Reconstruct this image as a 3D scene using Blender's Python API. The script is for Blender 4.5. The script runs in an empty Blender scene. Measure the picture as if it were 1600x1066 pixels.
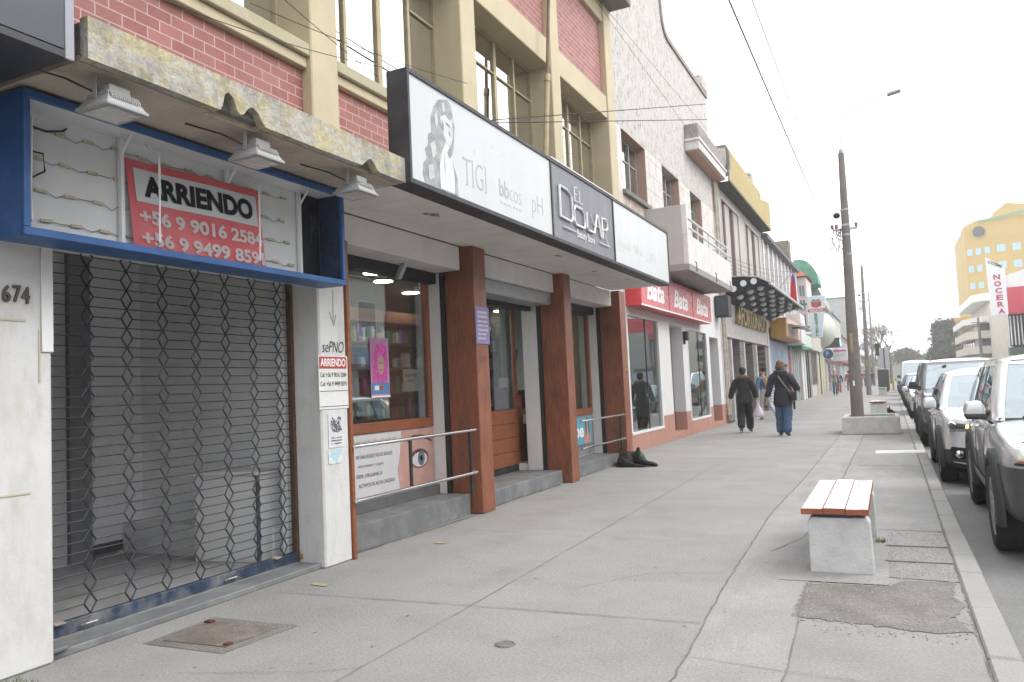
import bpy, bmesh, math, random
from mathutils import Vector, Matrix, noise
from math import radians as R, sin, cos, pi
random.seed(7)
scene = bpy.context.scene
col = scene.collection

# ------------------------------------------------------------------ camera
cam_d = bpy.data.cameras.new('camera')
cam_o = bpy.data.objects.new('camera', cam_d); col.objects.link(cam_o); scene.camera = cam_o
cam_d.sensor_fit = 'HORIZONTAL'; cam_d.sensor_width = 23.5; cam_d.lens = 23.5*1225/1600
cam_d.clip_start = .05; cam_d.clip_end = 2500
_d = Vector(((1390-800)/1225., -(583-533)/1225., -1)).normalized()
_u = Vector((-.046, 1, 0)); _u.z = -(_u.x*_d.x+_u.y*_d.y)/_d.z; _u.normalize()
_x = _d.cross(_u)
M3 = Matrix((_x, _d, _u))
cam_o.matrix_world = Matrix.Translation((0, 0, 1.45)) @ M3.to_4x4()

# ------------------------------------------------------------------ sky, sun, exposure
SUN_EL, SUN_AZ = R(48), R(70)       # high veiled sun, over the street side
w = bpy.data.worlds.new('World'); scene.world = w; w.use_nodes = True
nt = w.node_tree; nt.nodes.clear()
out = nt.nodes.new('ShaderNodeOutputWorld'); bg = nt.nodes.new('ShaderNodeBackground')
sky = nt.nodes.new('ShaderNodeTexSky'); sky.sky_type = 'NISHITA'; sky.sun_disc = False
sky.sun_elevation = SUN_EL; sky.sun_rotation = SUN_AZ; sky.dust_density = 4; sky.air_density = 1.0
hsv = nt.nodes.new('ShaderNodeHueSaturation'); hsv.inputs['Saturation'].default_value = .12
nt.links.new(sky.outputs[0], hsv.inputs['Color'])
mx = nt.nodes.new('ShaderNodeMix'); mx.data_type = 'RGBA'; mx.inputs[0].default_value = .8
nt.links.new(hsv.outputs[0], mx.inputs[6]); mx.inputs[7].default_value = (8.2, 8.35, 8.6, 1)
nt.links.new(mx.outputs[2], bg.inputs[0]); bg.inputs[1].default_value = .13
nt.links.new(bg.outputs[0], out.inputs[0])
sun_d = bpy.data.lights.new('sun', 'SUN'); sun_d.energy = .7; sun_d.angle = R(30); sun_d.color = (1, .96, .9)
sun_o = bpy.data.objects.new('sun', sun_d); col.objects.link(sun_o)
sdir = Vector((sin(SUN_AZ)*cos(SUN_EL), cos(SUN_AZ)*cos(SUN_EL), sin(SUN_EL)))
sun_o.rotation_euler = sdir.to_track_quat('Z', 'Y').to_euler()
scene.view_settings.view_transform = 'Standard'; scene.view_settings.look = 'None'
scene.view_settings.exposure = 1.24; scene.view_settings.gamma = 1
scene.view_settings.use_curve_mapping = False
scene.cycles.max_bounces = 6; scene.cycles.diffuse_bounces = 4; scene.cycles.glossy_bounces = 3
scene.cycles.transparent_max_bounces = 12; scene.cycles.transmission_bounces = 3
scene.cycles.volume_bounces = 2; scene.cycles.caustics_reflective = False; scene.cycles.caustics_refractive = False

# ------------------------------------------------------------------ materials
MATS = {}
def mat(name, c=(.5,.5,.5), rough=.75, var=.12, scale=2.5, bump=.0, bscale=60, metal=0, spec=.4, coat=0,
        stain=None, peel=None, streak=None, emit=None, brick=None, wood=None, pat=None, speck=None):
    """stain=(colour, amount, scale); peel=(colour, threshold, scale, stretch); streak=(colour, amount)"""
    if name in MATS: return MATS[name]
    m = bpy.data.materials.new(name); m.use_nodes = True; MATS[name] = m
    nt = m.node_tree; N = nt.nodes; L = nt.links; b = N['Principled BSDF']
    b.inputs['Roughness'].default_value = rough; b.inputs['Metallic'].default_value = metal
    b.inputs['Specular IOR Level'].default_value = spec; b.inputs['Coat Weight'].default_value = coat
    tc = N.new('ShaderNodeTexCoord')
    def nz(sc, det=5, stretch=None, ro=.6):
        n = N.new('ShaderNodeTexNoise'); n.inputs['Scale'].default_value = sc; n.inputs['Detail'].default_value = det
        n.inputs['Roughness'].default_value = ro
        if stretch:
            mp = N.new('ShaderNodeMapping'); mp.inputs['Scale'].default_value = stretch
            L.new(tc.outputs['Object'], mp.inputs[0]); L.new(mp.outputs[0], n.inputs['Vector'])
        else: L.new(tc.outputs['Object'], n.inputs['Vector'])
        return n
    def ramp(src, a, bb, lo=0, hi=1):
        r = N.new('ShaderNodeMapRange'); r.inputs[1].default_value = a; r.inputs[2].default_value = bb
        r.inputs[3].default_value = lo; r.inputs[4].default_value = hi; L.new(src, r.inputs[0]); return r.outputs[0]
    def mix(fac, a, bb, mode='MIX'):
        x = N.new('ShaderNodeMix'); x.data_type = 'RGBA'; x.blend_type = mode
        if isinstance(fac, (int, float)): x.inputs[0].default_value = fac
        else: L.new(fac, x.inputs[0])
        for s, v in ((6, a), (7, bb)):
            if isinstance(v, tuple): x.inputs[s].default_value = (*v[:3], 1)
            else: L.new(v, x.inputs[s])
        return x.outputs[2]
    cur = tuple(c)
    if brick:
        bw, bh, mort, c2, mc = brick
        sx = N.new('ShaderNodeSeparateXYZ'); cx = N.new('ShaderNodeCombineXYZ'); L.new(tc.outputs['Object'], sx.inputs[0])
        L.new(sx.outputs[1], cx.inputs[0]); L.new(sx.outputs[2], cx.inputs[1])
        bt = N.new('ShaderNodeTexBrick'); L.new(cx.outputs[0], bt.inputs['Vector'])
        bt.inputs['Scale'].default_value = 1; bt.inputs['Brick Width'].default_value = bw; bt.inputs['Row Height'].default_value = bh
        bt.inputs['Mortar Size'].default_value = mort; bt.inputs['Mortar Smooth'].default_value = .2; bt.inputs['Bias'].default_value = 0
        bt.inputs['Color1'].default_value = (*c, 1); bt.inputs['Color2'].default_value = (*c2, 1); bt.inputs['Mortar'].default_value = (*mc, 1)
        cur = bt.outputs[0]
    if wood:
        n = nz(wood[0], 6, wood[1], .65); cur = mix(ramp(n.outputs[0], .3, .7), cur, wood[2])
    if var > 0:
        n = nz(scale); lo = mix(.0, tuple(max(0, x*(1-var*1.6)) for x in c), (1,1,1)) if False else None
        g = ramp(n.outputs[0], .3, .7, 1-var*1.3, 1+var*.8)
        x = N.new('ShaderNodeCombineColor')
        for k in range(3): L.new(g, x.inputs[k])
        cur = mix(1.0, cur, x.outputs[0], 'MULTIPLY')
    if peel:
        n = nz(peel[2], 9, peel[3] if len(peel) > 3 else None, .7)
        cur = mix(ramp(n.outputs[0], peel[1]-.012, peel[1]+.012), cur, peel[0])
    if streak:
        n = nz(3.0, 6, (3, 3, .25), .6); cur = mix(ramp(n.outputs[0], .5, .78, 0, streak[1]), cur, streak[0])
    if stain:
        n = nz(stain[2], 7, stain[3] if len(stain) > 3 else None, .65); cur = mix(ramp(n.outputs[0], .48, .72, 0, stain[1]), cur, stain[0])
    if speck:
        n = nz(speck[1], 3, None, .8); g = ramp(n.outputs[0], .25, .75, 1-speck[0], 1+speck[0]*.8); x = N.new('ShaderNodeCombineColor')
        for k in range(3): L.new(g, x.inputs[k])
        cur = mix(1.0, cur, x.outputs[0], 'MULTIPLY')
    if pat: cur = pat(nt, tc, cur, mix)
    if isinstance(cur, tuple): b.inputs['Base Color'].default_value = (*cur[:3], 1)
    else: L.new(cur, b.inputs['Base Color'])
    if bump > 0:
        n = nz(bscale, 4); bp = N.new('ShaderNodeBump'); bp.inputs['Strength'].default_value = bump; bp.inputs['Distance'].default_value = .02
        h = n.outputs[0]
        if brick:
            ad = N.new('ShaderNodeMath'); ad.operation = 'MULTIPLY_ADD'; L.new(bt.outputs['Fac'], ad.inputs[0]); ad.inputs[1].default_value = -1; L.new(h, ad.inputs[2]); h = ad.outputs[0]
        L.new(h, bp.inputs['Height']); L.new(bp.outputs[0], b.inputs['Normal'])
    if rough > .15 and rough < .95 and metal < .5:
        n = nz(8, 4); L.new(ramp(n.outputs[0], .3, .7, max(.03, rough-.08), min(1, rough+.08)), b.inputs['Roughness'])
    if emit: b.inputs['Emission Color'].default_value = (*emit[0], 1); b.inputs['Emission Strength'].default_value = emit[1]
    return m
def glass(name, refl=.35, tint=(1,1,1), rough=.0, gcol=(1,1,1)):
    """window glass: mixture of clear view-through and mirror"""
    if name in MATS: return MATS[name]
    m = bpy.data.materials.new(name); m.use_nodes = True; MATS[name] = m; nt = m.node_tree; nt.nodes.clear(); N = nt.nodes; L = nt.links
    o = N.new('ShaderNodeOutputMaterial'); t = N.new('ShaderNodeBsdfTransparent'); t.inputs[0].default_value = (*tint, 1)
    g = N.new('ShaderNodeBsdfGlossy'); g.inputs['Roughness'].default_value = rough; g.inputs['Color'].default_value = (*gcol, 1)
    fr = N.new('ShaderNodeLayerWeight'); fr.inputs[0].default_value = .35
    mr = N.new('ShaderNodeMapRange'); mr.inputs[3].default_value = refl; mr.inputs[4].default_value = min(1, refl+.5); L.new(fr.outputs['Fresnel'], mr.inputs[0])
    mxx = N.new('ShaderNodeMixShader'); L.new(mr.outputs[0], mxx.inputs[0]); L.new(t.outputs[0], mxx.inputs[1]); L.new(g.outputs[0], mxx.inputs[2]); L.new(mxx.outputs[0], o.inputs[0])
    return m
G1 = (1,1,1)
white_paint = mat('white_paint', (.60,.60,.592), .6, .05, 2, .2, 25, stain=((.42,.39,.33), .5, 4, (2,2,.8)), streak=((.5,.48,.44), .35), peel=((.35,.32,.27), .775, 18, (1,1,.6)))
white_wall = mat('white_wall', (.74,.74,.73), .65, .05, 2, .12, 18, stain=((.5,.46,.38), .22, 2.2))
soffit_white = mat('soffit_white', (.72,.70,.675), .7, .06, 1.5, .1, 20, stain=((.42,.4,.38), .35, 2.5))
blue_paint = mat('blue_paint', (.028,.09,.25), .45, .12, 3, .05, 30, stain=((.06,.13,.28), .4, 6))
ledge_yellow = mat('ledge_yellow', (.47,.41,.26), .9, .15, 4, .7, 25, peel=((.42,.405,.36), .49, 6, (1,.8,1.4)), stain=((.19,.185,.165), .85, 5), streak=((.17,.165,.15), .75), speck=(.3,25))
ledge_grey = mat('ledge_grey', (.22,.21,.19), .9, .25, 6, .8, 30, stain=((.1,.12,.08), .5, 6))
ledge_soffit = mat('ledge_soffit', (.50,.43,.35), .85, .12, 2, .3, 20, peel=((.62,.55,.47), .62, 5), stain=((.2,.17,.14), .6, 2.5))
yellow_paint = mat('yellow_paint', (.53,.455,.305), .7, .07, 2, .15, 30, stain=((.46,.39,.26), .4, 3), streak=((.42,.37,.27), .3), peel=((.55,.52,.45), .74, 9))
brick_red = mat('brick_red', (.375,.155,.13), .6, .1, 5, .25, 60, brick=(.205,.088,.0055,(.29,.10,.085),(.48,.35,.33)), peel=((.62,.45,.44), .76, 22), stain=((.30,.16,.15), .35, 3, (1,1,.5)))
frame_tan = mat('frame_tan', (.42,.355,.22), .6, .15, 5, .1, 40)
dark_sign = mat('dark_sign', (.035,.035,.04), .5, .15, 4, .05, 20, stain=((.09,.09,.095), .5, 3))
sign_white = mat('sign_white', (.53,.55,.56), .35, .02, 2, stain=((.60,.60,.585), .4, 2, (1,1.2,.4)), streak=((.46,.46,.45), .35))
sign_grey = mat('sign_grey', (.19,.19,.215), .5, .08, 3, .03, 20, streak=((.27,.27,.29), .5))
letter_white = mat('letter_white', (.85,.85,.85), .4, 0)
letter_grey = mat('letter_grey', (.36,.37,.37), .5, 0)
letter_dark = mat('letter_dark', (.02,.02,.022), .5, 0)
print_green = mat('print_green', (.40,.44,.43), .5, .1, 6)
print_dark = mat('print_dark', (.30,.32,.32), .5, .3, 9)
wood_red = mat('wood_red', (.34,.125,.063), .42, .15, 2, .15, 25, wood=(9,(9,9,.45),(.15,.045,.024)), stain=((.085,.04,.03), .65, 2.6,(2,2,.9)), peel=((.36,.24,.17), .755, 14, (2,2,.8)), spec=.5)
wood_trim = mat('wood_trim', (.3,.11,.045), .4, .1, 3, .05, 25, wood=(6,(6,.6,9),(.2,.06,.028)))
step_tile = mat('step_tile', (.17,.175,.18), .55, .18, 5, .1, 30, stain=((.33,.33,.32), .5, 3))
black_metal = mat('black_metal', (.025,.025,.027), .5, .1)
grille_metal = mat('grille_metal', (.045,.045,.052), .42, .25, 9, metal=.5, stain=((.035,.05,.11), .9, 1.1))
bar_blue = mat('bar_blue', (.03,.05,.09), .5, .3, 6, .1, 40, stain=((.28,.26,.24), .7, 4))
steel = mat('steel', (.62,.62,.62), .18, .05, metal=1)
galv = mat('galvanised', (.42,.43,.44), .45, .12, 8, metal=.3)
lamp_grey = mat('lamp_grey', (.33,.33,.33), .5, .1, 9, metal=.1, stain=((.25,.24,.22), .5, 8))
lamp_glass = mat('lamp_glass', (.55,.53,.5), .25, .1, 9)
rust = mat('rust', (.10,.035,.018), .9, .3, 12, .3, 40)
concrete = mat('concrete', (.287,.281,.271), .85, .09, .5, .5, 45, stain=((.215,.207,.196), .6, 1.5), spec=.3, speck=(.19,52))
concrete_pale = mat('concrete_pale', (.315,.31,.295), .85, .1, 1.5, .35, 50, stain=((.25,.24,.23), .5, 3), speck=(.2,110))
concrete_strip = mat('concrete_strip', (.305,.30,.292), .85, .1, 1.8, .5, 45, stain=((.23,.225,.215), .6, 2, (2.5,.5,1)), speck=(.2,52))
concrete_dark = mat('concrete_dark', (.215,.205,.19), .9, .2, 3, .8, 45, stain=((.15,.14,.13), .6, 3.5), speck=(.45,70))
gravel = mat('gravel_patch', (.25,.24,.225), .5, .2, 8, 1, 70, spec=.6, stain=((.5,.5,.5), .5, 75), speck=(.5,60))
asphalt = mat('asphalt', (.235,.232,.228), .85, .12, 1.2, .6, 90, stain=((.18,.18,.178), .5, .7), speck=(.4,90))
crack_m = mat('crack_dirt', (.13,.12,.105), .95, .25, 12)
joint_m = mat('joint_dirt', (.175,.165,.15), .95, .25, 8)
bench_conc = mat('bench_concrete', (.54,.54,.53), .7, .08, 5, .35, 40, stain=((.33,.33,.32), .45, 6), peel=((.25,.25,.25), .76, 22))
bench_wood_glare = mat('bench_wood_glare', (.86,.84,.81), .28, .04, 5, .12, 30, wood=(5,(9,1.2,9),(.78,.71,.67)), spec=.8, coat=.7)  # plank tops: wood whitened, the sky's glare is put into the colour
bench_edge = mat('bench_edge', (.27,.085,.05), .6, .2, 6, .15, 40)
glass_shop = glass('glass_shop', .12, (.9,.93,.92), gcol=(.85,.9,.9))
glass_up = glass('glass_upper', .72, (.6,.63,.66))
glass_dark = glass('glass_dark', .3, (.25,.28,.3))
glass_car = glass('glass_car', .34, (.30,.36,.38), gcol=(.85,.93,.97))

# ------------------------------------------------------------------ object helpers
def woff(o):
    v = Vector((0,0,0))
    while o is not None: v += o.location; o = o.parent
    return v
def link(name, me, parent=None, loc=None):
    o = bpy.data.objects.new(name, me); col.objects.link(o)
    if parent is not None: o.parent = parent; me.transform(Matrix.Translation(-woff(parent)))
    elif loc is not None: o.location = loc; me.transform(Matrix.Translation(-Vector(loc)))
    return o
def tag(o, label=None, cat=None, group=None, kind=None):
    if label: o['label'] = label
    if cat: o['category'] = cat
    if group: o['group'] = group
    if kind: o['kind'] = kind
    return o
def thing(name, label, cat, loc=(0,0,0), group=None):
    o = bpy.data.objects.new(name, None); o.empty_display_size = .2; col.objects.link(o); o.location = loc
    return tag(o, label, cat, group)
def copy_tree(o, parent=None):
    c = o.copy(); col.objects.link(c); c.parent = parent
    if parent is not None: c.matrix_parent_inverse = o.matrix_parent_inverse
    for ch in [x for x in KIDS(o)]: copy_tree(ch, c)
    return c
def KIDS(o): return [x for x in list(col.objects) if x.parent is o]
class MB:
    def __init__(s): s.b = bmesh.new()
    def box(s, x0, x1, y0, y1, z0, z1, m=None):
        vs = [s.b.verts.new((x, y, z)) for x in (x0, x1) for y in (y0, y1) for z in (z0, z1)]
        if m is not None:
            for v in vs: v.co = m @ v.co
        for f in ((0,1,3,2),(4,6,7,5),(0,4,5,1),(2,3,7,6),(0,2,6,4),(1,5,7,3)): s.b.faces.new([vs[i] for i in f])
        return s
    def poly(s, pts):
        s.b.faces.new([s.b.verts.new(p) for p in pts]); return s
    def prism(s, pts, axis, a, b):
        """pts: 2-D outline; axis x: pts=(y,z); axis y: pts=(x,z); axis z: pts=(x,y)"""
        def P(p, t): return {'x': (t, p[0], p[1]), 'y': (p[0], t, p[1]), 'z': (p[0], p[1], t)}[axis]
        A = [s.b.verts.new(P(p, a)) for p in pts]; B = [s.b.verts.new(P(p, b)) for p in pts]; n = len(pts)
        s.b.faces.new(A); s.b.faces.new(B[::-1])
        for i in range(n): s.b.faces.new((A[i], B[i], B[(i+1) % n], A[(i+1) % n]))
        return s
    def tube(s, pts, r, seg=8, cap=True):
        pts = [Vector(p) for p in pts]; rs = r if isinstance(r, (list, tuple)) else [r]*len(pts); rings = []
        t0 = (pts[1]-pts[0]).normalized(); up = Vector((0,0,1)) if abs(t0.z) < .9 else Vector((1,0,0))
        for i, p in enumerate(pts):
            t = (pts[min(i+1, len(pts)-1)]-pts[max(i-1, 0)]).normalized()
            a = t.cross(up)
            if a.length < 1e-4: a = t.cross(Vector((0,1,0)))
            a.normalize(); bb = t.cross(a).normalized(); up = -bb if False else up
            rings.append([s.b.verts.new(p+(a*cos(k*2*pi/seg)+bb*sin(k*2*pi/seg))*rs[i]) for k in range(seg)])
        for i in range(len(rings)-1):
            for k in range(seg): s.b.faces.new((rings[i][k], rings[i][(k+1) % seg], rings[i+1][(k+1) % seg], rings[i+1][k]))
        if cap: s.b.faces.new(rings[0][::-1]); s.b.faces.new(rings[-1])
        return s
    def cyl(s, p0, p1, r0, r1=None, seg=16): return s.tube([p0, p1], [r0, r0 if r1 is None else r1], seg)
    def lathe(s, prof, c=(0,0,0), axis='z', seg=24, cap=True):
        rings = []
        for r, h in prof:
            ring = []
            for k in range(seg):
                a = k*2*pi/seg; u, v = r*cos(a), r*sin(a)
                co = {'z': (u, v, h), 'x': (h, u, v), 'y': (u, h, v)}[axis]
                ring.append(s.b.verts.new(Vector(co)+Vector(c)))
            rings.append(ring)
        for i in range(len(rings)-1):
            for k in range(seg): s.b.faces.new((rings[i][k], rings[i][(k+1) % seg], rings[i+1][(k+1) % seg], rings[i+1][k]))
        if cap: s.b.faces.new(rings[0][::-1]); s.b.faces.new(rings[-1])
        return s
    def ball(s, c, r, seg=12, rings=8, m=None):
        rr = r if isinstance(r, (tuple, list)) else (r, r, r)
        mt = Matrix.Translation(c) @ (m or Matrix()) @ Matrix.Diagonal((*rr, 1))
        bmesh.ops.create_uvsphere(s.b, u_segments=seg, v_segments=rings, radius=1, matrix=mt); return s
    def join(s, me, mtx=None):
        if mtx is not None: me = me.copy(); me.transform(mtx)
        s.b.from_mesh(me); return s
    def mesh(s, name, ms, smooth=False, bevel=0, bseg=1):
        bmesh.ops.recalc_face_normals(s.b, faces=s.b.faces)
        if bevel:
            es = [e for e in s.b.edges if len(e.link_faces) == 2 and e.calc_face_angle(0) > .5]
            bmesh.ops.bevel(s.b, geom=es, offset=bevel, segments=bseg, affect='EDGES', profile=.6, clamp_overlap=True)
        me = bpy.data.meshes.new(name); s.b.to_mesh(me); s.b.free()
        for m in (ms if isinstance(ms, (list, tuple)) else [ms]): me.materials.append(m)
        if smooth:
            for p in me.polygons: p.use_smooth = True
            if smooth != 'all': me.set_sharp_from_angle(angle=R(35))
        return me
    def build(s, name, m, parent=None, smooth=False, bevel=0, loc=None, bseg=1):
        return link(name, s.mesh(name, m, smooth, bevel, bseg), parent, loc)
def box(name, m, parent, x0, x1, y0, y1, z0, z1, bevel=0): return MB().box(x0,x1,y0,y1,z0,z1).build(name, m, parent, bevel=bevel)
def struct(o): o['kind'] = 'structure'; return o
FACE = {'+x': (Vector((0,1,0)), Vector((0,0,1))), '-y': (Vector((1,0,0)), Vector((0,0,1))), '-x': (Vector((0,-1,0)), Vector((0,0,1)))}
def text_mesh(body, org, face, w_, h_, depth=.003, bold=0, shear=0, spacing=1, rot=0):
    """lettering fitted into w_ x h_ metres with its lower left corner at org"""
    cu = bpy.data.curves.new('t', 'FONT'); cu.body = body; cu.size = 1; cu.extrude = .001; cu.offset = bold; cu.shear = shear
    cu.space_character = spacing; cu.resolution_u = 4
    o = bpy.data.objects.new('t', cu); col.objects.link(o)
    bpy.context.view_layer.update()
    me = bpy.data.meshes.new_from_object(o.evaluated_get(bpy.context.evaluated_depsgraph_get()))
    bpy.data.objects.remove(o); bpy.data.curves.remove(cu)
    xs = [v.co.x for v in me.vertices]; ys = [v.co.y for v in me.vertices]
    x0, x1, y0, y1 = min(xs), max(xs), min(ys), max(ys)
    sx = w_/(x1-x0); sy = h_/(y1-y0) if h_ else sx
    u, v = FACE[face] if isinstance(face, str) else face
    u = Vector(u); v = Vector(v); n = u.cross(v); org = Vector(org); cr, sr = cos(rot), sin(rot)
    for vt in me.vertices:
        a = (vt.co.x-x0)*sx; b = (vt.co.y-y0)*sy; d = 0 if vt.co.z < 0 else depth
        a, b = a*cr-b*sr, a*sr+b*cr
        vt.co = org+u*a+v*b+n*d
    return me
def text(name, body, org, face, w_, h_, m, parent, **k):
    me = text_mesh(body, org, face, w_, h_, **k); me.materials.append(m); return link(name, me, parent)
# ------------------------------------------------------------------ ground, road, pavement
def sheet(name, m, x0, x1, y0, y1, z): return struct(MB().poly([(x0,y0,z),(x1,y0,z),(x1,y1,z),(x0,y1,z)]).build(name, m))
sheet('ground', mat('far_ground', (.12,.12,.1), .95, .2, .05), -260, 260, -120, 640, -.16)
sheet('road', asphalt, .5, 8.6, -30, 420, -.12)
pv = MB().box(-16, .34, -12, 400, -.15, 0).build('pavement', concrete); struct(pv)
struct(MB().box(8.75, 14, -12, 400, -.15, 0).build('opposite_pavement', concrete))
k = MB()
y = -2.
while y < 120:
    l = .95 if random.random() < .8 else .6
    dz = random.uniform(-.006, .004)
    k.box(.345, .5+random.uniform(-.004,.004), y+.006, y+l-.006, -.15, .004+dz); y += l
k.box(.345, .5, 120, 400, -.15, 0); struct(k.build('kerb', concrete_pale, bevel=.012))
struct(MB().box(8.6, 8.748, -12, 400, -.15, .003).build('opposite_kerb', concrete_pale))
patch0 = [MB().poly([(-1.09,-2,.0025),(-.56,-2,.0025),(-.56,4.1,.0025),(-.62,5.9,.0025),(-.67,8.3,.0025),(-.70,10.6,.0025),(-.66,18.6,.0025),(-.66,90,.0025),(-1.2,90,.0025),(-1.18,19.6,.0025),(-1.2,12,.0025),(-1.25,9,.0025),(-1.16,5.9,.0025),(-1.06,3.9,.0025)]).build('pavement_strip', concrete_strip), MB().poly([(-.55,8.12,.0025),(.34,8.1,.0025),(.34,13.68,.0025),(-.68,13.68,.0025),(-.69,10.6,.0025),(-.66,8.3,.0025)]).build('pavement_strip', concrete_strip)]
for _o in patch0: struct(_o)
def crack(pts, w0, z=.0075, seed=0, step=.12):
    rnd = random.Random(seed); b = MB(); P = [Vector((p[0], p[1], z)) for p in pts]; line = []
    for a, c in zip(P[:-1], P[1:]):
        n = max(1, int((c-a).length/step))
        for i in range(n): line.append(a.lerp(c, i/n))
    line.append(P[-1]); prev = None
    for i, p in enumerate(line):
        t = (line[min(i+1, len(line)-1)]-line[max(i-1, 0)]).normalized(); nrm = Vector((-t.y, t.x, 0))
        p = p+nrm*rnd.uniform(-1, 1)*w0*1.3; ww = w0*rnd.uniform(.35, 1.15)
        cur = (b.b.verts.new(p+nrm*ww), b.b.verts.new(p-nrm*ww))
        if prev: b.b.faces.new((prev[0], cur[0], cur[1], prev[1]))
        prev = cur
    return b
jm = MB()
def addj(b):
    me = bpy.data.meshes.new('x'); b.b.to_mesh(me); b.b.free(); jm.join(me)
# long joints along the street and cross joints, as seen
addj(crack([(-1.10,2.6),(-1.06,3.9),(-1.16,5.9),(-1.25,9),(-1.2,12),(-1.18,19.6),(-1.2,40),(-1.2,80)], .006, seed=1))
addj(crack([(-.56,3.0),(-.56,4.1),(-.62,5.9)], .004, seed=2)); addj(crack([(-.67,8.3),(-.70,10.6),(-.66,18.6),(-.66,40)], .006, seed=3))
addj(crack([(-4.33,4.66),(-3.2,4.72),(-1.12,4.80)], .005, seed=4)); addj(crack([(-2.66,3.0),(-2.67,4.8),(-2.74,8.75),(-2.8,14)], .0028, seed=5))
addj(crack([(-4.4,7.35),(-2.66,7.22),(-1.3,7.18)], .0028, seed=6)); addj(crack([(-1.10,4.2),(-.56,4.13),(-.1,4.1)], .003, seed=7))
addj(crack([(-4.5,9.9),(-1.3,9.7)], .003, seed=8)); addj(crack([(-4.6,12.6),(-1.3,12.4)], .003, seed=9))
for i, yy in enumerate((15.5,18.5,22,26,30,34,38,43,48,54,60,70,80)): addj(crack([(-4.9,yy+.2),(-1.25,yy)], .004, seed=20+i, step=.4))
addj(crack([(-.62,10.6),(.34,10.55)], .003, seed=50)); addj(crack([(-.62,8.12),(.34,8.08)], .006, seed=51)); addj(crack([(-1.1,6.5),(-.7,6.45)], .003, seed=52))
struct(jm.build('pavement_joints', joint_m))
cm = MB()
def addc(b):
    me = bpy.data.meshes.new('x'); b.b.to_mesh(me); b.b.free(); cm.join(me)
addc(crack([(-3.9,8.3),(-3.1,8.9),(-2.75,9.6)], .0022, seed=61)); addc(crack([(-3.6,3.1),(-2.9,3.35),(-2.66,3.5)], .002, seed=62))
addc(crack([(-2.2,5.3),(-1.8,5.9),(-1.2,6.1)], .0022, seed=63)); addc(crack([(-1.0,6.9),(-.8,7.6),(-.72,8.6)], .003, seed=64))
addc(crack([(-4.58,6.0),(-4.50,8.2)], .012, seed=65)); addc(crack([(-4.6,8.9),(-4.56,11.0)], .012, seed=66)); addc(crack([(-4.6,11.6),(-4.6,13.8)], .01, seed=67))
addc(crack([(-4.62,2.95),(-4.50,5.3)], .010, seed=68)); addc(crack([(.335,2),(.335,40)], .0035, seed=69))
struct(cm.build('pavement_cracks', crack_m))
def patch(name, m, pts, z):
    if name == 'worn_pavement':
        q = []; rr = random.Random(3)
        for a, c in zip(pts, pts[1:]+pts[:1]):
            n = max(2, int(math.hypot(c[0]-a[0], c[1]-a[1])/.04))
            for i in range(n): q.append((a[0]+(c[0]-a[0])*i/n+rr.uniform(-.018,.018), a[1]+(c[1]-a[1])*i/n+rr.uniform(-.022,.022)))
        pts = q
    b = MB(); b.poly([(p[0], p[1], z) for p in pts]); return struct(b.build(name, m))
patch('gravel_patch', gravel, [(-.17,6.25),(.335,6.2),(.335,8.06),(-.2,8.1)], .004)
patch('gravel_patch', gravel, [(-.55,13.7),(.335,13.7),(.335,15.7),(-.4,15.7)], .004)
patch('bench_pad', concrete_strip, [(-.82,5.98),(-.1,6.0),(-.12,8.0),(-.8,7.9)], .006)
patch('worn_pavement', concrete_dark, [(-.63,5.93),(-.1,5.99),(.0,6.18),(.30,6.18),(.26,5.9),(.32,5.6),(.24,5.3),(.31,5.05),(.1,4.98),(-.2,5.04),(-.64,5.10)], .004)
rp = random.Random(4); pb_ = MB()
for _ in range(900):
    x, y = (rp.uniform(-.62,.33), rp.uniform(4.8,6.15)) if rp.random() < .5 else (rp.uniform(-.12,.32), rp.uniform(6.2,8.0))
    r0 = rp.uniform(.003,.008); pb_.ball((x,y,.004+r0*.2), (r0,r0*rp.uniform(.7,1.2),r0*.6), 5, 4)
gs = MB(); rq = random.Random(12)
for _ in range(150):
    x = rq.uniform(-4.4,.3); y = 2.6+rq.random()**1.3*24; r0 = rq.uniform(.004,.012); n0 = rq.randint(6,9); gs.poly([(x+r0*rq.uniform(.6,1.2)*cos(2*pi*q/n0), y+r0*rq.uniform(.6,1.3)*sin(2*pi*q/n0), .0045) for q in range(n0)])
struct(gs.build('gum_spots', mat('gum', (.235,.225,.21), .9, .5, 2)))
struct(pb_.build('loose_gravel', mat('pebble', (.36,.35,.33), .5, .4, 90)))
MBs = MB()
for yy in (6.75, 7.35): MBs.box(-.13,.33,yy,yy+.02,.0,.012)
struct(MBs.build('gravel_patch_joints', joint_m))
o = MB().box(-.34,.49,15.75,16.35,-.05,.012).build('stone_strip', mat('pale_stone', (.55,.54,.52), .7, .1, 4, .2), bevel=.01); struct(o)
o = MB().box(-.62,-.4,22.6,23.0,0,.012).build('stone_strip', concrete_dark); struct(o)
t = thing('access_cover', 'rusty square metal cover set in the pavement before the closed shop', 'access cover', (-3.9,3.72,0))
MB().prism([(-4.16,3.50),(-3.66,3.53),(-3.63,3.94),(-4.20,3.91)], 'z', .0, .009).build('plate', mat('rust_plate', (.21,.18,.165), .7, .3, 7, .6, 60, stain=((.09,.05,.03), .7, 3)), t)
MB().box(-4.2,-4.14,3.86,3.9,.009,.02).build('hinge', rust, t); MB().box(-3.7,-3.66,3.54,3.58,.009,.02).build('hinge', rust, t)
patch('mortar_patch', concrete_dark, [(-4.24,3.42),(-3.6,3.44),(-3.54,4.02),(-4.26,4.0)], .003)
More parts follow.
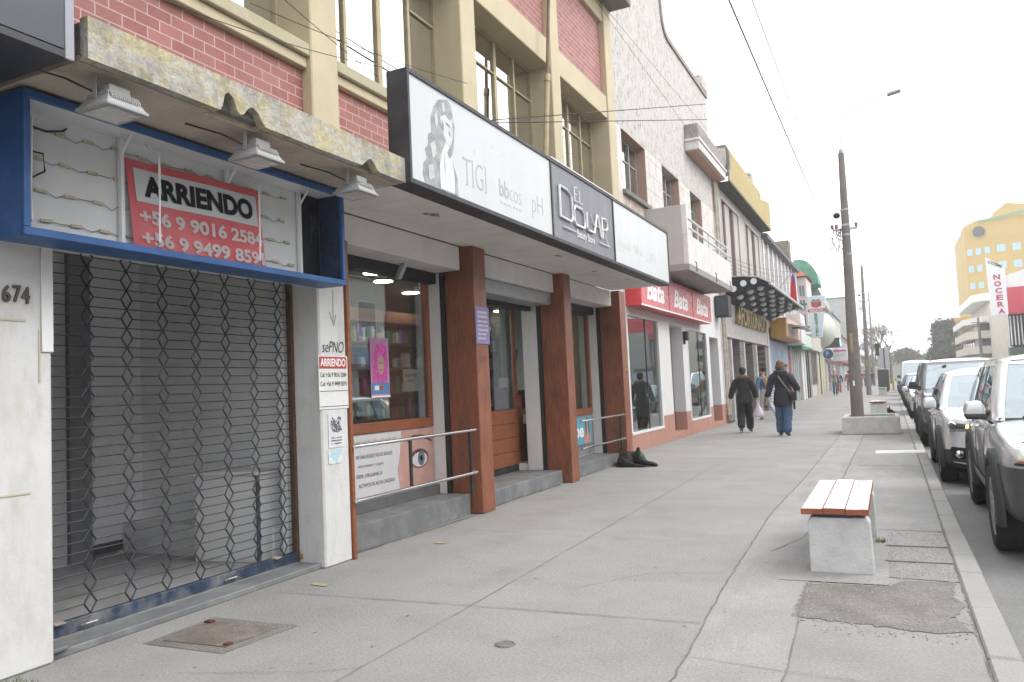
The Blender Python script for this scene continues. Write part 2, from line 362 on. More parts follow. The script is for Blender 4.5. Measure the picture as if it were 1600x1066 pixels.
t = thing('floor_drain', 'small round iron drain sunk in the concrete pavement', 'floor drain', (-2.09,4.09,0)); MB().lathe([(.052,.0),(.052,.006),(.048,.007),(.046,.004)], (-2.09,4.09,0), seg=20).build('lid', mat('drain_iron', (.17,.165,.15), .6, .3, 20, .4), t, smooth=True); MB().lathe([(.062,.0),(.062,.004),(.054,.005),(.053,.002)], (-2.09,4.09,0), seg=20).build('ring', MATS['drain_iron'], t, smooth=True)
patch('yellow_paint_mark', mat('mark_yellow', (.42,.33,.16), .8, .2, 20, peel=((.3,.29,.27), .52, 30)), [(-4.2,4.92),(-4.05,4.9),(-4.05,4.96),(-4.2,4.98)], .006)
patch('yellow_paint_mark', MATS['mark_yellow'], [(-4.1,6.6),(-3.98,6.6),(-3.98,6.66),(-4.1,6.66)], .006)
# grass tufts
def tuft(c, r, n, h, name='grass', m=None):
    b = MB()
    for i in range(n):
        a = random.uniform(0, 2*pi); q = r*math.sqrt(random.random()); p = Vector((c[0]+q*cos(a), c[1]+q*sin(a), c[2])); d = Vector((random.uniform(-.5,.5), random.uniform(-.5,.5), 1)).normalized()*h*random.uniform(.5,1.2)
        s = Vector((random.uniform(-1,1), random.uniform(-1,1), 0)).normalized()*.004; b.poly([p-s, p+s, p+d])
    return b
g = tuft((-.17,7.5,0), .05, 70, .05)
for v in range(160):
    p = Vector((random.uniform(-.3,.0), random.uniform(21.1,21.3), .30)); d = Vector((random.uniform(-.4,.4), random.uniform(-.4,.4), 1)).normalized()*.07*random.uniform(.5,1.2); s = Vector((.006,0,0)); g.poly([p-s,p+s,p+d])
for v in range(60):
    p = Vector((random.uniform(-4.4,-4.2), random.uniform(2.6,2.75), .0)); d = Vector((random.uniform(-.4,.4), random.uniform(-.4,.4), 1)).normalized()*.035; s = Vector((.004,0,0)); g.poly([p-s,p+s,p+d])
tag(g.build('grass', mat('grass', (.14,.2,.05), .7, .3, 9)), 'short green grass tufts in the planter and pavement gaps', 'grass', kind='stuff')

# ------------------------------------------------------------------ YELLOW BUILDING (two shops)
Y0, Y1 = 2.45, 14.42
yb = thing('commercial_building', 'yellow painted building with red brick panels above two shops', 'building', (-6,8,0))
PIL = [(2.45,2.62),(5.43,5.81),(8.26,8.64),(11.20,11.56),(14.0,14.42)]
GX = -4.84          # window plane upstairs
# the mass behind (roof, rear)
MB().box(-16,-5.2,Y0,Y1,9.0,9.3).build('roof', ledge_grey, yb)
MB().box(-16,-15.8,Y0,Y1,0,9).build('rear_wall', white_wall, yb)
MB().box(-15.8,-5.3,Y0,Y0+.2,3.5,9).build('side_wall', yellow_paint, yb); MB().box(-15.8,-5.3,Y1-.2,Y1-.01,0,9).build('side_wall', yellow_paint, yb)
MB().box(-15.8,-4.72,Y0+.2,Y1-.2,3.46,3.6).build('upper_floor', ledge_grey, yb)
MB().box(-9.2,-9.0,Y0+.2,Y1-.2,3.6,9).build('partition', mat('room_wall', (.35,.35,.34), .8, .1), yb)
for a, b_ in PIL:
    MB().box(-5.05,-4.45,a,b_,3.41,8.9).build('pilaster', yellow_paint, yb, bevel=.012)
def brick(name, x, y0, y1, z0, z1): return MB().box(x-.2, x, y0, y1, z0, z1).build(name, brick_red, yb)
for i in range(4):
    a = PIL[i][1]+.002; c = PIL[i+1][0]-.002
    brick('brick_panel', -4.56, a, c, 3.42, 4.40)
    MB().box(-4.76,-4.50,a,c,4.402,4.50).build('sill_band', yellow_paint, yb, bevel=.008)
    MB().box(-4.78,-4.46,a,c,4.502,4.62).build('window_sill', mat('sill_paint', (.46,.41,.28), .8, .15, 4, .3, 30, stain=((.28,.27,.24), .6, 4)), yb, bevel=.01)
    MB().box(-4.95,-4.48,a,c,6.50,6.93).build('lintel', yellow_paint, yb, bevel=.01)
    brick('brick_panel', -4.56, a, c, 6.932, 8.38)
    MB().box(-4.85,-4.48,a,c,8.382,8.9).build('top_beam', yellow_paint, yb, bevel=.01)
    # window
    z0, z1 = 4.622, 6.498; n = 4 if i < 3 else 4; L = c-a
    wf = MB(); fw = .035
    wf.box(GX-.03,GX+.03,a,a+fw,z0,z1); wf.box(GX-.03,GX+.03,c-fw,c,z0,z1); wf.box(GX-.03,GX+.03,a+fw,c-fw,z0,z0+fw); wf.box(GX-.03,GX+.03,a+fw,c-fw,z1-fw,z1)
    for kk in range(1, n):
        yy = a+L*kk/n; hw = .04 if kk == n//2 else .024; wf.box(GX-.035,GX+.026,yy-hw,yy+hw,z0+fw,z1-fw)
    for kk in range(n):
        ya = a+L*kk/n+.045; yc = a+L*(kk+1)/n-.045; zz = 5.98 if i != 1 or kk == 3 else 6.1
        wf.box(GX-.012,GX+.022,ya,yc,zz,zz+.028)
    fr = wf.build('window', frame_tan, yb, bevel=.004)
    MB().box(GX-.012,GX-.006,a+.01,c-.01,z0+.01,z1-.01).build('pane', glass_up, fr)
    MB().box(GX-.40,GX-.38,a,c,z0+.1,z1).build('curtain', mat('curtain', (.55,.57,.58), .9, .15, 3), fr)
# cornice
MB().box(-6,-4.02,Y0,Y1,8.74,8.98).build('cornice', ledge_grey, yb, bevel=.015)
MB().box(-6,-5.0,Y0,Y1,8.98,9.2).build('parapet', yellow_paint, yb)
# canopy ledge with broken lower edge, bay one
def ledge_face():
    top = [(2.56,3.425),(3.3,3.42),(4.0,3.425),(5.17,3.41),(5.45,3.41)]
    low = [(5.45,3.207),(5.05,3.207),(5.02,3.222),(4.98,3.262),(4.94,3.288),(4.90,3.272),(4.87,3.245),(4.82,3.21),(4.4,3.205),(3.80,3.207),(3.77,3.235),(3.74,3.278),(3.69,3.305),(3.65,3.285),(3.615,3.24),(3.585,3.225),(3.555,3.245),(3.53,3.31),(3.49,3.338),(3.46,3.315),(3.44,3.24),(3.42,3.207),(3.0,3.207),(2.56,3.205)]
    return top+low
MB().prism(ledge_face(), 'x', -3.56, -3.50).build('canopy_edge', ledge_yellow, yb)
cn = MB(); # rough core behind the chips
cn.box(-4.46,-3.565,2.56,5.44,3.245,3.405)
cn.build('canopy_core', ledge_grey, yb)
MB().box(-4.46,-3.575,2.562,3.40,3.207,3.243).build('canopy_soffit', ledge_soffit, yb)
MB().box(-4.46,-3.62,3.40,3.82,3.207,3.243).build('canopy_soffit', ledge_soffit, yb)
MB().box(-4.46,-3.575,3.82,4.80,3.207,3.243).build('canopy_soffit', ledge_soffit, yb)
MB().box(-4.46,-3.61,4.80,5.06,3.207,3.243).build('canopy_soffit', ledge_soffit, yb)
MB().box(-4.46,-3.575,5.06,5.44,3.207,3.243).build('canopy_soffit', ledge_soffit, yb)
# irregular broken concrete in the two chips
def rubble(y0,y1,seed):
    r = random.Random(seed); b = MB(); n = 9
    prev = None
    for i in range(n+1):
        y = y0+(y1-y0)*i/n; d = sin(pi*i/n)
        p = [b.b.verts.new((-3.57-.01*d+r.uniform(-.012,.012), y, 3.25+.12*d+r.uniform(-.01,.01))), b.b.verts.new((-3.60-.03*d, y, 3.225+.04*d+r.uniform(-.012,.012))), b.b.verts.new((-3.66-.03*d, y, 3.205))]
        if prev:
            for k in (0,1): b.b.faces.new((prev[k],p[k],p[k+1],prev[k+1]))
        prev = p
    return b

# white canopy over the beauty shop
MB().box(-4.6,-3.66,5.47,13.97,3.225,3.40).build('canopy', soffit_white, yb, bevel=.01)
for (yy,xx,rr) in ((6.62,-3.98,.09),(9.7,-3.9,.06),(11.4,-4.0,.05),(12.7,-3.85,.05)):
    MB().prism([(xx+rr*(.6+.3*cos(3*a+yy))*cos(a), yy+rr*1.6*(.7+.3*sin(2*a))*sin(a)) for a in [k*pi/7 for k in range(14)]], 'z', 3.221, 3.224).build('rust_stain', mat('rust_stain', (.22,.13,.08), .9, .5, 20, peel=((.5,.47,.44), .5, 14)), yb)
for (ya, yc) in ((5.812,8.25),(8.642,11.19),(11.562,13.99)):
    MB().box(-4.95,-4.6,ya,yc,2.93,3.222).build('shop_lintel', soffit_white, yb, bevel=.01)
# ground-floor piers
pr = MB().box(-5.0,-4.45,2.62,3.0,.0,2.60).build('pier', white_paint, yb, bevel=.015)
MB().prism([(-4.90,3.002),(-4.9,3.17),(-4.72,3.17),(-4.72,3.002)], 'z', 0, 2.6).build('pier_return', white_paint, yb) if False else None
MB().box(-4.445,-4.437,2.93,3.0,1.80,2.43).build('cover_plate', white_wall, pr, bevel=.002)
for (a,b_,c_,d_) in ((2.62,2.84,1.972,1.985),(2.62,2.86,.99,1.0)): MB().box(-4.449,-4.444,a,b_,c_,d_).build('tape_strip', mat('tape', (.5,.46,.33), .7, .1), pr)
MB().box(-4.449,-4.444,2.915,2.924,1.62,1.93).build('tape_strip', MATS['tape'], pr)
col_ = MB().box(-4.86,-4.45,5.42,5.79,0,2.6).build('pier', white_paint, yb, bevel=.015)
MB().box(-4.86,-4.42,5.40,5.80,.0,.0).b.free()
MB().box(-4.90,-4.43,5.795,5.835,.0,2.9).build('door_post', wood_trim, yb, bevel=.004)
# interior shell: closed shop
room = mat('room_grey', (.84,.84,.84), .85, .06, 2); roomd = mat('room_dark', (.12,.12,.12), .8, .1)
MB().box(-9,-4.62,3.02,5.40,.0,.03).build('floor', mat('room_floor', (.36,.36,.355), .6, .2, 3), yb)
MB().box(-7.2,-7.1,2.6,5.84,0,3.2).build('inner_wall', room, yb); MB().box(-7.1,-4.9,5.75,5.83,0,3.2).build('inner_wall', room, yb)
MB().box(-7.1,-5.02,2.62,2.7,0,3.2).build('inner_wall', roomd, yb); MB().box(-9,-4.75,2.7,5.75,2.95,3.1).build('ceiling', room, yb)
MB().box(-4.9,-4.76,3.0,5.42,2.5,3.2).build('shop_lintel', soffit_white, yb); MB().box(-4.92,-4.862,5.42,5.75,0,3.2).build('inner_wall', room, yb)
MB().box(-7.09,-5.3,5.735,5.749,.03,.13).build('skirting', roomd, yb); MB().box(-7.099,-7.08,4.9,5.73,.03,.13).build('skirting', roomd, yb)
MB().box(-5.55,-4.93,5.70,5.749,.03,2.95).build('inner_wall', mat('room_light', (.85,.85,.85), .85, .05), yb)
MB().box(-7.1,-6.85,4.78,5.0,.03,2.95).build('inner_wall', mat('room_mid', (.25,.25,.25), .85, .1), yb)
dd = MB(); dx = -6.9; dd.box(dx,dx+.06,3.5,3.57,.03,2.85); dd.box(dx,dx+.06,4.44,4.55,.03,2.85); dd.box(dx,dx+.06,3.57,4.44,2.28,2.38); dd.box(dx,dx+.06,3.57,4.44,2.78,2.85); dd.box(dx-.1,dx+.0,4.56,4.78,.03,2.95)
dd = dd.build('door', mat('door_frame_grey', (.6,.6,.6), .6, .1), yb, bevel=.004)
MB().box(dx+.01,dx+.02,3.57,4.44,.03,2.28).build('pane', mat('door_pane', (.15,.15,.155), .25, .1), dd); MB().box(dx+.01,dx+.02,3.57,4.44,2.38,2.78).build('pane', mat('fanlight', (.11,.12,.12), .3, .1), dd); MB().box(dx+.022,dx+.026,3.75,4.02,2.42,2.75).build('reflection_patch', mat('fanlight_reflection', (.3,.33,.33), .5, .1), dd)  # pale reflection in the fanlight is painted on as a thin patch
MB().box(dx+.06,dx+.1,4.0,4.25,2.16,2.24).build('door_closer', black_metal, dd)
MB().box(dx+.022,dx+.026,3.6,3.75,1.35,1.75).build('notice', white_paint, dd)
# threshold
MB().prism([(-4.50,2.98),(-4.50,5.44),(-4.9,5.44),(-4.9,2.98)], 'z', 0, .045).build('threshold', step_tile, yb, bevel=.006)
MB().box(-4.62,-4.47,2.98,3.1,.046,.07).build('threshold_block', step_tile, yb, bevel=.006)
MB().box(-4.86,-4.50,5.43,5.6,.0,.05).build('threshold_block', step_tile, yb, bevel=.006)

# ---- the counter inside
t = thing('counter', 'pale empty counter left behind the closed grille', 'counter', (-5.6,5.2,.03))
MB().prism([(-5.80,5.24),(-5.12,5.34),(-5.10,5.68),(-5.78,5.68)], 'z', .03, .80).build('cabinet', white_wall, t, bevel=.008); MB().prism([(-5.82,5.22),(-5.10,5.32),(-5.08,5.69),(-5.80,5.69)], 'z', .802, .83).build('worktop', white_wall, t, bevel=.004)
MB().box(-5.13,-5.105,5.32,5.345,.03,.80).build('edge_strip', roomd, t)

# ------------------------------------------------------------------ roller grille
t = thing('roller_grille', 'closed open-link roller grille across the empty shop', 'roller grille', (-4.75,4.3,0))
gx = -4.76; g = MB(); pitch = .0665; z = .14; row = 0; cols_ = [3.15+.3*k for k in range(8)]; r_ = .0042
while z < 2.56:
    pts = [(gx,3.03,z)]
    for c in cols_:
        if c > 5.38: break
        if row % 2 == 0: pass
        else: pass
        s1 = pitch if row % 2 else pitch
        pts += [(gx,c-.042,z)]
        pts += [(gx,c,z+(pitch*.5 if row % 2 else -pitch*.5))] if False else []
        pts += [(gx,c+.042,z)]
    # straight runs between link columns
    ys = [3.02]+[c for c in cols_]+[5.41]
    for i in range(len(ys)-1):
        a = ys[i]+(.042 if row % 2 and i > 0 else 0); b_ = ys[i+1]-(.042 if row % 2 and i < len(ys)-2 else 0)
        if b_ > a: g.tube([(gx,a,z),(gx,b_,z)], r_, 5, False)
    z += pitch; row += 1
nrow = row
for c in cols_:
    for k in range(0, nrow-1):
        z0 = .14+k*pitch
        for s in (-1, 1):
            a, b_ = ((gx,c,z0),(gx,c+s*.044,z0+pitch)) if k % 2 == 0 else ((gx,c+s*.044,z0),(gx,c,z0+pitch))
            v0 = Vector(a); v1 = Vector(b_); g.tube([v0, v1], .006, 5, False)
g.build('link_mesh', grille_metal, t)
MB().box(gx-.02,gx+.02,3.0,5.42,.05,.135).build('bottom_bar', bar_blue, t, bevel=.004); MB().box(gx-.025,gx+.03,3.0,5.42,.036,.052).build('bottom_angle', mat('bar_alu', (.33,.32,.3), .5, .2, 7, metal=.4), t)
MB().box(gx-.03,gx+.03,5.385,5.415,.05,2.56).build('guide_rail', mat('rail_brown', (.1,.055,.03), .7, .3, 12, .2), t, bevel=.003); MB().box(gx-.03,gx+.03,3.002,3.025,.05,2.56).build('guide_rail', black_metal, t)
for yy in (3.42,4.62): MB().tube([(gx+.022,yy-.05,.085),(gx+.05,yy-.04,.095),(gx+.05,yy+.04,.095),(gx+.022,yy+.05,.085)], .006, 6).build('pull_handle', galv, t, smooth=True)
for yy in (3.2,5.12): MB().box(gx+.0,gx+.06,yy-.03,yy+.04,.137,.147).build('lock_plate', mat('plate_tan', (.4,.33,.27), .7, .2, 9), t)
for i, (yy, zz, nm) in enumerate(((3.03,.055,'brass padlock on the near end of the grille bar'),(5.42,.10,'brass padlock on the far end of the grille bar'))):
    p = thing('padlock', nm, 'padlock', (gx+.06,yy,zz), 'padlocks on the roller grille')
    MB().box(gx+.035,gx+.06,yy-.025,yy+.025,zz-.03,zz+.015).build('lock_body', mat('brass', (.33,.24,.09), .45, .3, 30, metal=.6), p, bevel=.005)
    MB().tube([(gx+.047,yy-.017,zz+.012),(gx+.047,yy-.017,zz+.035),(gx+.047,yy,zz+.045),(gx+.047,yy+.017,zz+.035),(gx+.047,yy+.017,zz+.012)], .004, 6).build('shackle', steel, p, smooth=True)

# house number
nn = thing('house_number', 'worn bronze numerals 674 on the white pier', 'house number', (-4.447,2.78,2.1))
for ch, yy in (('6',2.705),('7',2.765),('4',2.815)): text('numeral', ch, (-4.449,yy,2.075+(.004 if ch=='7' else 0)), '+x', .045, .098, mat('bronze_old', (.12,.10,.075), .5, .3, 30, metal=.4), nn, depth=.014, bold=.02)

# ------------------------------------------------------------------ blue light-box frame
BX = -4.05; by0, by1, bz0, bz1 = 2.585, 5.305, 2.39, 3.185
t = thing('sign_box', 'open blue sign box stripped of its face above the grille', 'sign box', (-4.4,4.1,2.43))
f = MB(); e = .045
f.box(BX-.03,BX,by0,by1,bz0,bz0+e); f.box(BX-.03,BX,by0,by1,bz1-e,bz1); f.box(BX-.03,BX,by0,by0+e*.8,bz0+e,bz1-e); f.box(BX-.03,BX,by1-e*.8,by1,bz0+e,bz1-e)
f.build('front_frame', blue_paint, t, bevel=.004)
f = MB(); f.box(BX-.26,BX-.031,by0,by1,bz0,bz0+.012); f.box(BX-.26,BX-.031,by0,by1,bz1-.012,bz1); f.box(BX-.6,BX-.031,by0,by0+.012,bz0+.013,bz1-.013)
f.build('casing', blue_paint, t)
MB().box(BX-.26,BX-.031,by1-.012,by1,bz0+.013,bz1-.013).build('end_panel', mat('casing_worn', (.025,.045,.09), .6, .4, 6, .1, peel=((.02,.02,.022), .55, 5)), t)
MB().box(BX-.275,BX-.262,by0+.0,by1+.0,bz0,bz1).build('back_panel', mat('box_back', (.66,.67,.67), .7, .05, 2, .08, 15, stain=((.5,.46,.4), .3, 3), peel=((.25,.22,.2), .80, 18)), t)
MB().box(BX-.259,BX-.255,5.04,5.285,bz0+.02,bz1-.02).build('scorched_panel', mat('scorch', (.012,.013,.016), .6, .4, 5, peel=((.05,.055,.07), .62, 8, (1,1,.4))), t)
MB().box(BX-.26,BX-.04,by0+.02,by1-.02,bz1-.022,bz1-.013).build('inner_top', white_wall, t)
# ribs
for yy in (2.66,3.49,4.37):
    MB().tube([(BX-.2,yy+.02,bz0+.03),(BX-.06,yy,bz0+.1),(BX-.055,yy,bz1-.14),(BX-.2,yy+.02,bz1-.03)], .009, 4).build('rib', white_wall, t)
for yy in (3.34,4.22,5.0):
    MB().box(BX-.255,BX-.22,yy,yy+.025,bz0+.03,bz1-.02).build('upright', white_wall, t, bevel=.002)
    MB().tube([(BX-.235,yy+.01,bz1-.15),(BX-.13,yy+.01,bz1-.02)], .010, 4).build('brace', white_wall, t)
# led modules and their wires
ledm = mat('led_module', (.46,.42,.28), .5, .2, 30); wire_m = mat('wire', (.16,.15,.13), .6, 0)
wires = MB(); lx = BX-.255
for r0, zz in enumerate((3.075,2.89,2.715,2.545)):
    yy = 2.78+.03*r0; prev = None; kk = 0
    while yy < 5.0:
        if not (3.75 < yy < 3.78):
            dz = random.uniform(-.008,.008); rt = random.uniform(-.1,.05)
            m = Matrix.Translation((lx,yy,zz+dz)) @ Matrix.Rotation(rt, 4, 'X')
            MB().box(0,.008,-.035,.035,-.009,.009,m).build('led_module', ledm, t)
            if prev is not None: wires.tube([prev, (lx+.004,(prev[1]+yy)/2-.015,zz-.022+random.uniform(-.012,.02)), (lx+.004,yy-.035,zz+dz)], .0022, 4, False)
            prev = (lx+.004,yy+.035,zz+dz)
        yy += .185+random.uniform(-.01,.01); kk += 1
wires.build('led_wires', wire_m, t)
MB().tube([(lx,2.68,3.08),(lx+.03,2.86,3.06),(lx+.03,2.96,3.09),(lx,3.0,3.12)], .007, 6).build('cable', black_metal, t, smooth=True)
MB().tube([(lx,2.73,2.93),(lx+.04,2.83,2.92),(lx+.04,2.84,2.82),(lx,2.76,2.76)], .006, 6).build('cable', black_metal, t, smooth=True)
MB().box(lx,lx+.04,2.62,2.77,2.82,2.93).build('power_supply', black_metal, t, bevel=.004); MB().box(lx+.041,lx+.043,2.68,2.75,2.86,2.90).build('supply_label', letter_white, t)

# ARRIENDO banner (tilted) in the box
t = thing('rental_banner', 'red and white banner reading ARRIENDO with two phone numbers', 'banner', (-4.38,4.1,2.5))
def bl(u, v, d=0):   # banner coordinates to world, tilted a little
    TL = Vector((-4.285,3.375,3.04)); TR = Vector((-4.245,4.515,3.06)); BL = Vector((-4.27,3.43,2.435)); BR = Vector((-4.24,4.57,2.42))
    p = (TL*(1-u)+TR*u)*v+(BL*(1-u)+BR*u)*(1-v); return p+Vector((d,0,0))
def bpatch(name, m, u0, u1, v0, v1, d, rnd=0):
    b = MB(); n = 14; V = {}
    for i in range(n+1):
        for j in range(5):
            u = u0+(u1-u0)*i/n; v = v0+(v1-v0)*j/4; V[i,j] = b.b.verts.new(bl(u,v,d+.006*sin(9*u+3*v)))
    for i in range(n):
        for j in range(4): b.b.faces.new((V[i,j],V[i+1,j],V[i+1,j+1],V[i,j+1]))
    return b.build(name, m, t, smooth='all')
bpatch('cloth', mat('banner_red', (.56,.10,.11), .5, .08, 2, stain=((.62,.2,.2), .6, 1.3)), 0,1,0,1,0)
bpatch('title_panel', sign_white, .045,.965,.56,.915,.004)
def btext(body, u0, v0, u1, v1, m, bold, name='lettering'):
    me = text_mesh(body, (0,0,0), ((1,0,0),(0,1,0)), 1, 1, depth=0, bold=bold)
    for v in me.vertices:
        u = u0+(u1-u0)*v.co.x; vv = v0+(v1-v0)*v.co.y; v.co = bl(u, vv, .0085+.006*sin(9*u+3*vv))
    me.materials.append(m); link(name, me, t)
btext('ARRIENDO', .10,.62,.925,.86, letter_dark, .05)
btext('+56 9 9016 2584', .05,.325,.985,.485, letter_white, .04)
btext('+56 9 9499 8591', .05,.095,.985,.255, letter_white, .04)

# floodlights under the canopy
def floodlight(y, lab, tilt=0):
    x = -3.64; t = thing('floodlight', lab, 'floodlight', (x,y,3.2), 'floodlights under the canopy')
    z = 3.015
    b = MB(); hw = .128
    A = [(x-hw,y-hw),(x+hw,y-hw),(x+hw,y+hw),(x-hw,y+hw)]; B = [(x-.09,y-.09),(x+.09,y-.09),(x+.09,y+.09),(x-.09,y+.09)]
    def ring(P, zz): return [b.b.verts.new((p[0],p[1],zz)) for p in P]
    A1 = ring(A, z); A2 = ring(A, z+.018); B1 = ring([(x+(p[0]-x)*.93,y+(p[1]-y)*.93) for p in A], z+.022); B2 = ring(B, z+.075)
    b.b.faces.new(A1[::-1]); b.b.faces.new(B2)
    for P, Q in ((A1,A2),(A2,B1),(B1,B2)):
        for i in range(4): b.b.faces.new((P[i],P[(i+1)%4],Q[(i+1)%4],Q[i]))
    b.build('housing', lamp_grey, t, bevel=.004)
    MB().box(x-.10,x+.10,y-.10,y+.10,z-.004,z-.001).build('lens', lamp_glass, t)
    f = MB()
    for k in range(15): f.box(x-.082,x+.082,y-.088+k*.012,y-.082+k*.012,z+.076,z+.095)
    for k in range(15):
        yk = y-.088+k*.012; f.prism([(x+.09,z+.075),(x+.112,z+.05),(x+.112,z+.062),(x+.093,z+.09)], 'y', yk, yk+.006)
    f.build('fins', lamp_grey, t)
    MB().box(x-.065,x+.065,y-.065,y+.065,z+.0955,z+.14).build('driver_box', lamp_grey, t, bevel=.006)
    MB().box(x-.012,x+.012,y-.105,y-.099,z+.06,3.206).build('bracket', lamp_grey, t)
    MB().tube([(x-.02,y-.1,z+.1),(x-.1,y-.2,3.17),(x-.2,y-.4,3.2)], .006, 5).build('cable', black_metal, t)
for y_, l_ in ((2.80,'grey floodlight under the canopy, nearest the dark sign box'),(3.86,'grey floodlight under the canopy below the larger broken notch'),(4.92,'grey floodlight under the canopy beside the black sign end')): floodlight(y_, l_)

# poster and notices on the white pier
px = -4.447
def flat(name, label, cat, y0, y1, z0, z1, m, x=px, th=.003, group=None):
    t = thing(name, label, cat, (x,(y0+y1)/2,z0), group); MB().box(x,x+th,y0,y1,z0,z1).build('sheet', m, t); return t
paper = mat('paper', (.68,.68,.66), .8, .06, 9, stain=((.5,.5,.48), .4, 12))
t = flat('notice', 'small notice reading ARRIENDO taped on the white pier', 'notice', 5.39,5.80,1.36,1.83, paper)
MB().box(px+.0035,px+.005,5.40,5.775,1.715,1.82).build('title_band', mat('band_red', (.42,.06,.06), .6, .1), t)
text('lettering', 'ARRIENDO', (px+.0055,5.415,1.735), '+x', .345, .07, letter_white, t, depth=.001, bold=.02)
text('lettering', 'Cel: +56 9 9016 2584', (px+.0035,5.41,1.64), '+x', .36, .042, letter_dark, t, depth=.001, bold=.01)
text('lettering', 'Cel: +56 9 9499 8591', (px+.0035,5.41,1.56), '+x', .36, .042, letter_dark, t, depth=.001, bold=.01)
MB().box(px+.0035,px+.0045,5.40,5.79,1.515,1.52).build('rule', letter_dark, t); MB().box(px+.0035,px+.0045,5.40,5.79,1.38,1.385).build('rule', letter_dark, t)
t = flat('flyer', 'torn white flyer with a grey print on the white pier', 'flyer', 5.50,5.71,1.02,1.32, mat('flyer_paper', (.62,.63,.65), .8, .1, 9))
MB().prism([(5.53,1.26),(5.56,1.29),(5.60,1.25),(5.64,1.29),(5.68,1.28),(5.65,1.22),(5.69,1.17),(5.62,1.15),(5.56,1.16),(5.53,1.2)], 'x', px+.0035,px+.005).build('print', mat('flyer_print', (.13,.13,.14), .8, .6, 40, peel=((.6,.6,.6), .55, 40)), t)
for kk in range(3): MB().box(px+.0035,px+.0045,5.53,5.68,1.05+.025*kk,1.06+.025*kk).build('print_line', MATS['flyer_print'], t)
t = flat('sticker', 'pale blue sticker remnant low on the white pier', 'sticker', 5.49,5.68,.88,1.0, mat('sticker_blue', (.42,.58,.66), .7, .1, 9, peel=((.66,.66,.65), .52, 16)))
t = thing('graffiti', 'thin black pen scrawl on the white pier above the notice', 'graffiti', (px,5.6,1.95))
text('scrawl', 'sePNO', (px+.001,5.45,1.86), '+x', .30, .10, letter_dark, t, depth=.001, bold=-.012, shear=.3)
MB().tube([(px+.002,5.62,2.42),(px+.002,5.61,2.12)], .002, 4).build('scrawl', letter_dark, t)
MB().tube([(px+.002,5.56,2.22),(px+.002,5.62,2.10),(px+.002,5.65,2.20)], .0022, 4).build('scrawl', letter_dark, t)

# ------------------------------------------------------------------ big sign of the beauty shop
SX = -3.46
t = thing('shop_sign', 'long light sign of the beauty shop with dark centre panel', 'shop sign', (SX,9.8,3.2))
s0, s1, s2, s3, sz0, sz1 = 5.42, 8.50, 10.82, 13.95, 3.205, 4.185
f = MB(); f.box(SX-.20,SX-.012,s0,s3,sz0,sz1)
f.build('casing', dark_sign, t, bevel=.006)
f = MB()
f.box(SX-.011,SX+.012,s0,s3,sz0,sz0+.04); f.box(SX-.011,SX+.012,s0,s3,sz1-.035,sz1)
for a in (s0,s1-.015,s2-.015,s3-.03): f.box(SX-.011,SX+.012,a,a+.03,sz0+.04,sz1-.035)
f.build('frame', dark_sign, t)
def panel(nm, m, a, b_): return MB().box(SX-.011,SX-.003,a,b_,sz0+.04,sz1-.035).build(nm, m, t)
pa = panel('white_panel', sign_white, s0+.03, s1-.015); pc = panel('white_panel', sign_white, s2+.015, s3-.03); pb = panel('grey_panel', sign_grey, s1+.015, s2-.015)
MB().box(SX-.16,SX+.02,s1,s2,sz1+.001,sz1+.016).build('trim', mat('trim_white', (.7,.7,.7), .5, .05), t)
tx = SX-.003
text('lettering', 'TIGI', (tx,6.35,3.40), '+x', .47, .26, letter_grey, pa, depth=.001, bold=-.012)
for yy, w0 in ((6.425,.07),(6.535,.05),(6.79,.05)): MB().box(tx,tx+.001,yy-w0/2,yy+w0/2,3.396,3.402).build('serif', letter_grey, pa)
for yy, w0 in ((6.535,.05),(6.79,.05)): MB().box(tx,tx+.001,yy-w0/2,yy+w0/2,3.658,3.664).build('serif', letter_grey, pa)
for yy in (6.353,6.50): MB().box(tx,tx+.001,yy-.004,yy+.004,3.63,3.66).build('serif', letter_grey, pa)
text('lettering', 'bb', (tx,7.10,3.44), '+x', .23, .18, letter_grey, pa, depth=.001, bold=.03); text('lettering', 'cos', (tx,7.35,3.44), '+x', .28, .12, letter_grey, pa, depth=.001, bold=-.015)
text('lettering', 'HAIR PRO', (tx,7.12,3.36), '+x', .50, .03, letter_grey, pa, depth=.001, spacing=1.4)
text('lettering', 'pH', (tx,7.92,3.36), '+x', .30, .28, letter_grey, pa, depth=.001, bold=-.012)
# printed woman's profile: hair mass, neck, arm (plain shapes)
def pic(pts, m, d): return MB().prism([(5.63+(p[0]-5.86)*.86,p[1]) for p in pts], 'x', tx+d, tx+d+.0012).build('print', m, pa)
def S(pts):   # px in the crop (620..860 x 120..380 at 4.1) -> metres along the panel, done by hand
    return pts
hair = [(6.33,4.10),(6.22,4.07),(6.12,3.98),(6.05,3.86),(6.06,3.74),(5.99,3.70),(5.98,3.60),(5.92,3.56),(5.95,3.48),(5.88,3.42),(5.86,3.33),(5.90,3.25),(6.30,3.25),(6.22,3.40),(6.20,3.55),(6.28,3.64),(6.34,3.72),(6.29,3.84),(6.24,3.92),(6.36,3.97),(6.44,3.93),(6.52,3.98),(6.48,4.08),(6.41,4.12)]
pic(hair, print_dark, 0)
pic([(6.24,3.91),(6.34,3.965),(6.44,3.93),(6.51,3.96),(6.53,3.88),(6.50,3.83),(6.52,3.80),(6.47,3.72),(6.42,3.69),(6.35,3.71),(6.28,3.80)], sign_white, .0015)
pic([(6.26,3.62),(6.36,3.70),(6.42,3.68),(6.42,3.60),(6.50,3.52),(6.53,3.40),(6.50,3.26),(6.20,3.26),(6.19,3.46)], mat('print_pale', (.62,.67,.66), .5, .04, 6), .0028)
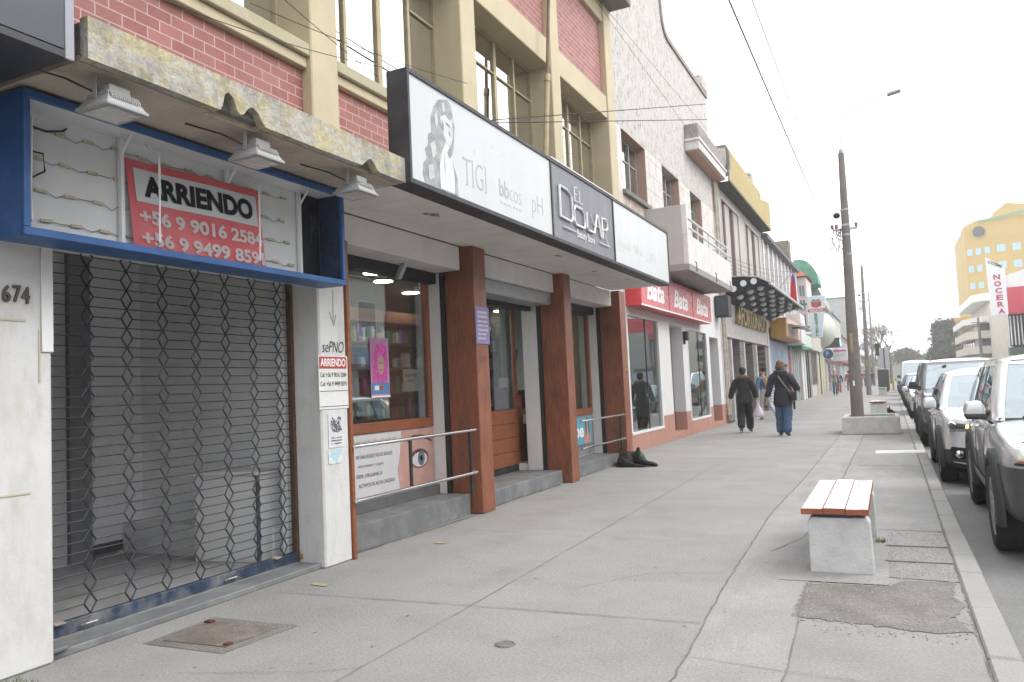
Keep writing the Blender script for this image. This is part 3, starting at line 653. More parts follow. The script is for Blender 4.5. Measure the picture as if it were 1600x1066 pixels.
pic([(6.50,3.96),(6.54,3.90),(6.52,3.82),(6.50,3.70),(6.46,3.61),(6.40,3.57),(6.36,3.62),(6.44,3.70),(6.50,3.78),(6.50,3.88)], print_dark, .0042)
pic([(6.46,3.56),(6.55,3.42),(6.56,3.26),(6.49,3.26),(6.50,3.42)], print_dark, .0042)
pic([(6.12,3.90),(6.18,3.96),(6.20,3.86),(6.15,3.80)], mat('print_mid', (.5,.54,.53), .5, .2, 9), .0028); pic([(6.02,3.62),(6.12,3.68),(6.14,3.56),(6.06,3.50)], MATS['print_mid'], .0028); pic([(5.96,3.42),(6.06,3.45),(6.08,3.33),(5.98,3.3)], MATS['print_mid'], .0028); pic([(6.28,4.05),(6.34,4.08),(6.36,4.0),(6.3,3.98)], MATS['print_mid'], .0028)
pic([(6.36,3.90),(6.42,3.885),(6.45,3.86),(6.42,3.875),(6.36,3.885)], print_dark, .0056); pic([(6.41,3.83),(6.44,3.845),(6.46,3.80),(6.43,3.79)], MATS['print_mid'], .0056); pic([(6.28,3.90),(6.31,3.86),(6.30,3.80),(6.27,3.84)], print_dark, .0056); pic([(6.30,3.60),(6.33,3.5),(6.31,3.40),(6.28,3.48)], MATS['print_mid'], .0056)
# EL DOLAR lettering drawn as thin tubes
lw = mat('neon_white', (.8,.8,.8), .4, 0)
def stroke(pts, r=.016): return MB().tube([(tx+.02,8.72+(p[0]-9.0)*.98,3.41+(p[1]-3.42)*.88) for p in pts], r, 5).build('letter_stroke', lw, pb)
D0 = 8.95
stroke([(9.0,3.98),(9.28,3.97),(9.40,3.92),(9.42,3.80),(9.42,3.60),(9.36,3.54),(9.0,3.55),(9.0,3.98)])
stroke([(9.52,3.80),(9.78,3.80),(9.86,3.75),(9.87,3.60),(9.84,3.53),(9.54,3.53),(9.49,3.58),(9.49,3.75),(9.52,3.80)])
stroke([(9.95,3.80),(9.95,3.56),(10.0,3.53),(10.22,3.53)])
stroke([(10.22,3.53),(10.36,3.84),(10.40,3.84),(10.50,3.52)])
stroke([(10.12,3.80),(10.22,3.66),(10.40,3.66),(10.62,3.62),(10.84,3.40)], .008)
stroke([(10.56,3.50),(10.56,3.83),(10.70,3.84),(10.80,3.80),(10.80,3.70),(10.70,3.66),(10.60,3.66)])
stroke([(9.52,3.88),(9.52,4.08),(9.62,4.08)], .008); stroke([(9.52,3.98),(9.60,3.98)], .008); stroke([(9.52,3.88),(9.64,3.88)], .008); stroke([(9.70,4.06),(9.70,3.88),(9.80,3.88)], .008)
stroke([(9.1,3.42),(9.55,3.42)], .008); stroke([(10.45,3.42),(10.86,3.42)], .008)
text('lettering', 'Beauty Store', (tx+.006,9.30,3.33), '+x', .66, .13, lw, pb, depth=.002)
pale = mat('letter_pale', (.56,.56,.55), .5, .1)
text('lettering', 'Fermulle', (tx,10.98,3.50), '+x', .72, .13, pale, pc, depth=.001); MB().box(tx,tx+.001,11.0,11.6,3.44,3.45).build('underline', pale, pc)
text('lettering', 'Bulb Inn', (tx,11.8,3.50), '+x', .52, .15, pale, pc, depth=.001, bold=.02); text('lettering', 'OPI', (tx,12.5,3.44), '+x', .55, .20, pale, pc, depth=.001, bold=-.01)

# ------------------------------------------------------------------ beauty shop front
for i, (a, b_) in enumerate(((8.28,8.66),(11.20,11.56),(14.0,14.40))):
    MB().box(-4.86,-4.452,a+.03,b_-.03,.004,3.222).build('wooden_pillar', wood_red, yb, bevel=.008)
    MB().box(-4.92,-4.862,a,b_,.2,3.2).build('guide_channel', black_metal, yb)
    MB().box(-5.18,-4.922,a+.005,b_+.0,.2,3.2).build('jamb', white_wall, yb, bevel=.005)
# steps
MB().box(-5.1,-4.60,5.84,8.27,0,.245).build('step', step_tile, yb, bevel=.006); MB().box(-9,-4.60,8.67,11.19,0,.20).build('step', step_tile, yb, bevel=.006); MB().box(-5.1,-4.60,11.57,13.99,0,.205).build('step', step_tile, yb, bevel=.006)
MB().box(-9,-5.1,5.5,8.6,0,.3).build('floor', room, yb); MB().box(-9,-5.1,11.25,14.3,0,.3).build('floor', room, yb)
MB().box(-9,-4.95,5.5,14.2,3.0,3.2).build('ceiling', mat('ceiling', (.42,.42,.41), .8, .03), yb)
MB().box(-9.1,-9.0,5.5,14.2,0,3.2).build('inner_wall', mat('shop_back', (.26,.25,.24), .8, .2, 2), yb)
# shutter boxes
for a, b_, m in ((5.84,8.27,black_metal),(11.57,13.99,black_metal)): MB().box(-5.08,-4.951,a,b_,2.80,3.0).build('shutter_box', m, yb, bevel=.01)
MB().box(-5.0,-4.65,8.67,11.19,2.74,2.928).build('shutter_box', galv, yb, bevel=.02); MB().box(-5.1,-5.001,8.67,11.19,2.68,2.80).build('shutter_box', black_metal, yb)
MB().prism([(-4.86,2.93),(-4.80,2.93),(-4.90,2.76),(-4.945,2.76)], 'y', 7.35, 7.42).build('bracket', galv, yb)
# window one
def shopwin(a, b_, z0, z1, x=-5.1, fw=.08):
    f = MB(); f.box(x-.05,x+.03,a,a+fw,z0,z1); f.box(x-.05,x+.03,b_-fw,b_,z0,z1); f.box(x-.05,x+.03,a+fw,b_-fw,z1-fw,z1); f.box(x-.05,x+.05,a+fw,b_-fw,z0,z0+.11)
    f = f.build('display_window', wood_trim, yb, bevel=.006); MB().box(x-.006,x,a+fw,b_-fw,z0+.11,z1-fw).build('pane', glass_shop, f); return f
shopwin(5.84,8.275,1.06,2.99); MB().box(-5.16,-5.02,5.85,8.275,.248,.36).build('plinth', mat('plinth_dark', (.12,.12,.12), .6, .2), yb)
shopwin(11.57,13.99,.95,2.96,fw=.09); MB().box(-5.16,-5.08,11.57,13.99,.3,.95).build('apron', mat('apron_grey', (.3,.3,.3), .7, .2), yb)
ap = MB()
for k in range(30): ap.box(-5.078,-5.06,11.6+k*.08,11.63+k*.08,.22,.94)
ap.build('corrugated_sheet', galv, yb)
# advert with an eye
adm = mat('advert_paper', (.60,.59,.60), .35, .06, 2)
t = thing('advertisement', 'wide lash advert with eye print under the first display window', 'advertisement', (-5.08,7.2,.36))
MB().box(-5.085,-5.07,5.86,8.27,.37,1.055).build('panel', adm, t)
def adp(nm, pts, m, d=0, parent=None): return MB().prism(pts, 'x', -5.0695+d, -5.068+d).build(nm, m, t)
skin_p = mat('print_skin', (.50,.30,.26), .5, .12, 5)
adp('print', [(7.50,.375),(7.46,.62),(7.52,.8),(7.56,1.05),(8.26,1.05),(8.26,.375)], skin_p)
def ell(cy, cz, ry, rz, n=24, p=1): return [(cy+ry*cos(2*pi*k/n), cz+rz*sin(2*pi*k/n)*(abs(sin(2*pi*k/n))**(p-1) if p != 1 else 1)) for k in range(n)]
adp('print', ell(7.92,.70,.20,.115), mat('eye_shadow', (.2,.10,.09), .5, .3, 12), .002); adp('print', ell(7.92,.69,.165,.085), mat('eye_white', (.6,.58,.58), .4, 0), .004); adp('print', ell(7.95,.70,.075,.085), mat('iris', (.14,.2,.24), .3, .3, 30), .006); adp('print', ell(7.95,.70,.03,.036), letter_dark, .008)
adp('print', [(7.66,.93),(7.80,.985),(8.0,.975),(8.2,.90),(8.2,.875),(8.0,.94),(7.8,.955),(7.68,.91)], mat('brow', (.1,.05,.04), .6, .2), .002)
for kk in range(9):
    a = pi*.15+kk*pi*.085; c = Vector((0,7.92+.165*cos(a),.70+.085*sin(a))); d = Vector((0,7.92+.20*cos(a),.70+.115*sin(a))); MB().tube([(-5.058,c.y,c.z),(-5.058,d.y,d.z)], [.006,.002], 4).build('lash', letter_dark, t)
adp('print', [(5.87,.42),(6.02,.56),(6.28,.9),(6.5,1.0),(6.55,.95),(6.38,.78),(6.10,.5),(5.87,.38)], mat('mascara', (.16,.155,.16), .3, .3, 8, stain=((.5,.5,.5), .5, 5)), .001)
adp('print', [(5.87,.72),(6.1,.82),(6.42,1.04),(6.3,1.05),(6.0,.95),(5.87,.85)], MATS['mascara'], .001)
text('lettering', 'LARGAS Y SALUDABLES', (-5.068,6.62,.92), '+x', .82, .07, mat('gold_print', (.35,.30,.27), .5, 0), t, depth=.001)
for kk, s in enumerate(('90 DIAS RESULTADOS REALES','PESTAÑAS Y CEJAS','100% ORGANICA','ACTIVOS DE ALTA CALIDAD')): text('lettering', s, (-5.068,6.70+.03*(kk%2),.80-kk*.10), '+x', .66-(.2 if kk in (1,2) else 0), .04, mat('print_text', (.12,.12,.13), .5, 0), t, depth=.001)
# second advert, bay three
t2 = thing('advertisement', 'blue advert with a woman under the second display window', 'advertisement', (-5.05,12.8,.36))
MB().box(-5.056,-5.045,12.2,13.8,.42,.90).build('panel', mat('advert_blue', (.12,.36,.5), .4, .05, 2), t2)
text('lettering', 'be', (-5.044,12.95,.55), '+x', .42, .25, letter_white, t2, depth=.001, bold=.03)
MB().prism([(13.35,.43),(13.40,.62),(13.48,.70),(13.50,.86),(13.60,.88),(13.64,.78),(13.62,.68),(13.70,.60),(13.74,.43)], 'x', -5.044,-5.0425).build('print', skin_p, t2)
MB().prism([(13.46,.55),(13.47,.86),(13.56,.895),(13.63,.87),(13.66,.6),(13.62,.6),(13.60,.84),(13.52,.84),(13.51,.6)], 'x', -5.042,-5.0405).build('print', MATS['brow'], t2)
# poster in window one
t = thing('poster', 'poster of a pink haired person taped inside the first display window', 'poster', (-5.09,6.9,1.4))
pcx = -5.094; PO = .42
MB().box(pcx,pcx+.004,6.62+PO,6.97+PO,1.44,2.10).build('sheet', mat('poster_pink', (.50,.24,.42), .4, .2, 3, stain=((.4,.42,.6), .5, 3)), t)
MB().prism([(u+PO,v) for u,v in ((6.66,1.60),(6.67,1.9),(6.74,2.03),(6.83,2.05),(6.91,2.0),(6.94,1.85),(6.93,1.60))], 'x', pcx+.005,pcx+.006).build('print', mat('pink_hair', (.62,.10,.38), .5, .3, 20), t)
MB().prism(ell(6.81+PO,1.80,.065,.11,16), 'x', pcx+.007,pcx+.008).build('print', skin_p, t)
MB().prism([(u+PO,v) for u,v in ((6.73,1.84),(6.80,1.98),(6.90,1.86),(6.92,2.0),(6.8,2.04),(6.72,1.98))], 'x', pcx+.009,pcx+.010).build('print', MATS['pink_hair'], t)
for a in (6.785,6.835): MB().prism(ell(a+PO,1.82,.013,.007,8), 'x', pcx+.009,pcx+.0095).build('print', letter_dark, t)
MB().prism(ell(6.81+PO,1.745,.02,.008,8), 'x', pcx+.009,pcx+.0095).build('print', MATS['band_red'], t)
MB().box(pcx+.005,pcx+.006,6.63+PO,6.96+PO,1.48,1.60).build('print', mat('poster_blue', (.1,.25,.45), .5, .1), t); MB().box(pcx+.007,pcx+.008,6.68+PO,6.76+PO,1.52,1.57).build('print', letter_white, t); MB().box(pcx+.007,pcx+.008,6.78+PO,6.84+PO,1.52,1.57).build('print', MATS['band_red'], t); MB().box(pcx+.007,pcx+.008,6.62+PO,6.97+PO,1.44,1.46).build('print', letter_white, t)
# purple sign on pillar
t = thing('pillar_sign', 'purple plate with white writing screwed to the first wooden pillar', 'sign', (-4.44,8.47,2.04))
MB().box(-4.449,-4.44,8.30,8.65,2.03,2.49).build('plate', mat('purple', (.24,.20,.38), .45, .08, 4), t, bevel=.003)
for kk in range(7): text('lettering', ('HORARIO','DE ATENCION','LUNES A VIERNES','10:00 A 19:30','SABADOS','10:30 A 18:00','HORAS')[kk], (-4.4395,8.35,2.40-kk*.052), '+x', .25 if kk < 5 else .2, .033 if kk < 2 else .022, letter_white, t, depth=.001, bold=.01)
for a in (8.32,8.63):
    for z in (2.05,2.47): MB().ball((-4.439,a,z), .006, 8, 5).build('screw', steel, t)
# small bright tag on pillar graffiti
tg = thing('graffiti', 'faint scrawl in grey pen on the first wooden pillar', 'graffiti', (-4.45,8.45,1.7)); text('scrawl', 'SMP', (-4.4515,8.37,1.80), '+x', .2, .09, mat('scrawl_grey', (.13,.09,.08), .6, .2), tg, depth=.001, bold=-.005, shear=.2)
tg = thing('graffiti', 'green scribble on the third wooden pillar', 'graffiti', (-4.45,14.25,1.8)); text('scrawl', 'S8', (-4.4515,14.17,1.72), '+x', .16, .26, mat('scrawl_green', (.22,.27,.06), .6, .2), tg, depth=.001)
# rails
def rail(y0, y1, z0, z1, posts, lab):
    t = thing('handrail', lab, 'handrail', (-4.42,(y0+y1)/2,z0), 'steel rails before the display windows')
    for z in (z0, z1): MB().tube([(-4.40,y0,z),(-4.40,y1-.05,z),(-4.42,y1,z),(-4.50,y1+.01,z)], .018, 10).build('bar', steel, t, smooth=True)
    for p in posts: MB().box(-4.415,-4.395,p-.018,p+.018,z0+.01,z1-.01).build('bracket', black_metal, t)
    MB().box(-4.515,-4.485,y1-.02,y1+.02,.25,z1+.02).build('post', black_metal, t, bevel=.004)
rail(5.80,8.14,.52,1.01,(6.72,),'polished steel rail with two bars before the eye advert'); rail(11.57,13.85,.49,.92,(),'polished steel rail with two bars by the sleeping dog')
# door bay: wood panel, glass over
dp = MB()
for kk in range(4): dp.box(-5.33,-5.30,8.9,11.18,.30+kk*.215,.30+kk*.215+.21)
d_ = dp.build('door_screen', wood_trim, yb, bevel=.004)
MB().box(-5.33,-5.31,8.9,11.15,.201,.295).build('kick_plate', black_metal, d_)
MB().box(-5.325,-5.318,8.9,11.1,1.17,2.72).build('pane', glass_shop, d_); MB().box(-5.34,-5.30,11.12,11.19,1.165,2.72).build('stile', wood_trim, d_)
# shelves with products
def shelf(x, y0, y1, zs, lab, seed, along='y', wood=None):
    r = random.Random(seed); t = thing('product_shelf', lab, 'shelf', (x,(y0+y1)/2,.3), 'product shelves inside the beauty shop')
    f = MB(); f.box(x-.32,x-.30,y0,y1,.3,2.7); f.box(x-.30,x,y0-.02,y0,.3,2.7); f.box(x-.30,x,y1,y1+.02,.3,2.7)
    for z in zs: f.box(x-.30,x,y0,y1,z-.025,z)
    f.build('carcass', wood or mat('shelf_wood', (.24,.12,.07), .5, .2, 4), t)
    pal = [mat('prod_%s' % n, c, .4, .05) for n, c in (('black',(.03,.03,.03)),('white',(.6,.6,.6)),('red',(.4,.04,.05)),('violet',(.25,.15,.4)),('cream',(.5,.42,.3)),('green',(.08,.2,.12)),('blue',(.06,.15,.4)))]
    cnt = 0
    for z in zs:
        y = y0+.04
        while y < y1-.06 and cnt < 95:
            w_ = r.uniform(.05,.10); h = r.uniform(.12,.26); m = r.choice(pal)
            if r.random() < .5: MB().lathe([(w_*.45,z),(w_*.45,z+h*.7),(w_*.2,z+h*.8),(w_*.2,z+h)], (x-.08,y+w_/2,0), seg=8).build('bottle', m, t, smooth=True)
            else: MB().box(x-.14,x-.03,y,y+w_,z+.001,z+h).build('carton', m, t)
            y += w_+r.uniform(.01,.06); cnt += 1
shelf(-6.3, 8.3, 10.6, (.8,1.15,1.5,1.85,2.2,2.5), 'brown shelf of bottles seen through the first display window', 1)
def shelf_facing(y, x0, x1, zs, lab, seed):
    r = random.Random(seed); t = thing('product_shelf', lab, 'shelf', ((x0+x1)/2,y,.3), 'product shelves inside the beauty shop')
    f = MB(); f.box(x0,x1,y+.28,y+.30,.3,2.75); f.box(x0-.02,x0,y,y+.3,.3,2.75); f.box(x1,x1+.02,y,y+.3,.3,2.75); f.box((x0+x1)/2-.01,(x0+x1)/2+.01,y+.01,y+.28,.3,2.75)
    for z in zs: f.box(x0,x1,y,y+.28,z-.025,z)
    f.build('carcass', mat('shelf_grey', (.20,.21,.22), .5, .2, 4), t); cnt = 0
    pal = [MATS['prod_'+q] for q in ('black','white','red','violet','cream','white','blue')]
    for z in zs:
        x = x0+.03
        while x < x1-.06 and cnt < 95:
            w_ = r.uniform(.05,.11); h = r.uniform(.12,.26); m = r.choice(pal)
            if abs(x+w_/2-(x0+x1)/2) > .06: MB().box(x,x+w_,y+.04,y+.15,z+.001,z+h).build('carton', m, t)
            x += w_+r.uniform(.01,.05); cnt += 1
shelf_facing(13.3, -7.6, -5.82, (.8,1.15,1.5,1.85,2.2,2.5), 'tall grey shelf of boxes seen through the doorway', 2)
# counter with things inside first window
t = MB().box(-9,-5.15,5.84,5.86,0,3.2).build('inner_wall', MATS['shop_back'], yb); t = thing('promo_card', 'white card reading ALFAPARF inside the first display window', 'card', (-5.6,7.9,1.4)); MB().box(-5.55,-5.545,8.36,8.70,1.50,1.78).build('card', paper, t); text('lettering','ALFAPARF', (-5.544,8.38,1.68), '+x', .30,.05, letter_dark, t, depth=.001); text('lettering','MILANO', (-5.544,8.45,1.62), '+x', .15,.03, letter_dark, t, depth=.001)
t = thing('pennant', 'blue triangular pennant hanging inside the doorway', 'pennant', (-5.4,11.4,1.9)); MB().prism([(11.30,2.12),(11.62,2.12),(11.46,1.74)], 'x', -5.46,-5.455).build('cloth', mat('pennant_blue', (.05,.16,.45), .7, .1), t)
t = thing('pennant', 'pale grey triangular pennant hanging below the blue one', 'pennant', (-5.4,11.5,1.5)); MB().prism([(11.32,1.68),(11.68,1.68),(11.50,1.36)], 'x', -5.46,-5.455).build('cloth', mat('pennant_grey', (.5,.5,.52), .7, .1), t)
t = thing('merchandise_stack', 'stack of boxes on a low cabinet inside the doorway', 'boxes', (-5.5,11.4,1.15)); MB().box(-5.62,-5.40,10.9,11.95,.3,1.148).build('cabinet', wood_trim, t)
for kk,(a,b_,h,c) in enumerate(((10.95,11.1,.35,'violet'),(11.15,11.24,.5,'white'),(11.27,11.35,.45,'cream'),(11.4,11.6,.22,'red'),(11.7,11.9,.3,'black'))): MB().box(-5.6,-5.42,a,b_,1.15,1.15+h).build('carton', MATS['prod_'+c], t)
t = thing('merchandise_stack', 'pale cartons standing in the second display window', 'boxes', (-5.4,13.4,1.06))
for kk,(a,b_,h) in enumerate(((13.0,13.1,.22),(13.15,13.3,.3),(13.4,13.62,.34))): MB().box(-5.5,-5.35,a,b_,1.06,1.06+h).build('carton', white_wall, t)
MB().box(-5.75,-5.72,11.57,13.99,.3,3.0).build('display_back', mat('display_back', (.40,.41,.39), .8, .04), yb)
MB().box(-5.72,-5.16,11.57,13.99,.9,1.05).build('display_shelf', white_wall, yb); MB().box(-5.9,-5.16,5.85,7.6,.95,1.10).build('display_shelf', roomd, yb)
lampe = mat('lamp_on', (1,1,1), .5, 0, emit=((1,.97,.9), 32))
for kk, (xx, yy, lb) in enumerate(((-5.72,8.05,'nearest round lit ceiling lamp seen through the first display window'),(-6.03,8.7,'second round lit ceiling lamp seen through the first display window'),(-6.42,9.97,'round lit ceiling lamp deep behind the first display window'),(-6.70,13.55,'left round lit ceiling lamp seen above the doorway screen'),(-6.70,14.1,'middle round lit ceiling lamp seen above the doorway screen'))):
    t = thing('ceiling_lamp', lb, 'ceiling lamp', (xx,yy,2.99), 'round ceiling lamps inside the beauty shop'); MB().lathe([(.12,2.982),(.12,2.998)], (xx,yy,0), seg=20).build('lamp_disc', lampe, t); MB().lathe([(.145,2.99),(.145,2.999)], (xx,yy,0), seg=20).build('lamp_ring', white_wall, t)
# bamboo / pole leaning in front of upper window three
t = thing('pole', 'tan painted pole leaning upright before the upper windows', 'pole', (-4.35,10.5,3.4))
MB().tube([(-4.38,10.35,3.42),(-4.33,10.7,6.1)], [.045,.04], 10).build('lower_tube', frame_tan, t, smooth=True); MB().tube([(-4.33,10.7,6.12),(-4.28,10.95,8.3)], [.028,.024], 8).build('upper_tube', mat('pole_brown', (.2,.14,.09), .7, .2), t, smooth=True)
MB().tube([(-4.332,10.69,6.05),(-4.328,10.71,6.16)], .05, 10).build('collar', frame_tan, t, smooth=True)

# ------------------------------------------------------------------ neighbour building at far left with a dark sign box
t = thing('commercial_building', 'plain white building at the near left edge under a dark sign box', 'building', (-6,0,0))
MB().box(-16,-4.5,-6,2.44,0,6.5).build('wall', white_paint, t, bevel=.02)
MB().box(-4.499,-4.47,.2,2.2,.1,2.3).build('shutter', black_metal, t)
t = thing('sign_box', 'dark grey sign box at the top left corner', 'sign box', (-3.9,1.5,3.3))
MB().box(-4.49,-3.50,-.8,2.47,3.16,5.0).build('casing', dark_sign, t, bevel=.01); MB().box(-3.499,-3.49,-.75,2.43,3.20,4.95).build('face', mat('sign_face_grey', (.075,.08,.095), .45, .1, 2), t)
MB().box(-3.502,-3.485,2.43,2.475,3.155,5.0).build('edge_trim', mat('trim_lilac', (.3,.3,.34), .4, .05), t); MB().box(-3.502,-3.485,-.8,2.43,3.155,3.19).build('edge_trim', dark_sign, t)
MB().box(-4.495,-4.2,-.8,2.3,2.85,3.155).build('lower_box', blue_paint, t)
# ------------------------------------------------------------------ SHOE SHOP BUILDING (pink render, peeling)
pink_wall = mat('pink_wall', (.55,.49,.46), .85, .06, 2, .4, 40, peel=((.62,.605,.58), .47, 3.2, (1,1.3,.7)), stain=((.40,.31,.27), .45, 3.5, (1,2,.5)))
peeling = mat('peeling_wall', (.52,.495,.475), .9, .06, 3, .5, 40, peel=((.24,.19,.165), .575, 8, (1,2.0,.7)), stain=((.40,.35,.32), .6, 4, (1,2,.4)))
peach = mat('peach_reveal', (.45,.30,.235), .85, .1, 3, .3, 40, stain=((.35,.26,.2), .5, 3))
shoe_white = mat('shop_white', (.66,.655,.65), .6, .04, 3, .08, 20)
pink_tile = mat('pink_tile', (.42,.215,.165), .5, .06, 2, .05, 20, streak=((.48,.30,.26), .5))
pink_dark = mat('brown_tile', (.26,.105,.07), .5, .08, 2, .05)
CX = -5.05; c0, c1 = 14.43, 27.15
cb = thing('commercial_building', 'peeling pale pink building above the shoe shop', 'building', (-6,20,0))
# upper wall with window openings
UW = [(16.70,18.62,5.80,7.22),(20.2,22.05,5.2,7.25),(23.45,25.0,5.2,7.35)]
wl = MB(); xb = CX-.32
wl.box(xb,CX,c0,UW[0][0],4.02,7.22); wl.box(xb,CX,UW[0][0],UW[0][1],4.02,UW[0][2])
wl.box(xb,CX,UW[0][1],UW[1][0],4.02,7.22); wl.box(xb,CX,UW[1][0],UW[1][1],4.02,UW[1][2]); wl.box(xb,CX,UW[1][1],UW[2][0],4.02,7.22)
wl.box(xb,CX,UW[2][0],UW[2][1],4.02,UW[2][2]); wl.box(xb,CX,UW[2][1],c1,4.02,7.22)
wl.build('wall', pink_wall, cb)
MB().prism([(c0,7.222),(26.9,7.222),(26.9,11.15),(21.6,11.12),(21.3,11.2),(21.05,11.45),(20.9,12.2),(20.3,12.9),(18,13.4),(c0,13.4)], 'x', xb, CX).build('gable_wall', peeling, cb)
MB().box(xb,CX-.02,26.9,c1,7.222,8.5).build('gable_wall', peach, cb)
MB().prism([(26.95,11.16),(21.6,11.13),(21.3,11.21),(21.06,11.46),(20.91,12.21),(20.9,12.4),(21.05,12.4),(21.2,11.6),(21.4,11.35),(21.7,11.27),(26.95,11.30)], 'x', xb-.1, CX+.05).build('coping', mat('coping_pinkgrey', (.33,.28,.26), .9, .2, 5, .5, 30), cb)
MB().box(CX-.5,CX+.06,26.1,26.95,11.31,11.75).build('pier_cap', peeling, cb, bevel=.03)
MB().box(-16,-15.8,c0,c1,0,9).build('rear_wall', pink_wall, cb); MB().box(-15.8,CX-.33,c0,c1,8.9,9.1).build('roof', ledge_grey, cb); MB().box(-15.8,CX-.33,c0,c1,3.9,4.0).build('upper_floor', ledge_grey, cb)
MB().box(-15.8,CX-.33,c1-.2,c1,0,9).build('side_wall', pink_wall, cb)
MB().box(-9,-8.8,c0,c1-.2,4.0,8.9).build('partition', MATS['room_wall'], cb)
gl = mat('grey_lines', (.42,.40,.38), .9, 0)
for i, (a, b_, z0, z1) in enumerate(UW):
    f = MB(); gx2 = CX-.26; fw = .05
    f.box(gx2-.03,gx2+.03,a,a+fw,z0,z1); f.box(gx2-.03,gx2+.03,b_-fw,b_,z0,z1); f.box(gx2-.03,gx2+.03,a+fw,b_-fw,z1-fw,z1); f.box(gx2-.03,gx2+.03,a+fw,b_-fw,z0,z0+fw)
    n = 3
    for kk in range(1,n): yy = a+(b_-a)*kk/n; f.box(gx2-.03,gx2+.035,yy-.03,yy+.03,z0+fw,z1-fw)
    for kk in range(n): ya = a+(b_-a)*kk/n+.035; yc = a+(b_-a)*(kk+1)/n-.035; f.box(gx2-.015,gx2+.02,ya,yc,z1-.52,z1-.49)
    f = f.build('window', mat('frame_grey', (.36,.36,.36), .6, .1), cb)
    MB().box(gx2-.01,gx2-.004,a+.01,b_-.01,z0+.01,z1-.01).build('pane', glass_up, f); MB().box(gx2-.32,gx2-.30,a,b_,z0,z1).build('curtain', MATS['curtain'], f)
    MB().box(xb+.001,CX+.002,b_-.012,b_+.002,z0,z1).build('reveal', peach, cb) ; MB().box(xb+.001,CX+.002,a,b_-.013,z1-.012,z1+.002).build('reveal', peach, cb)
MB().box(CX-.2,CX+.09,16.6,18.7,5.69,5.80).build('window_sill', ledge_grey, cb, bevel=.01)
MB().box(CX+.001,CX+.004,16.7,18.55,4.3,5.68).build('peeled_panel', mat('peel_panel', (.36,.25,.2), .9, .2, 8, .4, 40, peel=((.55,.5,.46), .5, 8, (1,4,.6))), cb)
for z in (5.45,5.85,6.25,6.65,7.05):
    for (a,b_) in ((18.64,20.18),(22.07,23.43)): MB().box(CX+.0,CX+.003,a,b_,z,z+.014).build('groove', gl, cb)
# lower canopy box near far end with cornice
MB().box(CX,CX+.36,23.2,27.3,8.32,8.36).build('cornice', peach, cb); MB().box(CX,CX+.42,23.15,27.4,8.362,8.62).build('cornice', pink_wall, cb, bevel=.01); MB().box(CX,CX+.46,23.1,27.45,8.622,8.70).build('cornice', shoe_white, cb, bevel=.01)
MB().box(CX,CX+.42,23.15,27.4,8.702,9.15).build('cornice', mat('blackened_render', (.3,.28,.26), .9, .25, 6, .6, 30, peel=((.12,.12,.11), .6, 12)), cb, bevel=.02)
# balcony
bx = -4.05
MB().box(CX,bx,18.28,23.85,4.08,4.22).build('balcony_slab', concrete_pale, cb, bevel=.01); 
MB().box(CX,bx-.12,18.28,18.40,4.222,5.64).build('balcony_end', mat('render_grey', (.45,.44,.43), .85, .06, 3, .15, 30), cb, bevel=.01); MB().box(CX,bx-.12,23.7,23.84,4.222,4.9).build('balcony_end', MATS['render_grey'], cb)
MB().box(bx-.12,bx,18.28,23.85,4.222,4.95).build('balcony_wall', mat('balcony_white', (.66,.65,.63), .85, .06, 3, .2, 30, stain=((.4,.38,.35), .5, 5, (1,3,.4))), cb, bevel=.01); MB().box(bx-.12,bx,18.28,18.40,4.952,5.64).build('balcony_end', shoe_white, cb)
rl = thing('balcony_railing', 'white tube railing on the balcony over the shoe shop', 'railing', (bx,21,4.95))
for z in (5.16,5.38): MB().tube([(bx-.06,18.4,z),(bx-.06,23.75,z),(CX+.3,23.78,z)], .028, 8).build('rail', shoe_white, rl, smooth=True)
for y in (19.7,21.05,22.4,23.7): MB().cyl((bx-.06,y,4.95),(bx-.06,y,5.38), .022, seg=8).build('post', shoe_white, rl)
for y in (18.9,21.3,23.4): MB().tube([(bx,y,4.35),(bx+.04,y,4.33),(bx+.04,y,4.1)], .012, 6).build('bracket', rust, cb)
# ground floor
lo = MB()
for a, b_ in ((c0,16.28),(18.95,20.0),(21.35,21.9),(24.55,24.95),(26.35,c1)): lo.box(CX-.3,CX,a,b_,.66,3.25)
lo.box(CX-.3,CX,16.28,18.95,3.02,3.25); lo.box(CX-.3,CX,20.0,21.35,2.98,3.25); lo.box(CX-.3,CX,21.9,24.55,2.98,3.25); lo.box(CX-.3,CX,24.95,26.35,2.85,3.25)
lo.box(CX-.3,CX,c0,c1,3.252,4.018)
lo.build('shopfront', shoe_white, cb)
ba = MB()
for a, b_, z1 in ((c0,16.28,.655),(16.282,18.948,.36),(18.95,20.0,.655),(20.002,21.348,.17),(21.35,21.9,.655),(21.902,24.548,.36),(24.55,24.95,.655),(24.952,26.348,.15),(26.35,c1,.655)): ba.box(CX-.3,CX+.012,a,b_,0,z1)
ba.build('tile_plinth', pink_tile, cb, bevel=.004)
MB().box(CX-.31,CX+.025,16.3,18.93,.362,.42).build('window_sill', shoe_white, cb, bevel=.005); MB().box(CX-.31,CX+.025,21.92,24.53,.362,.42).build('window_sill', shoe_white, cb, bevel=.005)
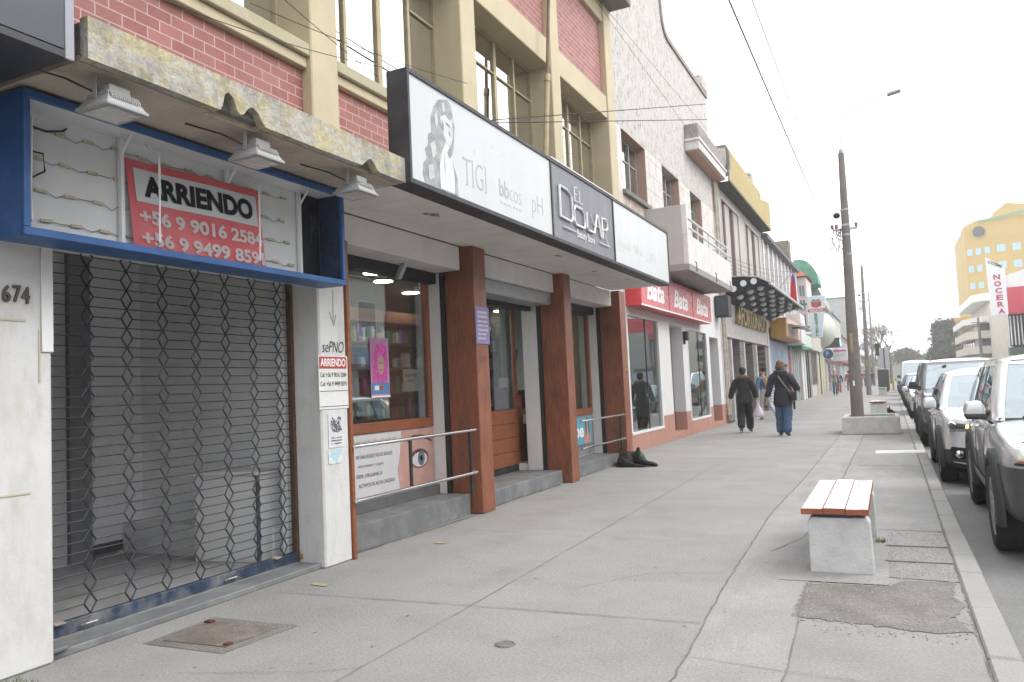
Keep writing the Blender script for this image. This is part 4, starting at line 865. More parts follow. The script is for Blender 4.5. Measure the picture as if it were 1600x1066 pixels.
for a, b_ in ((16.28,18.95),(21.9,24.55)):
    zt = 3.02 if a < 20 else 2.98; f = MB(); f.box(CX-.06,CX+.01,a,a+.09,.42,zt-.05); f.box(CX-.06,CX+.01,a,b_,zt-.05,zt-.001); f.box(CX-.06,CX+.01,b_-.09,b_,.42,zt-.05)
    f = f.build('display_window', shoe_white, cb); MB().box(CX-.045,CX-.04,a+.09,b_-.09,.42,3.0).build('pane', glass_shop, f)
    MB().box(CX-.05,CX-.03,a+1.55,a+1.60,.42,3.0).build('mullion', black_metal, f)
    MB().box(CX-1.5,CX-.32,b_-.06,b_,.66,3.0).build('display_side', mat('display_grey', (.4,.4,.4), .8, .05), cb); MB().box(CX-1.5,CX-.32,b_-.06,b_,.36,.655).build('display_side', pink_dark, cb)
    MB().box(CX-1.3,CX-.32,a,b_,.30,.36).build('display_floor', mat('display_floor', (.13,.13,.13), .5, .1), cb)
    MB().box(CX-1.33,CX-1.3,a,b_,.36,3.0).build('display_back', mat('display_cream', (.45,.43,.38), .8, .05), cb)
for a, b_ in ((20.0,21.35),(24.95,26.35)):
    MB().box(CX-1.6,CX-.302,b_-.02,b_+.05,.66,2.98).build('entrance_wall', MATS['display_grey'], cb); MB().box(CX-1.6,CX-.302,b_-.02,b_+.05,.15,.655).build('entrance_plinth', pink_dark, cb)
    MB().box(CX-1.65,CX-1.6,a,b_,.15,3.0).build('door_leaf', MATS['display_grey'], cb)
MB().box(CX-9,CX-.31,c0+.1,c1-.2,3.25,3.35).build('ceiling', MATS['ceiling'], cb)
# red fascia boxes
fx = -4.70; red_s = mat('sign_red', (.58,.045,.055), .4, .05, 2, stain=((.62,.2,.2), .3, 2)); 
for i, (a, b_) in enumerate(((16.35,18.74),(18.76,21.27),(21.29,23.75))):
    t = thing('fascia_sign', ('red fascia box reading Bata nearest the wooden pillar','middle red fascia box reading Bata under the balcony','red fascia box reading Bata nearest the black loudspeaker')[i], 'shop sign', (fx,(a+b_)/2,3.15), 'red fascia boxes of the shoe shop')
    MB().box(CX+.001,fx,a,b_,3.16,3.97).build('casing', red_s, t, bevel=.01)
    MB().box(fx,fx+.006,a+.03,b_-.03,3.19,3.94).build('face', mat('sign_face_red', (.55,.10,.12), .3, .05, 2), t)
    text('lettering', 'Bata', (fx+.007,a+.45,3.32), '+x', 1.5, .46, letter_white, t, depth=.004, bold=.03, shear=.25)
    MB().box(fx+.001,fx+.02,a,b_,3.155,3.19).build('lower_trim', letter_white, t)
t = thing('spot_lamp', 'small black spot lamp on the shoe shop pier', 'lamp', (CX+.1,21.5,2.7)); MB().box(CX,CX+.14,21.4,21.6,2.6,2.85).build('housing', black_metal, t, bevel=.02); MB().box(CX+.001,CX+.05,21.46,21.54,2.5,2.6).build('bracket', black_metal, t)
# drain pipes
for i, (y, r, h, m) in enumerate(((27.0,.05,8.3,mat('pipe_cream', (.42,.39,.33), .6, .2, 7, stain=((.2,.13,.09), .5, 4))),(27.32,.055,8.3,MATS['pipe_cream']))):
    t = thing('drain_pipe', ('cream drain pipe nearest the shoe shop','rust-stained cream drain pipe beside the stone shopfront')[i], 'drain pipe', (CX+.1,y,0), 'drain pipes between the buildings')
    MB().cyl((CX+.08,y,.05),(CX+.08,y,h), r, seg=10).build('pipe', m, t, smooth=True)
    for z in (.9,2.6,4.4,6.2): MB().cyl((CX+.08,y,z),(CX+.08,y,z+.06), r*1.35, seg=10).build('collar', m, t)
    MB().tube([(CX+.08,y,.30),(CX+.09,y,.14),(CX+.18,y-.03,.06)], [r*1.15,r*1.2,r*1.2], 10).build('shoe', concrete_dark, t, smooth=True)
t = thing('loudspeaker_box', 'black speaker box high on the wall right of the shoe shop', 'speaker box', (-4.8,26.6,3.5)); MB().box(-5.03,-4.6,26.1,26.7,3.55,4.25).build('cabinet', black_metal, t, bevel=.02); MB().box(-5.0,-4.63,26.085,26.098,3.6,4.2).build('grille_cloth', mat('mesh_dark', (.05,.055,.07), .7, .1), t); MB().box(-5.045,-5.0,26.35,26.45,3.8,4.0).build('wall_bracket', black_metal, t)

# ------------------------------------------------------------------ STONE SHOPFRONT BUILDING with yellow parapet
stone = mat('stone_face', (.25,.235,.22), .85, .2, 3, .6, 25, brick=(.42,.12,.006,(.2,.19,.18),(.14,.13,.12)))
marble = mat('marble', (.50,.48,.46), .45, .12, 3, .05, 20, stain=((.33,.31,.3), .6, 2.5))
cream_w = mat('cream_wall', (.46,.44,.40), .8, .1, 2, .2, 30, streak=((.3,.28,.25), .3))
d0, d1 = 27.5, 38.4
db = thing('commercial_building', 'grey stone fronted building with a yellow corrugated parapet', 'building', (-6,33,0))
DX = -5.05
sh = MB(); sh.box(-15.8,DX-.6,d0,d1,8.3,8.5); sh.box(-16,-15.8,d0,d1,0,8.5); sh.box(-15.8,DX-.3,d1-.2,d1,0,8.5); sh.build('roof', ledge_grey, db)
# upper wall: piers and lilac-framed windows with maroon curtains
maroon = mat('maroon', (.10,.035,.045), .8, .1, 3); lil = mat('lilac_frame', (.5,.42,.42), .6, .05)
ups = [(28.35,32.2),(33.6,37.6)]
u = MB(); u.box(DX-.3,DX,d0,28.35,4.3,8.45); u.box(DX-.3,DX,32.2,33.6,4.3,8.45); u.box(DX-.3,DX,37.6,d1,4.3,8.45); u.box(DX-.3,DX,28.352,32.198,8.15,8.45); u.box(DX-.3,DX,33.602,37.598,8.15,8.45); u.build('upper_wall', cream_w, db)
for a, b_ in ups:
    f = MB(); f.box(DX-.15,DX+.02,a+.002,a+.12,4.3,8.148); f.box(DX-.15,DX+.02,b_-.12,b_-.002,4.3,8.148); f.box(DX-.15,DX+.02,a+.12,b_-.12,8.0,8.148)
    f = f.build('window', lil, db, bevel=.01)
    L = (b_-a-.24)/4
    for kk in range(4): MB().box(DX-.14,DX-.10+(.06 if kk%2 else 0),a+.12+L*kk,a+.12+L*(kk+1),4.3,8.0).build('panel' if kk % 2 else 'shade', cream_w if kk % 2 else maroon, f)
    MB().box(DX-.3,DX-.25,a,b_,4.3,8.1).build('backing', maroon, db)
# parapet with curved underside: profile in x-z
px0, px1 = -5.0, -4.55
def prof(k=1.0):
    p = [(DX-.05,9.55),(px1-.08,9.58),(px1,9.45),(px1+.0,9.0)]
    for i in range(7):
        a = i/6*pi/2; p.append((px1-.5*(1-cos(a)) , 9.0-.62*sin(a)))
    p += [(DX-.05,8.38)]
    return p
def parapet_curve(y0, y1, nm, m, grow=0):
    pr_ = [(DX-.05,9.58+grow),(px1-.04,9.58+grow),(px1+grow,9.40),(px1+grow,8.95),(px1-.06+grow,8.70-grow),(px1-.2,8.50-grow),(DX-.05,8.40-grow)]
    return MB().prism(pr_, 'y', y0, y1).build(nm, m, db)
parapet_curve(27.48, 27.72, 'parapet_end', ledge_grey, .05); 
MB().prism([(DX-.04,9.5),(px1-.07,9.5),(px1-.05,9.38),(px1-.05,8.97),(px1-.12,8.75),(px1-.24,8.57),(DX-.04,8.48)], 'y', 27.40, 27.478).build('parapet_end', pink_wall, db)
corr = mat('corrugated_yellow', (.55,.455,.235), .7, .08, 2, .1, 20, streak=((.50,.40,.22), .5), peel=((.22,.17,.1), .74, 14, (1,1,.5)))
cg = MB(); yy = 27.74
ztop = lambda y: 9.56 if y < 35.3 else (9.56 if y < 35.4 else 9.30+.42*(y-35.3)/3.1)
while yy < 38.3:
    for dx, ya, yb_ in ((0,yy,yy+.07),(-.03,yy+.07,yy+.14)): cg.box(px1-.06+dx,px1+dx,ya,yb_,8.42,ztop(ya))
    yy += .14
cg.build('corrugated_parapet', corr, db)
MB().box(DX-.02,px1-.02,27.74,38.35,8.36,8.41).build('eave_soffit', mat('soffit_dark', (.11,.105,.1), .9, .3, 4), db)
MB().prism([(35.2,9.5),(36.0,9.5),(36.0,10.55),(35.2,10.5)], 'x', -5.6, -4.9).build('chimney', mat('chimney_brick', (.3,.29,.28), .85, .2, 6, brick=(.3,.12,.02,(.2,.19,.19),(.55,.55,.55))), db)
# fascia, letters, stone piers
MB().box(DX-.3,DX+.02,d0,d1-.3,3.05,4.30).build('fascia', marble, db, bevel=.01); MB().box(DX-.3,DX+.10,d0,d1-.3,2.95,3.048).build('fascia_ledge', marble, db, bevel=.01)
gold = mat('gold', (.35,.26,.10), .35, .15, 20, metal=.6)
ls = thing('shop_sign', 'gold letters reading AFORTUNADO on the marble fascia', 'shop sign', (DX,33,3.6)); text('lettering', 'AFORTUNADO', (DX+.03,29.7,3.52), '+x', 7.6, .72, gold, ls, depth=.12, bold=.02)
for a, b_ in ((27.5,28.5),(30.5,31.3),(33.6,34.4),(37.2,38.1)): MB().box(DX-.35,DX+.01,a,b_,0,2.948).build('stone_pier', stone, db, bevel=.01); MB().box(DX-.35,DX+.03,b_+.002,b_+.30,0,2.948).build('marble_trim', marble, db)
MB().box(DX-.8,DX-.4,d0,d1,0,2.95).build('dark_glazing', mat('glaze_dark', (.035,.035,.04), .12, .1), db)
for yy in (29.6,32.6,35.6): MB().box(DX-.39,DX-.35,yy-.05,yy+.05,0,2.95).build('mullion', black_metal, db)
# glazed canopy with round lamps
t = thing('canopy', 'black curved canopy studded with round white lamps', 'canopy', (-4.4,34,4.3))
cy0, cy1 = 28.2, 40.0; nS = 8
def csec(i): u = i/nS; return (-5.03+1.48*u, 4.22+.62*(1-(1-u)**1.7)-.12*u*u)
cb_ = MB(); P = [csec(i) for i in range(nS+1)]; Q = [(-3.55,4.76),(-3.9,4.98),(-4.4,5.06),(-5.03,5.08)]
cb_.prism(P+Q, 'y', cy0, cy1).build('shell', mat('canopy_black', (.02,.022,.03), .75, .2, 5, spec=.15), t)
MB().box(-3.56,-3.48,cy0,cy1,4.70,4.80).build('edge_gutter', galv, t, bevel=.01); MB().tube([(-5.03,cy0,5.1),(-4.4,cy0,5.08),(-3.9,cy0,5.0),(-3.52,cy0,4.78)], .03, 6).build('edge_gutter', galv, t)
disc = mat('disc_white', (.72,.72,.70), .4, .05)
for j in range(8):
    for i in (1, 3, 5, 7) if j % 2 else (2, 4, 6):
        x, z = csec(i if j % 2 else i-.0); x2, z2 = csec(i+1); yy = cy0+.6+j*1.5; tx_ = Vector((x2-x,0,z2-z)).normalized(); n_ = Vector((tx_.z,0,-tx_.x)); r = 0
        c = Vector((x,yy,z))+n_*.0; r = .15
        MB().ball(c+n_*.04, (.125,.125,.10), 12, 8).build('round_lamp', disc, t, smooth='all')
for x, z in ((-4.75,4.66),(-4.4,4.82),(-4.05,4.86)): MB().lathe([(.11,cy0-.012),(.11,cy0)], (x,0,z), axis='y', seg=14).build('round_lamp', disc, t)
# clear corrugated awning beyond the canopy, held by cables
t = thing('awning', 'pale corrugated awning beyond the black canopy', 'awning', (-4.4,42,4)); a_ = MB()
for kk in range(24): a_.prism([(-5.04,4.25),(-3.5,3.85),(-3.5,3.88),(-5.04,4.28)], 'y', 40.1+kk*.2, 40.1+kk*.2+.17)
a_.build('sheet', mat('awning_pale', (.5,.5,.47), .5, .1, 3), t); MB().tube([(-3.55,40.1,3.85),(-3.55,44.9,3.85)], .04, 6).build('edge_bar', galv, t)
for y in (40.5,44.5): MB().tube([(-3.6,y,3.87),(-5.04,y,5.2)], .015, 5).build('stay', galv, t)

# ------------------------------------------------------------------ WHITE BUILDING with tall windows
e0, e1 = 38.45, 52.6
eb = thing('commercial_building', 'white building with a row of tall narrow upstairs windows', 'building', (-6,45,0))
MB().box(-16,DX-.3,e0,e1,0,8.2).build('mass', cream_w, eb); wt = mat('white_trim', (.62,.61,.60), .7, .05)
MB().box(DX-.3,DX-.05,e0,e1,4.6,8.1).build('wall', mat('wall_lilac', (.46,.45,.46), .8, .06, 3), eb)
yy = e0+.1; 
while yy < e1-.5:
    MB().box(DX-.05,DX+.04,yy,yy+.42,4.6,8.1).build('pilaster', wt, eb)
    f = MB(); f.box(DX-.049,DX-.02,yy+.75,yy+.80,4.9,7.6); f.box(DX-.049,DX-.02,yy+1.3,yy+1.35,4.9,7.6); f.box(DX-.049,DX-.02,yy+.8,yy+1.3,7.55,7.6); f = f.build('window', wt, eb); MB().box(DX-.048,DX-.04,yy+.8,yy+1.3,4.9,7.55).build('pane', mat('pane_grey', (.2,.21,.23), .1, .1), f)
    yy += 1.72
MB().box(DX-.3,DX+.30,e0,e1+.2,8.10,8.30).build('eave', mat('gutter_dark', (.13,.13,.14), .7, .2, 4), eb, bevel=.02); MB().prism([(DX+.3,8.31),(DX-4,9.6),(DX-4,9.5),(DX-.3,8.25)], 'y', e0, e1).build('roof', mat('roof_iron', (.2,.2,.21), .6, .2, 4), eb)
MB().cyl((DX+.1,e1-.3,0),(DX+.1,e1-.3,8.1), .06, seg=8).build('downpipe', wt, eb)
MB().box(DX-.3,DX,e0,e0+.5,0,4.6).build('pier', pink_wall, eb); MB().box(DX-.3,DX,e0+.5,e1,3.9,4.6).build('wall_band', mat('band_pink', (.5,.42,.39), .8, .08), eb)
bluep = mat('panel_blue', (.25,.33,.45), .5, .15, 2); 
for kk in range(5): MB().box(DX-.25,DX-.02,e0+.55+kk*1.5,e0+2.0+kk*1.5,0,3.3).build('shutter', bluep, eb, bevel=.02)
MB().box(DX-.2,DX,e0+8.1,e0+9.0,0,3.0).build('door', mat('door_red', (.28,.03,.04), .5, .1), eb, bevel=.02); MB().box(DX-.2,DX-.02,e0+9.05,e1-.1,0,3.2).build('shopfront', mat('shopfront_grey', (.2,.21,.21), .5, .2, 2), eb)
for kk in range(4): MB().box(DX-.02,DX+.03,e0+9.3+kk*1.1,e0+9.4+kk*1.1,0,3.2).build('post', wt, eb)
t = thing('shop_sign', 'long orange box sign over the blue panels', 'shop sign', (-4.6,43,3.7)); MB().box(DX,-4.32,39.6,46.0,3.42,4.35).build('casing', mat('orange', (.55,.29,.07), .5, .08, 2), t, bevel=.02)
for kk in range(6): MB().box(-4.318,-4.30,39.7+kk*1.05,40.7+kk*1.05,3.46,4.31).build('face', mat('sign_cream', (.55,.43,.34), .5, .15, 1.5), t)
t = thing('shop_sign', 'white projecting panel beside the orange box sign', 'shop sign', (-4.5,47,3.7)); MB().box(DX,-4.25,46.1,48.6,3.3,5.0).build('casing', mat('sign_lilac', (.62,.6,.63), .5, .05, 2), t, bevel=.02)
t = thing('shop_sign', 'green edged white fascia over the grey shopfront', 'shop sign', (-4.6,50,3.5)); MB().box(DX,-4.5,48.7,52.4,3.1,4.1).build('casing', mat('sign_green', (.05,.22,.12), .5, .1, 2), t, bevel=.02); MB().box(-4.5,-4.49,48.8,52.3,3.3,4.05).build('face', mat('sign_mint', (.5,.6,.55), .4, .08, 2), t)

# ------------------------------------------------------------------ BAY-WINDOW BUILDING and green canopies
fb = thing('commercial_building', 'pale building with a red tiled bay window and green barrel canopy', 'building', (-6,60,0))
MB().box(-16,DX-.1,e1+.25,74,0,8.3).build('mass', mat('wall_cream2', (.5,.48,.45), .8, .1, 2, stain=((.35,.33,.3), .4, 2)), fb)
MB().box(DX-.1,-4.55,54.6,58.4,4.6,8.0).build('bay', mat('bay_pink', (.56,.50,.48), .8, .06, 2), fb)
for kk, z in enumerate((4.8,5.75,6.7)):
    f = MB(); f.box(-5.02,-4.62,54.56,54.598,z,z+.8); f = f.build('window', wt, fb); MB().box(-4.98,-4.84,54.54,54.558,z+.05,z+.75).build('pane', MATS['pane_grey'], f); MB().box(-4.80,-4.66,54.54,54.558,z+.05,z+.75).build('pane', MATS['pane_grey'], f)
    f = MB().box(-4.549,-4.53,54.9,58.1,z,z+.8).build('window', wt, fb); MB().box(-4.529,-4.52,55.0,58.0,z+.05,z+.75).build('pane', MATS['pane_grey'], f)
rt = MB(); A = [(-5.2,54.3,8.05),(-4.4,54.3,8.05),(-4.4,58.7,8.05),(-5.2,58.7,8.05)]; B = [(-5.2,55,8.55),(-4.9,55.2,8.55),(-4.9,57.8,8.55),(-5.2,58,8.55)]
va = [rt.b.verts.new(p) for p in A]; vb = [rt.b.verts.new(p) for p in B]; rt.b.faces.new(vb); rt.b.faces.new(va[::-1])
for i in range(4): rt.b.faces.new((va[i],va[(i+1)%4],vb[(i+1)%4],vb[i]))
rt.build('bay_roof', mat('tile_red', (.30,.09,.06), .8, .2, 6, .3, 20), fb)
green = mat('green_canopy', (.08,.25,.17), .6, .12, 2, stain=((.3,.38,.33), .5, 2))
gc = [(-5.7,8.0),(-5.7,9.85)]+[(-5.3+1.2*sin(a),8.0+1.85*cos(a)) for a in [k*pi/16 for k in range(9)]]
MB().prism(gc, 'y', 59.3, 62.5).build('barrel_canopy', green, fb)
pg = mat('green_pale', (.33,.38,.34), .7, .15, 2, stain=((.22,.25,.2), .5, 2))
for kk in range(5):
    y = 62.6+kk*2.3; s = .95-.02*kk
    MB().prism([(-5.7,7.2)]+[(-5.3+1.25*s*sin(a),6.9+1.8*s*cos(a)) for a in [k*pi/14 for k in range(8)]], 'y', y, y+1.6).build('barrel_canopy', pg, fb)
MB().box(-6.2,-5.3,53.0,54.2,8.3,10.3).build('tank_wall', mat('brown_wall', (.22,.18,.14), .9, .2, 4), fb); MB().box(-7.0,-6.0,50.5,52.2,8.3,9.9).build('tank_wall', ledge_grey, fb)
# round bulging bay
MB().ball((-4.9,70,5.3), (1.15,3.2,1.5), 20, 14).build('round_bay', mat('bay_green_white', (.5,.55,.48), .6, .08, 2, stain=((.38,.42,.35), .4, 2)), fb, smooth='all')
# ground floor
for kk, (a, b_, m, nm) in enumerate(((53.2,56.5,wt,'shopfront'),(56.6,59.5,MATS['shopfront_grey'],'shopfront'),(60.0,65.2,mat('brown_grille', (.09,.06,.05), .6, .2),'window_grille'),(65.6,73.8,mat('olive_wall', (.42,.42,.28), .8, .1, 2),'shopfront'))):
    MB().box(DX-.1,DX-.02,a,b_,.9 if nm == 'window_grille' else 0,3.2).build(nm, m, fb)
for y in (53.1,55,56.6,58,59.6,65.3,68,71): MB().box(DX-.1,DX+.05,y,y+.14,0,3.4).build('post', wt if int(y)%2 else black_metal, fb)
t = thing('shop_sign', 'pale green fascia over the far white shutters', 'shop sign', (-4.8,56,3.5)); MB().box(DX-.09,-4.6,53.2,56.5,3.25,4.2).build('casing', MATS['sign_green'], t, bevel=.02); MB().box(-4.6,-4.59,53.3,56.4,3.35,4.1).build('face', MATS['sign_mint'], t)
t = thing('shop_sign', 'cream fascia over the brown window grille', 'shop sign', (-4.8,61,3.5)); MB().box(DX-.09,-4.7,58.0,66,3.3,4.4).build('casing', cream_w, t, bevel=.02)
t = thing('round_sign', 'round dark blue hanging sign past the brown window grille', 'sign', (-4.3,66,3.2)); MB().lathe([(.40,66.0),(.42,66.03),(.42,66.15),(.4,66.18)], (-4.22,0,3.16), axis='y', seg=28).build('disc', galv, t, smooth=True); MB().lathe([(.36,65.985),(.36,65.999)], (-4.22,0,3.16), axis='y', seg=28).build('face', mat('navy', (.02,.08,.16), .4, .1), t)
text('lettering', 'P', (-4.38,65.98,2.98), '-y', .2, .38, mat('aqua', (.2,.45,.55), .5, 0), t, depth=.004, bold=.03); MB().box(-5.1,-4.62,66.05,66.12,3.3,3.36).build('arm', black_metal, t)
# vertical hanging sign with a gift box
t = thing('hanging_sign', 'tapering white sign reading REGALOS BESTCEL with a red gift box', 'hanging sign', (-3.1,42,3.5))
HY = 42.0; tl, tr, br, bl_ = (-3.53,5.50), (-2.62,5.48), (-2.90,3.38), (-3.40,3.40)
MB().prism([tl,tr,br,bl_], 'y', HY, HY+.16).build('casing', mat('sign_paleblue', (.62,.66,.72), .4, .03, 2), t, bevel=.015)
redg = mat('gift_red', (.55,.05,.05), .5, .08)
MB().prism([(-3.33,5.22),(-3.08,5.16),(-2.84,5.22),(-2.86,4.96),(-3.08,4.88),(-3.30,4.95)], 'y', HY-.012, HY-.002).build('gift_box', redg, t); MB().box(-3.12,-3.05,HY-.02,HY-.013,4.89,5.2).build('ribbon', mat('ribbon_green', (.05,.3,.15), .5, 0), t)
for s in (-1,1): MB().prism([(-3.085,5.2),(-3.085+s*.2,5.24),(-3.085+s*.14,5.33),(-3.085+s*.02,5.28)], 'y', HY-.024, HY-.014).build('bow', MATS['ribbon_green'], t)
MB().prism([(-3.50,4.83),(-2.67,4.83),(-2.70,4.68),(-3.49,4.68)], 'y', HY-.012, HY-.002).build('band', mat('band_red2', (.5,.04,.08), .5, 0), t); text('lettering', 'REGALOS', (-3.40,HY-.014,4.70), '-y', .62, .10, letter_white, t, depth=.004, bold=.02)
for kk, ch in enumerate('BESTCEL'): text('lettering', ch, (-3.21+.004*kk,HY-.006,4.47-.168*kk), '-y', .15, .145, MATS['ribbon_green'], t, depth=.006, bold=.04)
for z in (5.12,3.95): MB().box(-5.04,-3.45,HY+.05,HY+.11,z-.04,z+.04).build('arm', MATS['sign_green'], t)
# flag
t = thing('flag', 'red white and blue flag hanging limp from the white building', 'flag', (-4.3,43,5.2)); MB().tube([(-5.03,43,6.0),(-4.2,43,6.95)], .025, 6).build('flagpole', galv, t)
fl = MB(); fl.prism([(-4.18,6.9),(-4.10,6.5),(-4.0,5.5),(-3.98,5.0),(-4.1,5.15),(-4.22,4.9),(-4.42,5.3),(-4.36,6.0),(-4.27,6.7)], 'y', 42.97, 43.03); fl.build('cloth', mat('flag_red', (.5,.02,.03), .7, .15), t)
MB().prism([(-4.18,6.95),(-4.10,6.55),(-4.14,6.2),(-4.22,6.5)], 'y', 42.95, 42.969).build('canton', mat('flag_blue', (.03,.08,.3), .7, 0), t); MB().prism([(-4.08,6.4),(-3.98,5.6),(-3.97,5.05),(-4.06,5.4)], 'y', 42.95, 42.969).build('stripe', letter_white, t)
# ------------------------------------------------------------------ far end of the left row
def simple_building(lab, y0, y1, h, m, roofm=None, x=DX, top=None, rows=2, seed=0, win=None):
    r = random.Random(seed); t = thing('commercial_building', lab, 'building', (x-1,(y0+y1)/2,0))
    MB().box(x-11,x,y0,y1,0,h).build('wall', m, t)
    MB().box(x-11,x+.15,y0-.05,y1+.05,h,h+.25).build('roof', roofm or ledge_grey, t)
    n = max(2, int((y1-y0)/2.4))
    for q in range(1, rows):
        for kk in range(n):
            a = y0+.6+(y1-y0-1)*kk/n; f = MB().box(x+.001,x+.03,a,a+1.1,3.2*q+.9,3.2*q+2.3).build('window', win or wt, t); MB().box(x+.031,x+.036,a+.08,a+1.02,3.2*q+.98,3.2*q+2.22).build('pane', MATS['pane_grey'], f)
    for kk in range(n): a = y0+.4+(y1-y0-.8)*kk/n; MB().box(x+.001,x+.04,a,a+(y1-y0)/n-.6,.1,2.6).build('shutter', r.choice((MATS['shopfront_grey'],cream_w,bluep,MATS['olive_wall'])), t)
    MB().box(x+.001,x+.5,y0+.2,y1-.2,2.9,3.6).build('fascia', r.choice((MATS['sign_mint'],MATS['orange'],red_s,wt)), t)
    return t
simple_building('pink two storey building past the round bay', 74.1, 88, 7.3, mat('pink_far', (.52,.36,.37), .8, .08, 2), rows=2, seed=1)
simple_building('grey building with a blue roof edge past the pink one', 88.2, 104, 7.9, cream_w, mat('roof_blue', (.12,.2,.3), .6, .1), rows=2, seed=2)
simple_building('low brown building far down the left pavement', 104.5, 122, 6.2, MATS['brown_wall'], rows=2, seed=3)
simple_building('tall grey block near the end of the left pavement', 122.5, 145, 12.5, mat('grey_far', (.36,.36,.35), .8, .08, 2), rows=3, seed=4)
simple_building('pale low building at the very end of the left pavement', 146, 175, 6.5, cream_w, rows=2, seed=5)
t = thing('shop_sign', 'white and pink box sign hanging over the far pavement', 'shop sign', (-4.2,78,3.3)); MB().box(-5.04,-3.3,77,80.5,2.75,3.85).build('casing', wt, t, bevel=.02); MB().box(-4.6,-3.4,76.985,76.998,3.6,3.75).build('band', mat('magenta', (.5,.08,.28), .5, 0), t); text('lettering', 'TODO HOGAR', (-4.5,76.985,3.2), '-y', 1.0,.14, mat('sky_text', (.3,.45,.6), .5, 0), t, depth=.004)
t = thing('shop_sign', 'dark box sign with a small lit blue screen', 'shop sign', (-4.4,75,4.4)); MB().box(-5.04,-3.75,74.2,76.3,3.95,4.75).build('casing', black_metal, t, bevel=.02); MB().box(-3.749,-3.74,74.5,76,4.05,4.65).build('screen', mat('screen_blue', (.1,.3,.6), .3, 0, emit=((.2,.5,1), 1.5)), t)
MB().prism([(-5.2,5.0),(-4.2,4.95),(-4.2,5.9),(-5.2,5.95)], 'y', 71.5, 73.5).build('water_tank', mat('maroon_box', (.2,.06,.08), .7, .1), fb)

# ------------------------------------------------------------------ RIGHT SIDE OF THE STREET (far)
ytower = mat('tower_ochre', (.47,.325,.09), .8, .05, .3, stain=((.42,.29,.08), .4, .4))
pane_b = mat('pane_blue', (.34,.52,.60), .15, .05)
t = thing('tower', 'tall ochre tower with rows of pale blue windows and a gabled top', 'tower', (22,178,0))
TY = 165
# chamfered left corner: left facet from (13.9,TY+5) to (18.2,TY), then front to the right
MB().prism([(13.8,TY+7),(14.2,TY+1.5),(18.2,TY),(34,TY),(34,TY+20),(13.8,TY+20)], 'z', 0, 27.0).build('shaft', ytower, t)
MB().prism([(14.2,27.002),(34,27.002),(34,29.0),(18.2,29.0),(16.3,28.9),(14.2,27.9)], 'y', TY+2, TY+8).build('parapet', ytower, t)
MB().prism([(19.4,29.0),(34,29.0),(34,31.5),(24,31.3),(21.6,31.9),(19.4,30.3)], 'y', TY+4, TY+10).build('top_block', ytower, t)
MB().prism([(16.5,28.4),(34,30.4),(34,30.9),(16.5,28.7)], 'y', TY+1.2, TY+1.5).build('green_beam', mat('beam_green', (.1,.35,.2), .6, .1), t)
MB().lathe([(.95,TY+.1),(.95,TY+.8)], (16.4,0,26.5), axis='y', seg=20).build('round_window', MATS['glaze_dark'], t)
for r0 in range(7):
    z = 22.3-r0*3.1
    for kk in range(3):
        u = (kk+.5)/3; cx_ = 14.2+4.0*u; cy_ = TY+1.5-1.5*u; d = Vector((4.0,-1.5,0)).normalized(); n_ = Vector((-.35,-.93,0)).normalized()
        b = MB(); c = Vector((cx_,cy_,z)); q = [c-d*.45, c+d*.45]; b.poly([q[0]+n_*.05, q[1]+n_*.05, q[1]+n_*.05+Vector((0,0,1.2)), q[0]+n_*.05+Vector((0,0,1.2))]); b.build('window', pane_b, t)
    for kk in range(6): MB().box(19.0+kk*2.4,20.3+kk*2.4,TY-.05,TY-.001,z+.1,z+1.4).build('window', pane_b, t)
MB().box(13.9,34,TY-.1,TY+1,13.7,13.9).build('string_course', MATS['beam_green'], t)
t = thing('commercial_building', 'low ochre building at the foot of the tower', 'building', (12,150,0)); MB().box(10.2,30,152,164,0,9.6).build('wall', ytower, t); MB().box(10.0,30,151.8,164,9.6,10.3).build('roof', mat('ochre_trim', (.5,.33,.1), .8, .1), t)
for z in (3.2,6.2): MB().box(9.9,12,151,151.9,z,z+.9).build('balcony', ytower, t); MB().box(10.4,11.6,151.95,151.998,z+1,z+2.2).build('window', MATS['pane_grey'], t)
RX = 8.9
# cream building with balconies  (Y 88-104)
t = thing('commercial_building', 'cream building with stacked rounded balconies across the street', 'building', (9.5,96,0)); cr = mat('cream_right', (.60,.57,.50), .8, .08, 1, stain=((.42,.39,.34), .4, 1.5))
MB().box(8.0,22,90,106,0,6.3).build('wall', cr, t); MB().box(9.1,22,88.5,106,6.3,8.6).build('upper_wall', cr, t)
MB().prism([(7.8,89.5),(8.6,88),(22,88),(22,107),(7.8,107)], 'z', 8.0, 8.75).build('roof_slab', mat('white_slab', (.7,.7,.68), .7, .04), t)
MB().prism([(7.1,92),(8.4,88.3),(9.4,88.1),(22,88.1),(22,106),(7.1,106)], 'z', 5.9, 6.5).build('roof_slab', MATS['white_slab'], t)
for z in (2.9,4.4): MB().prism([(7.2,91),(8.2,89),(9.3,88.6),(9.3,90),(8.2,90.4),(7.9,106),(7.2,106)], 'z', z, z+.75).build('balcony', cr, t, bevel=.02)
for z in (3.7,5.1): MB().box(8.3,9.2,89.95,89.998,z,z+.8).build('window', MATS['pane_grey'], t); 
for kk in range(5): MB().box(7.95,7.998,92+kk*2.6,93.6+kk*2.6,3.7,4.6).build('window', MATS['pane_grey'], t)
for kk in range(3): MB().box(9.3+kk*.5,9.6+kk*.5,88.45,88.498,6.9,7.9).build('window', letter_white, t)
t = thing('utility_pole', 'grey pole before the cream building across the street', 'pole', (7.9,86,0)); MB().cyl((7.95,86,-.1),(7.9,86,6.3), .16,.1, 8).build('pole', concrete_dark, t, smooth=True)
for z in (5.4,5.8): MB().box(7.3,8.6,85.95,86.05,z,z+.08).build('crossarm', concrete_dark, t)
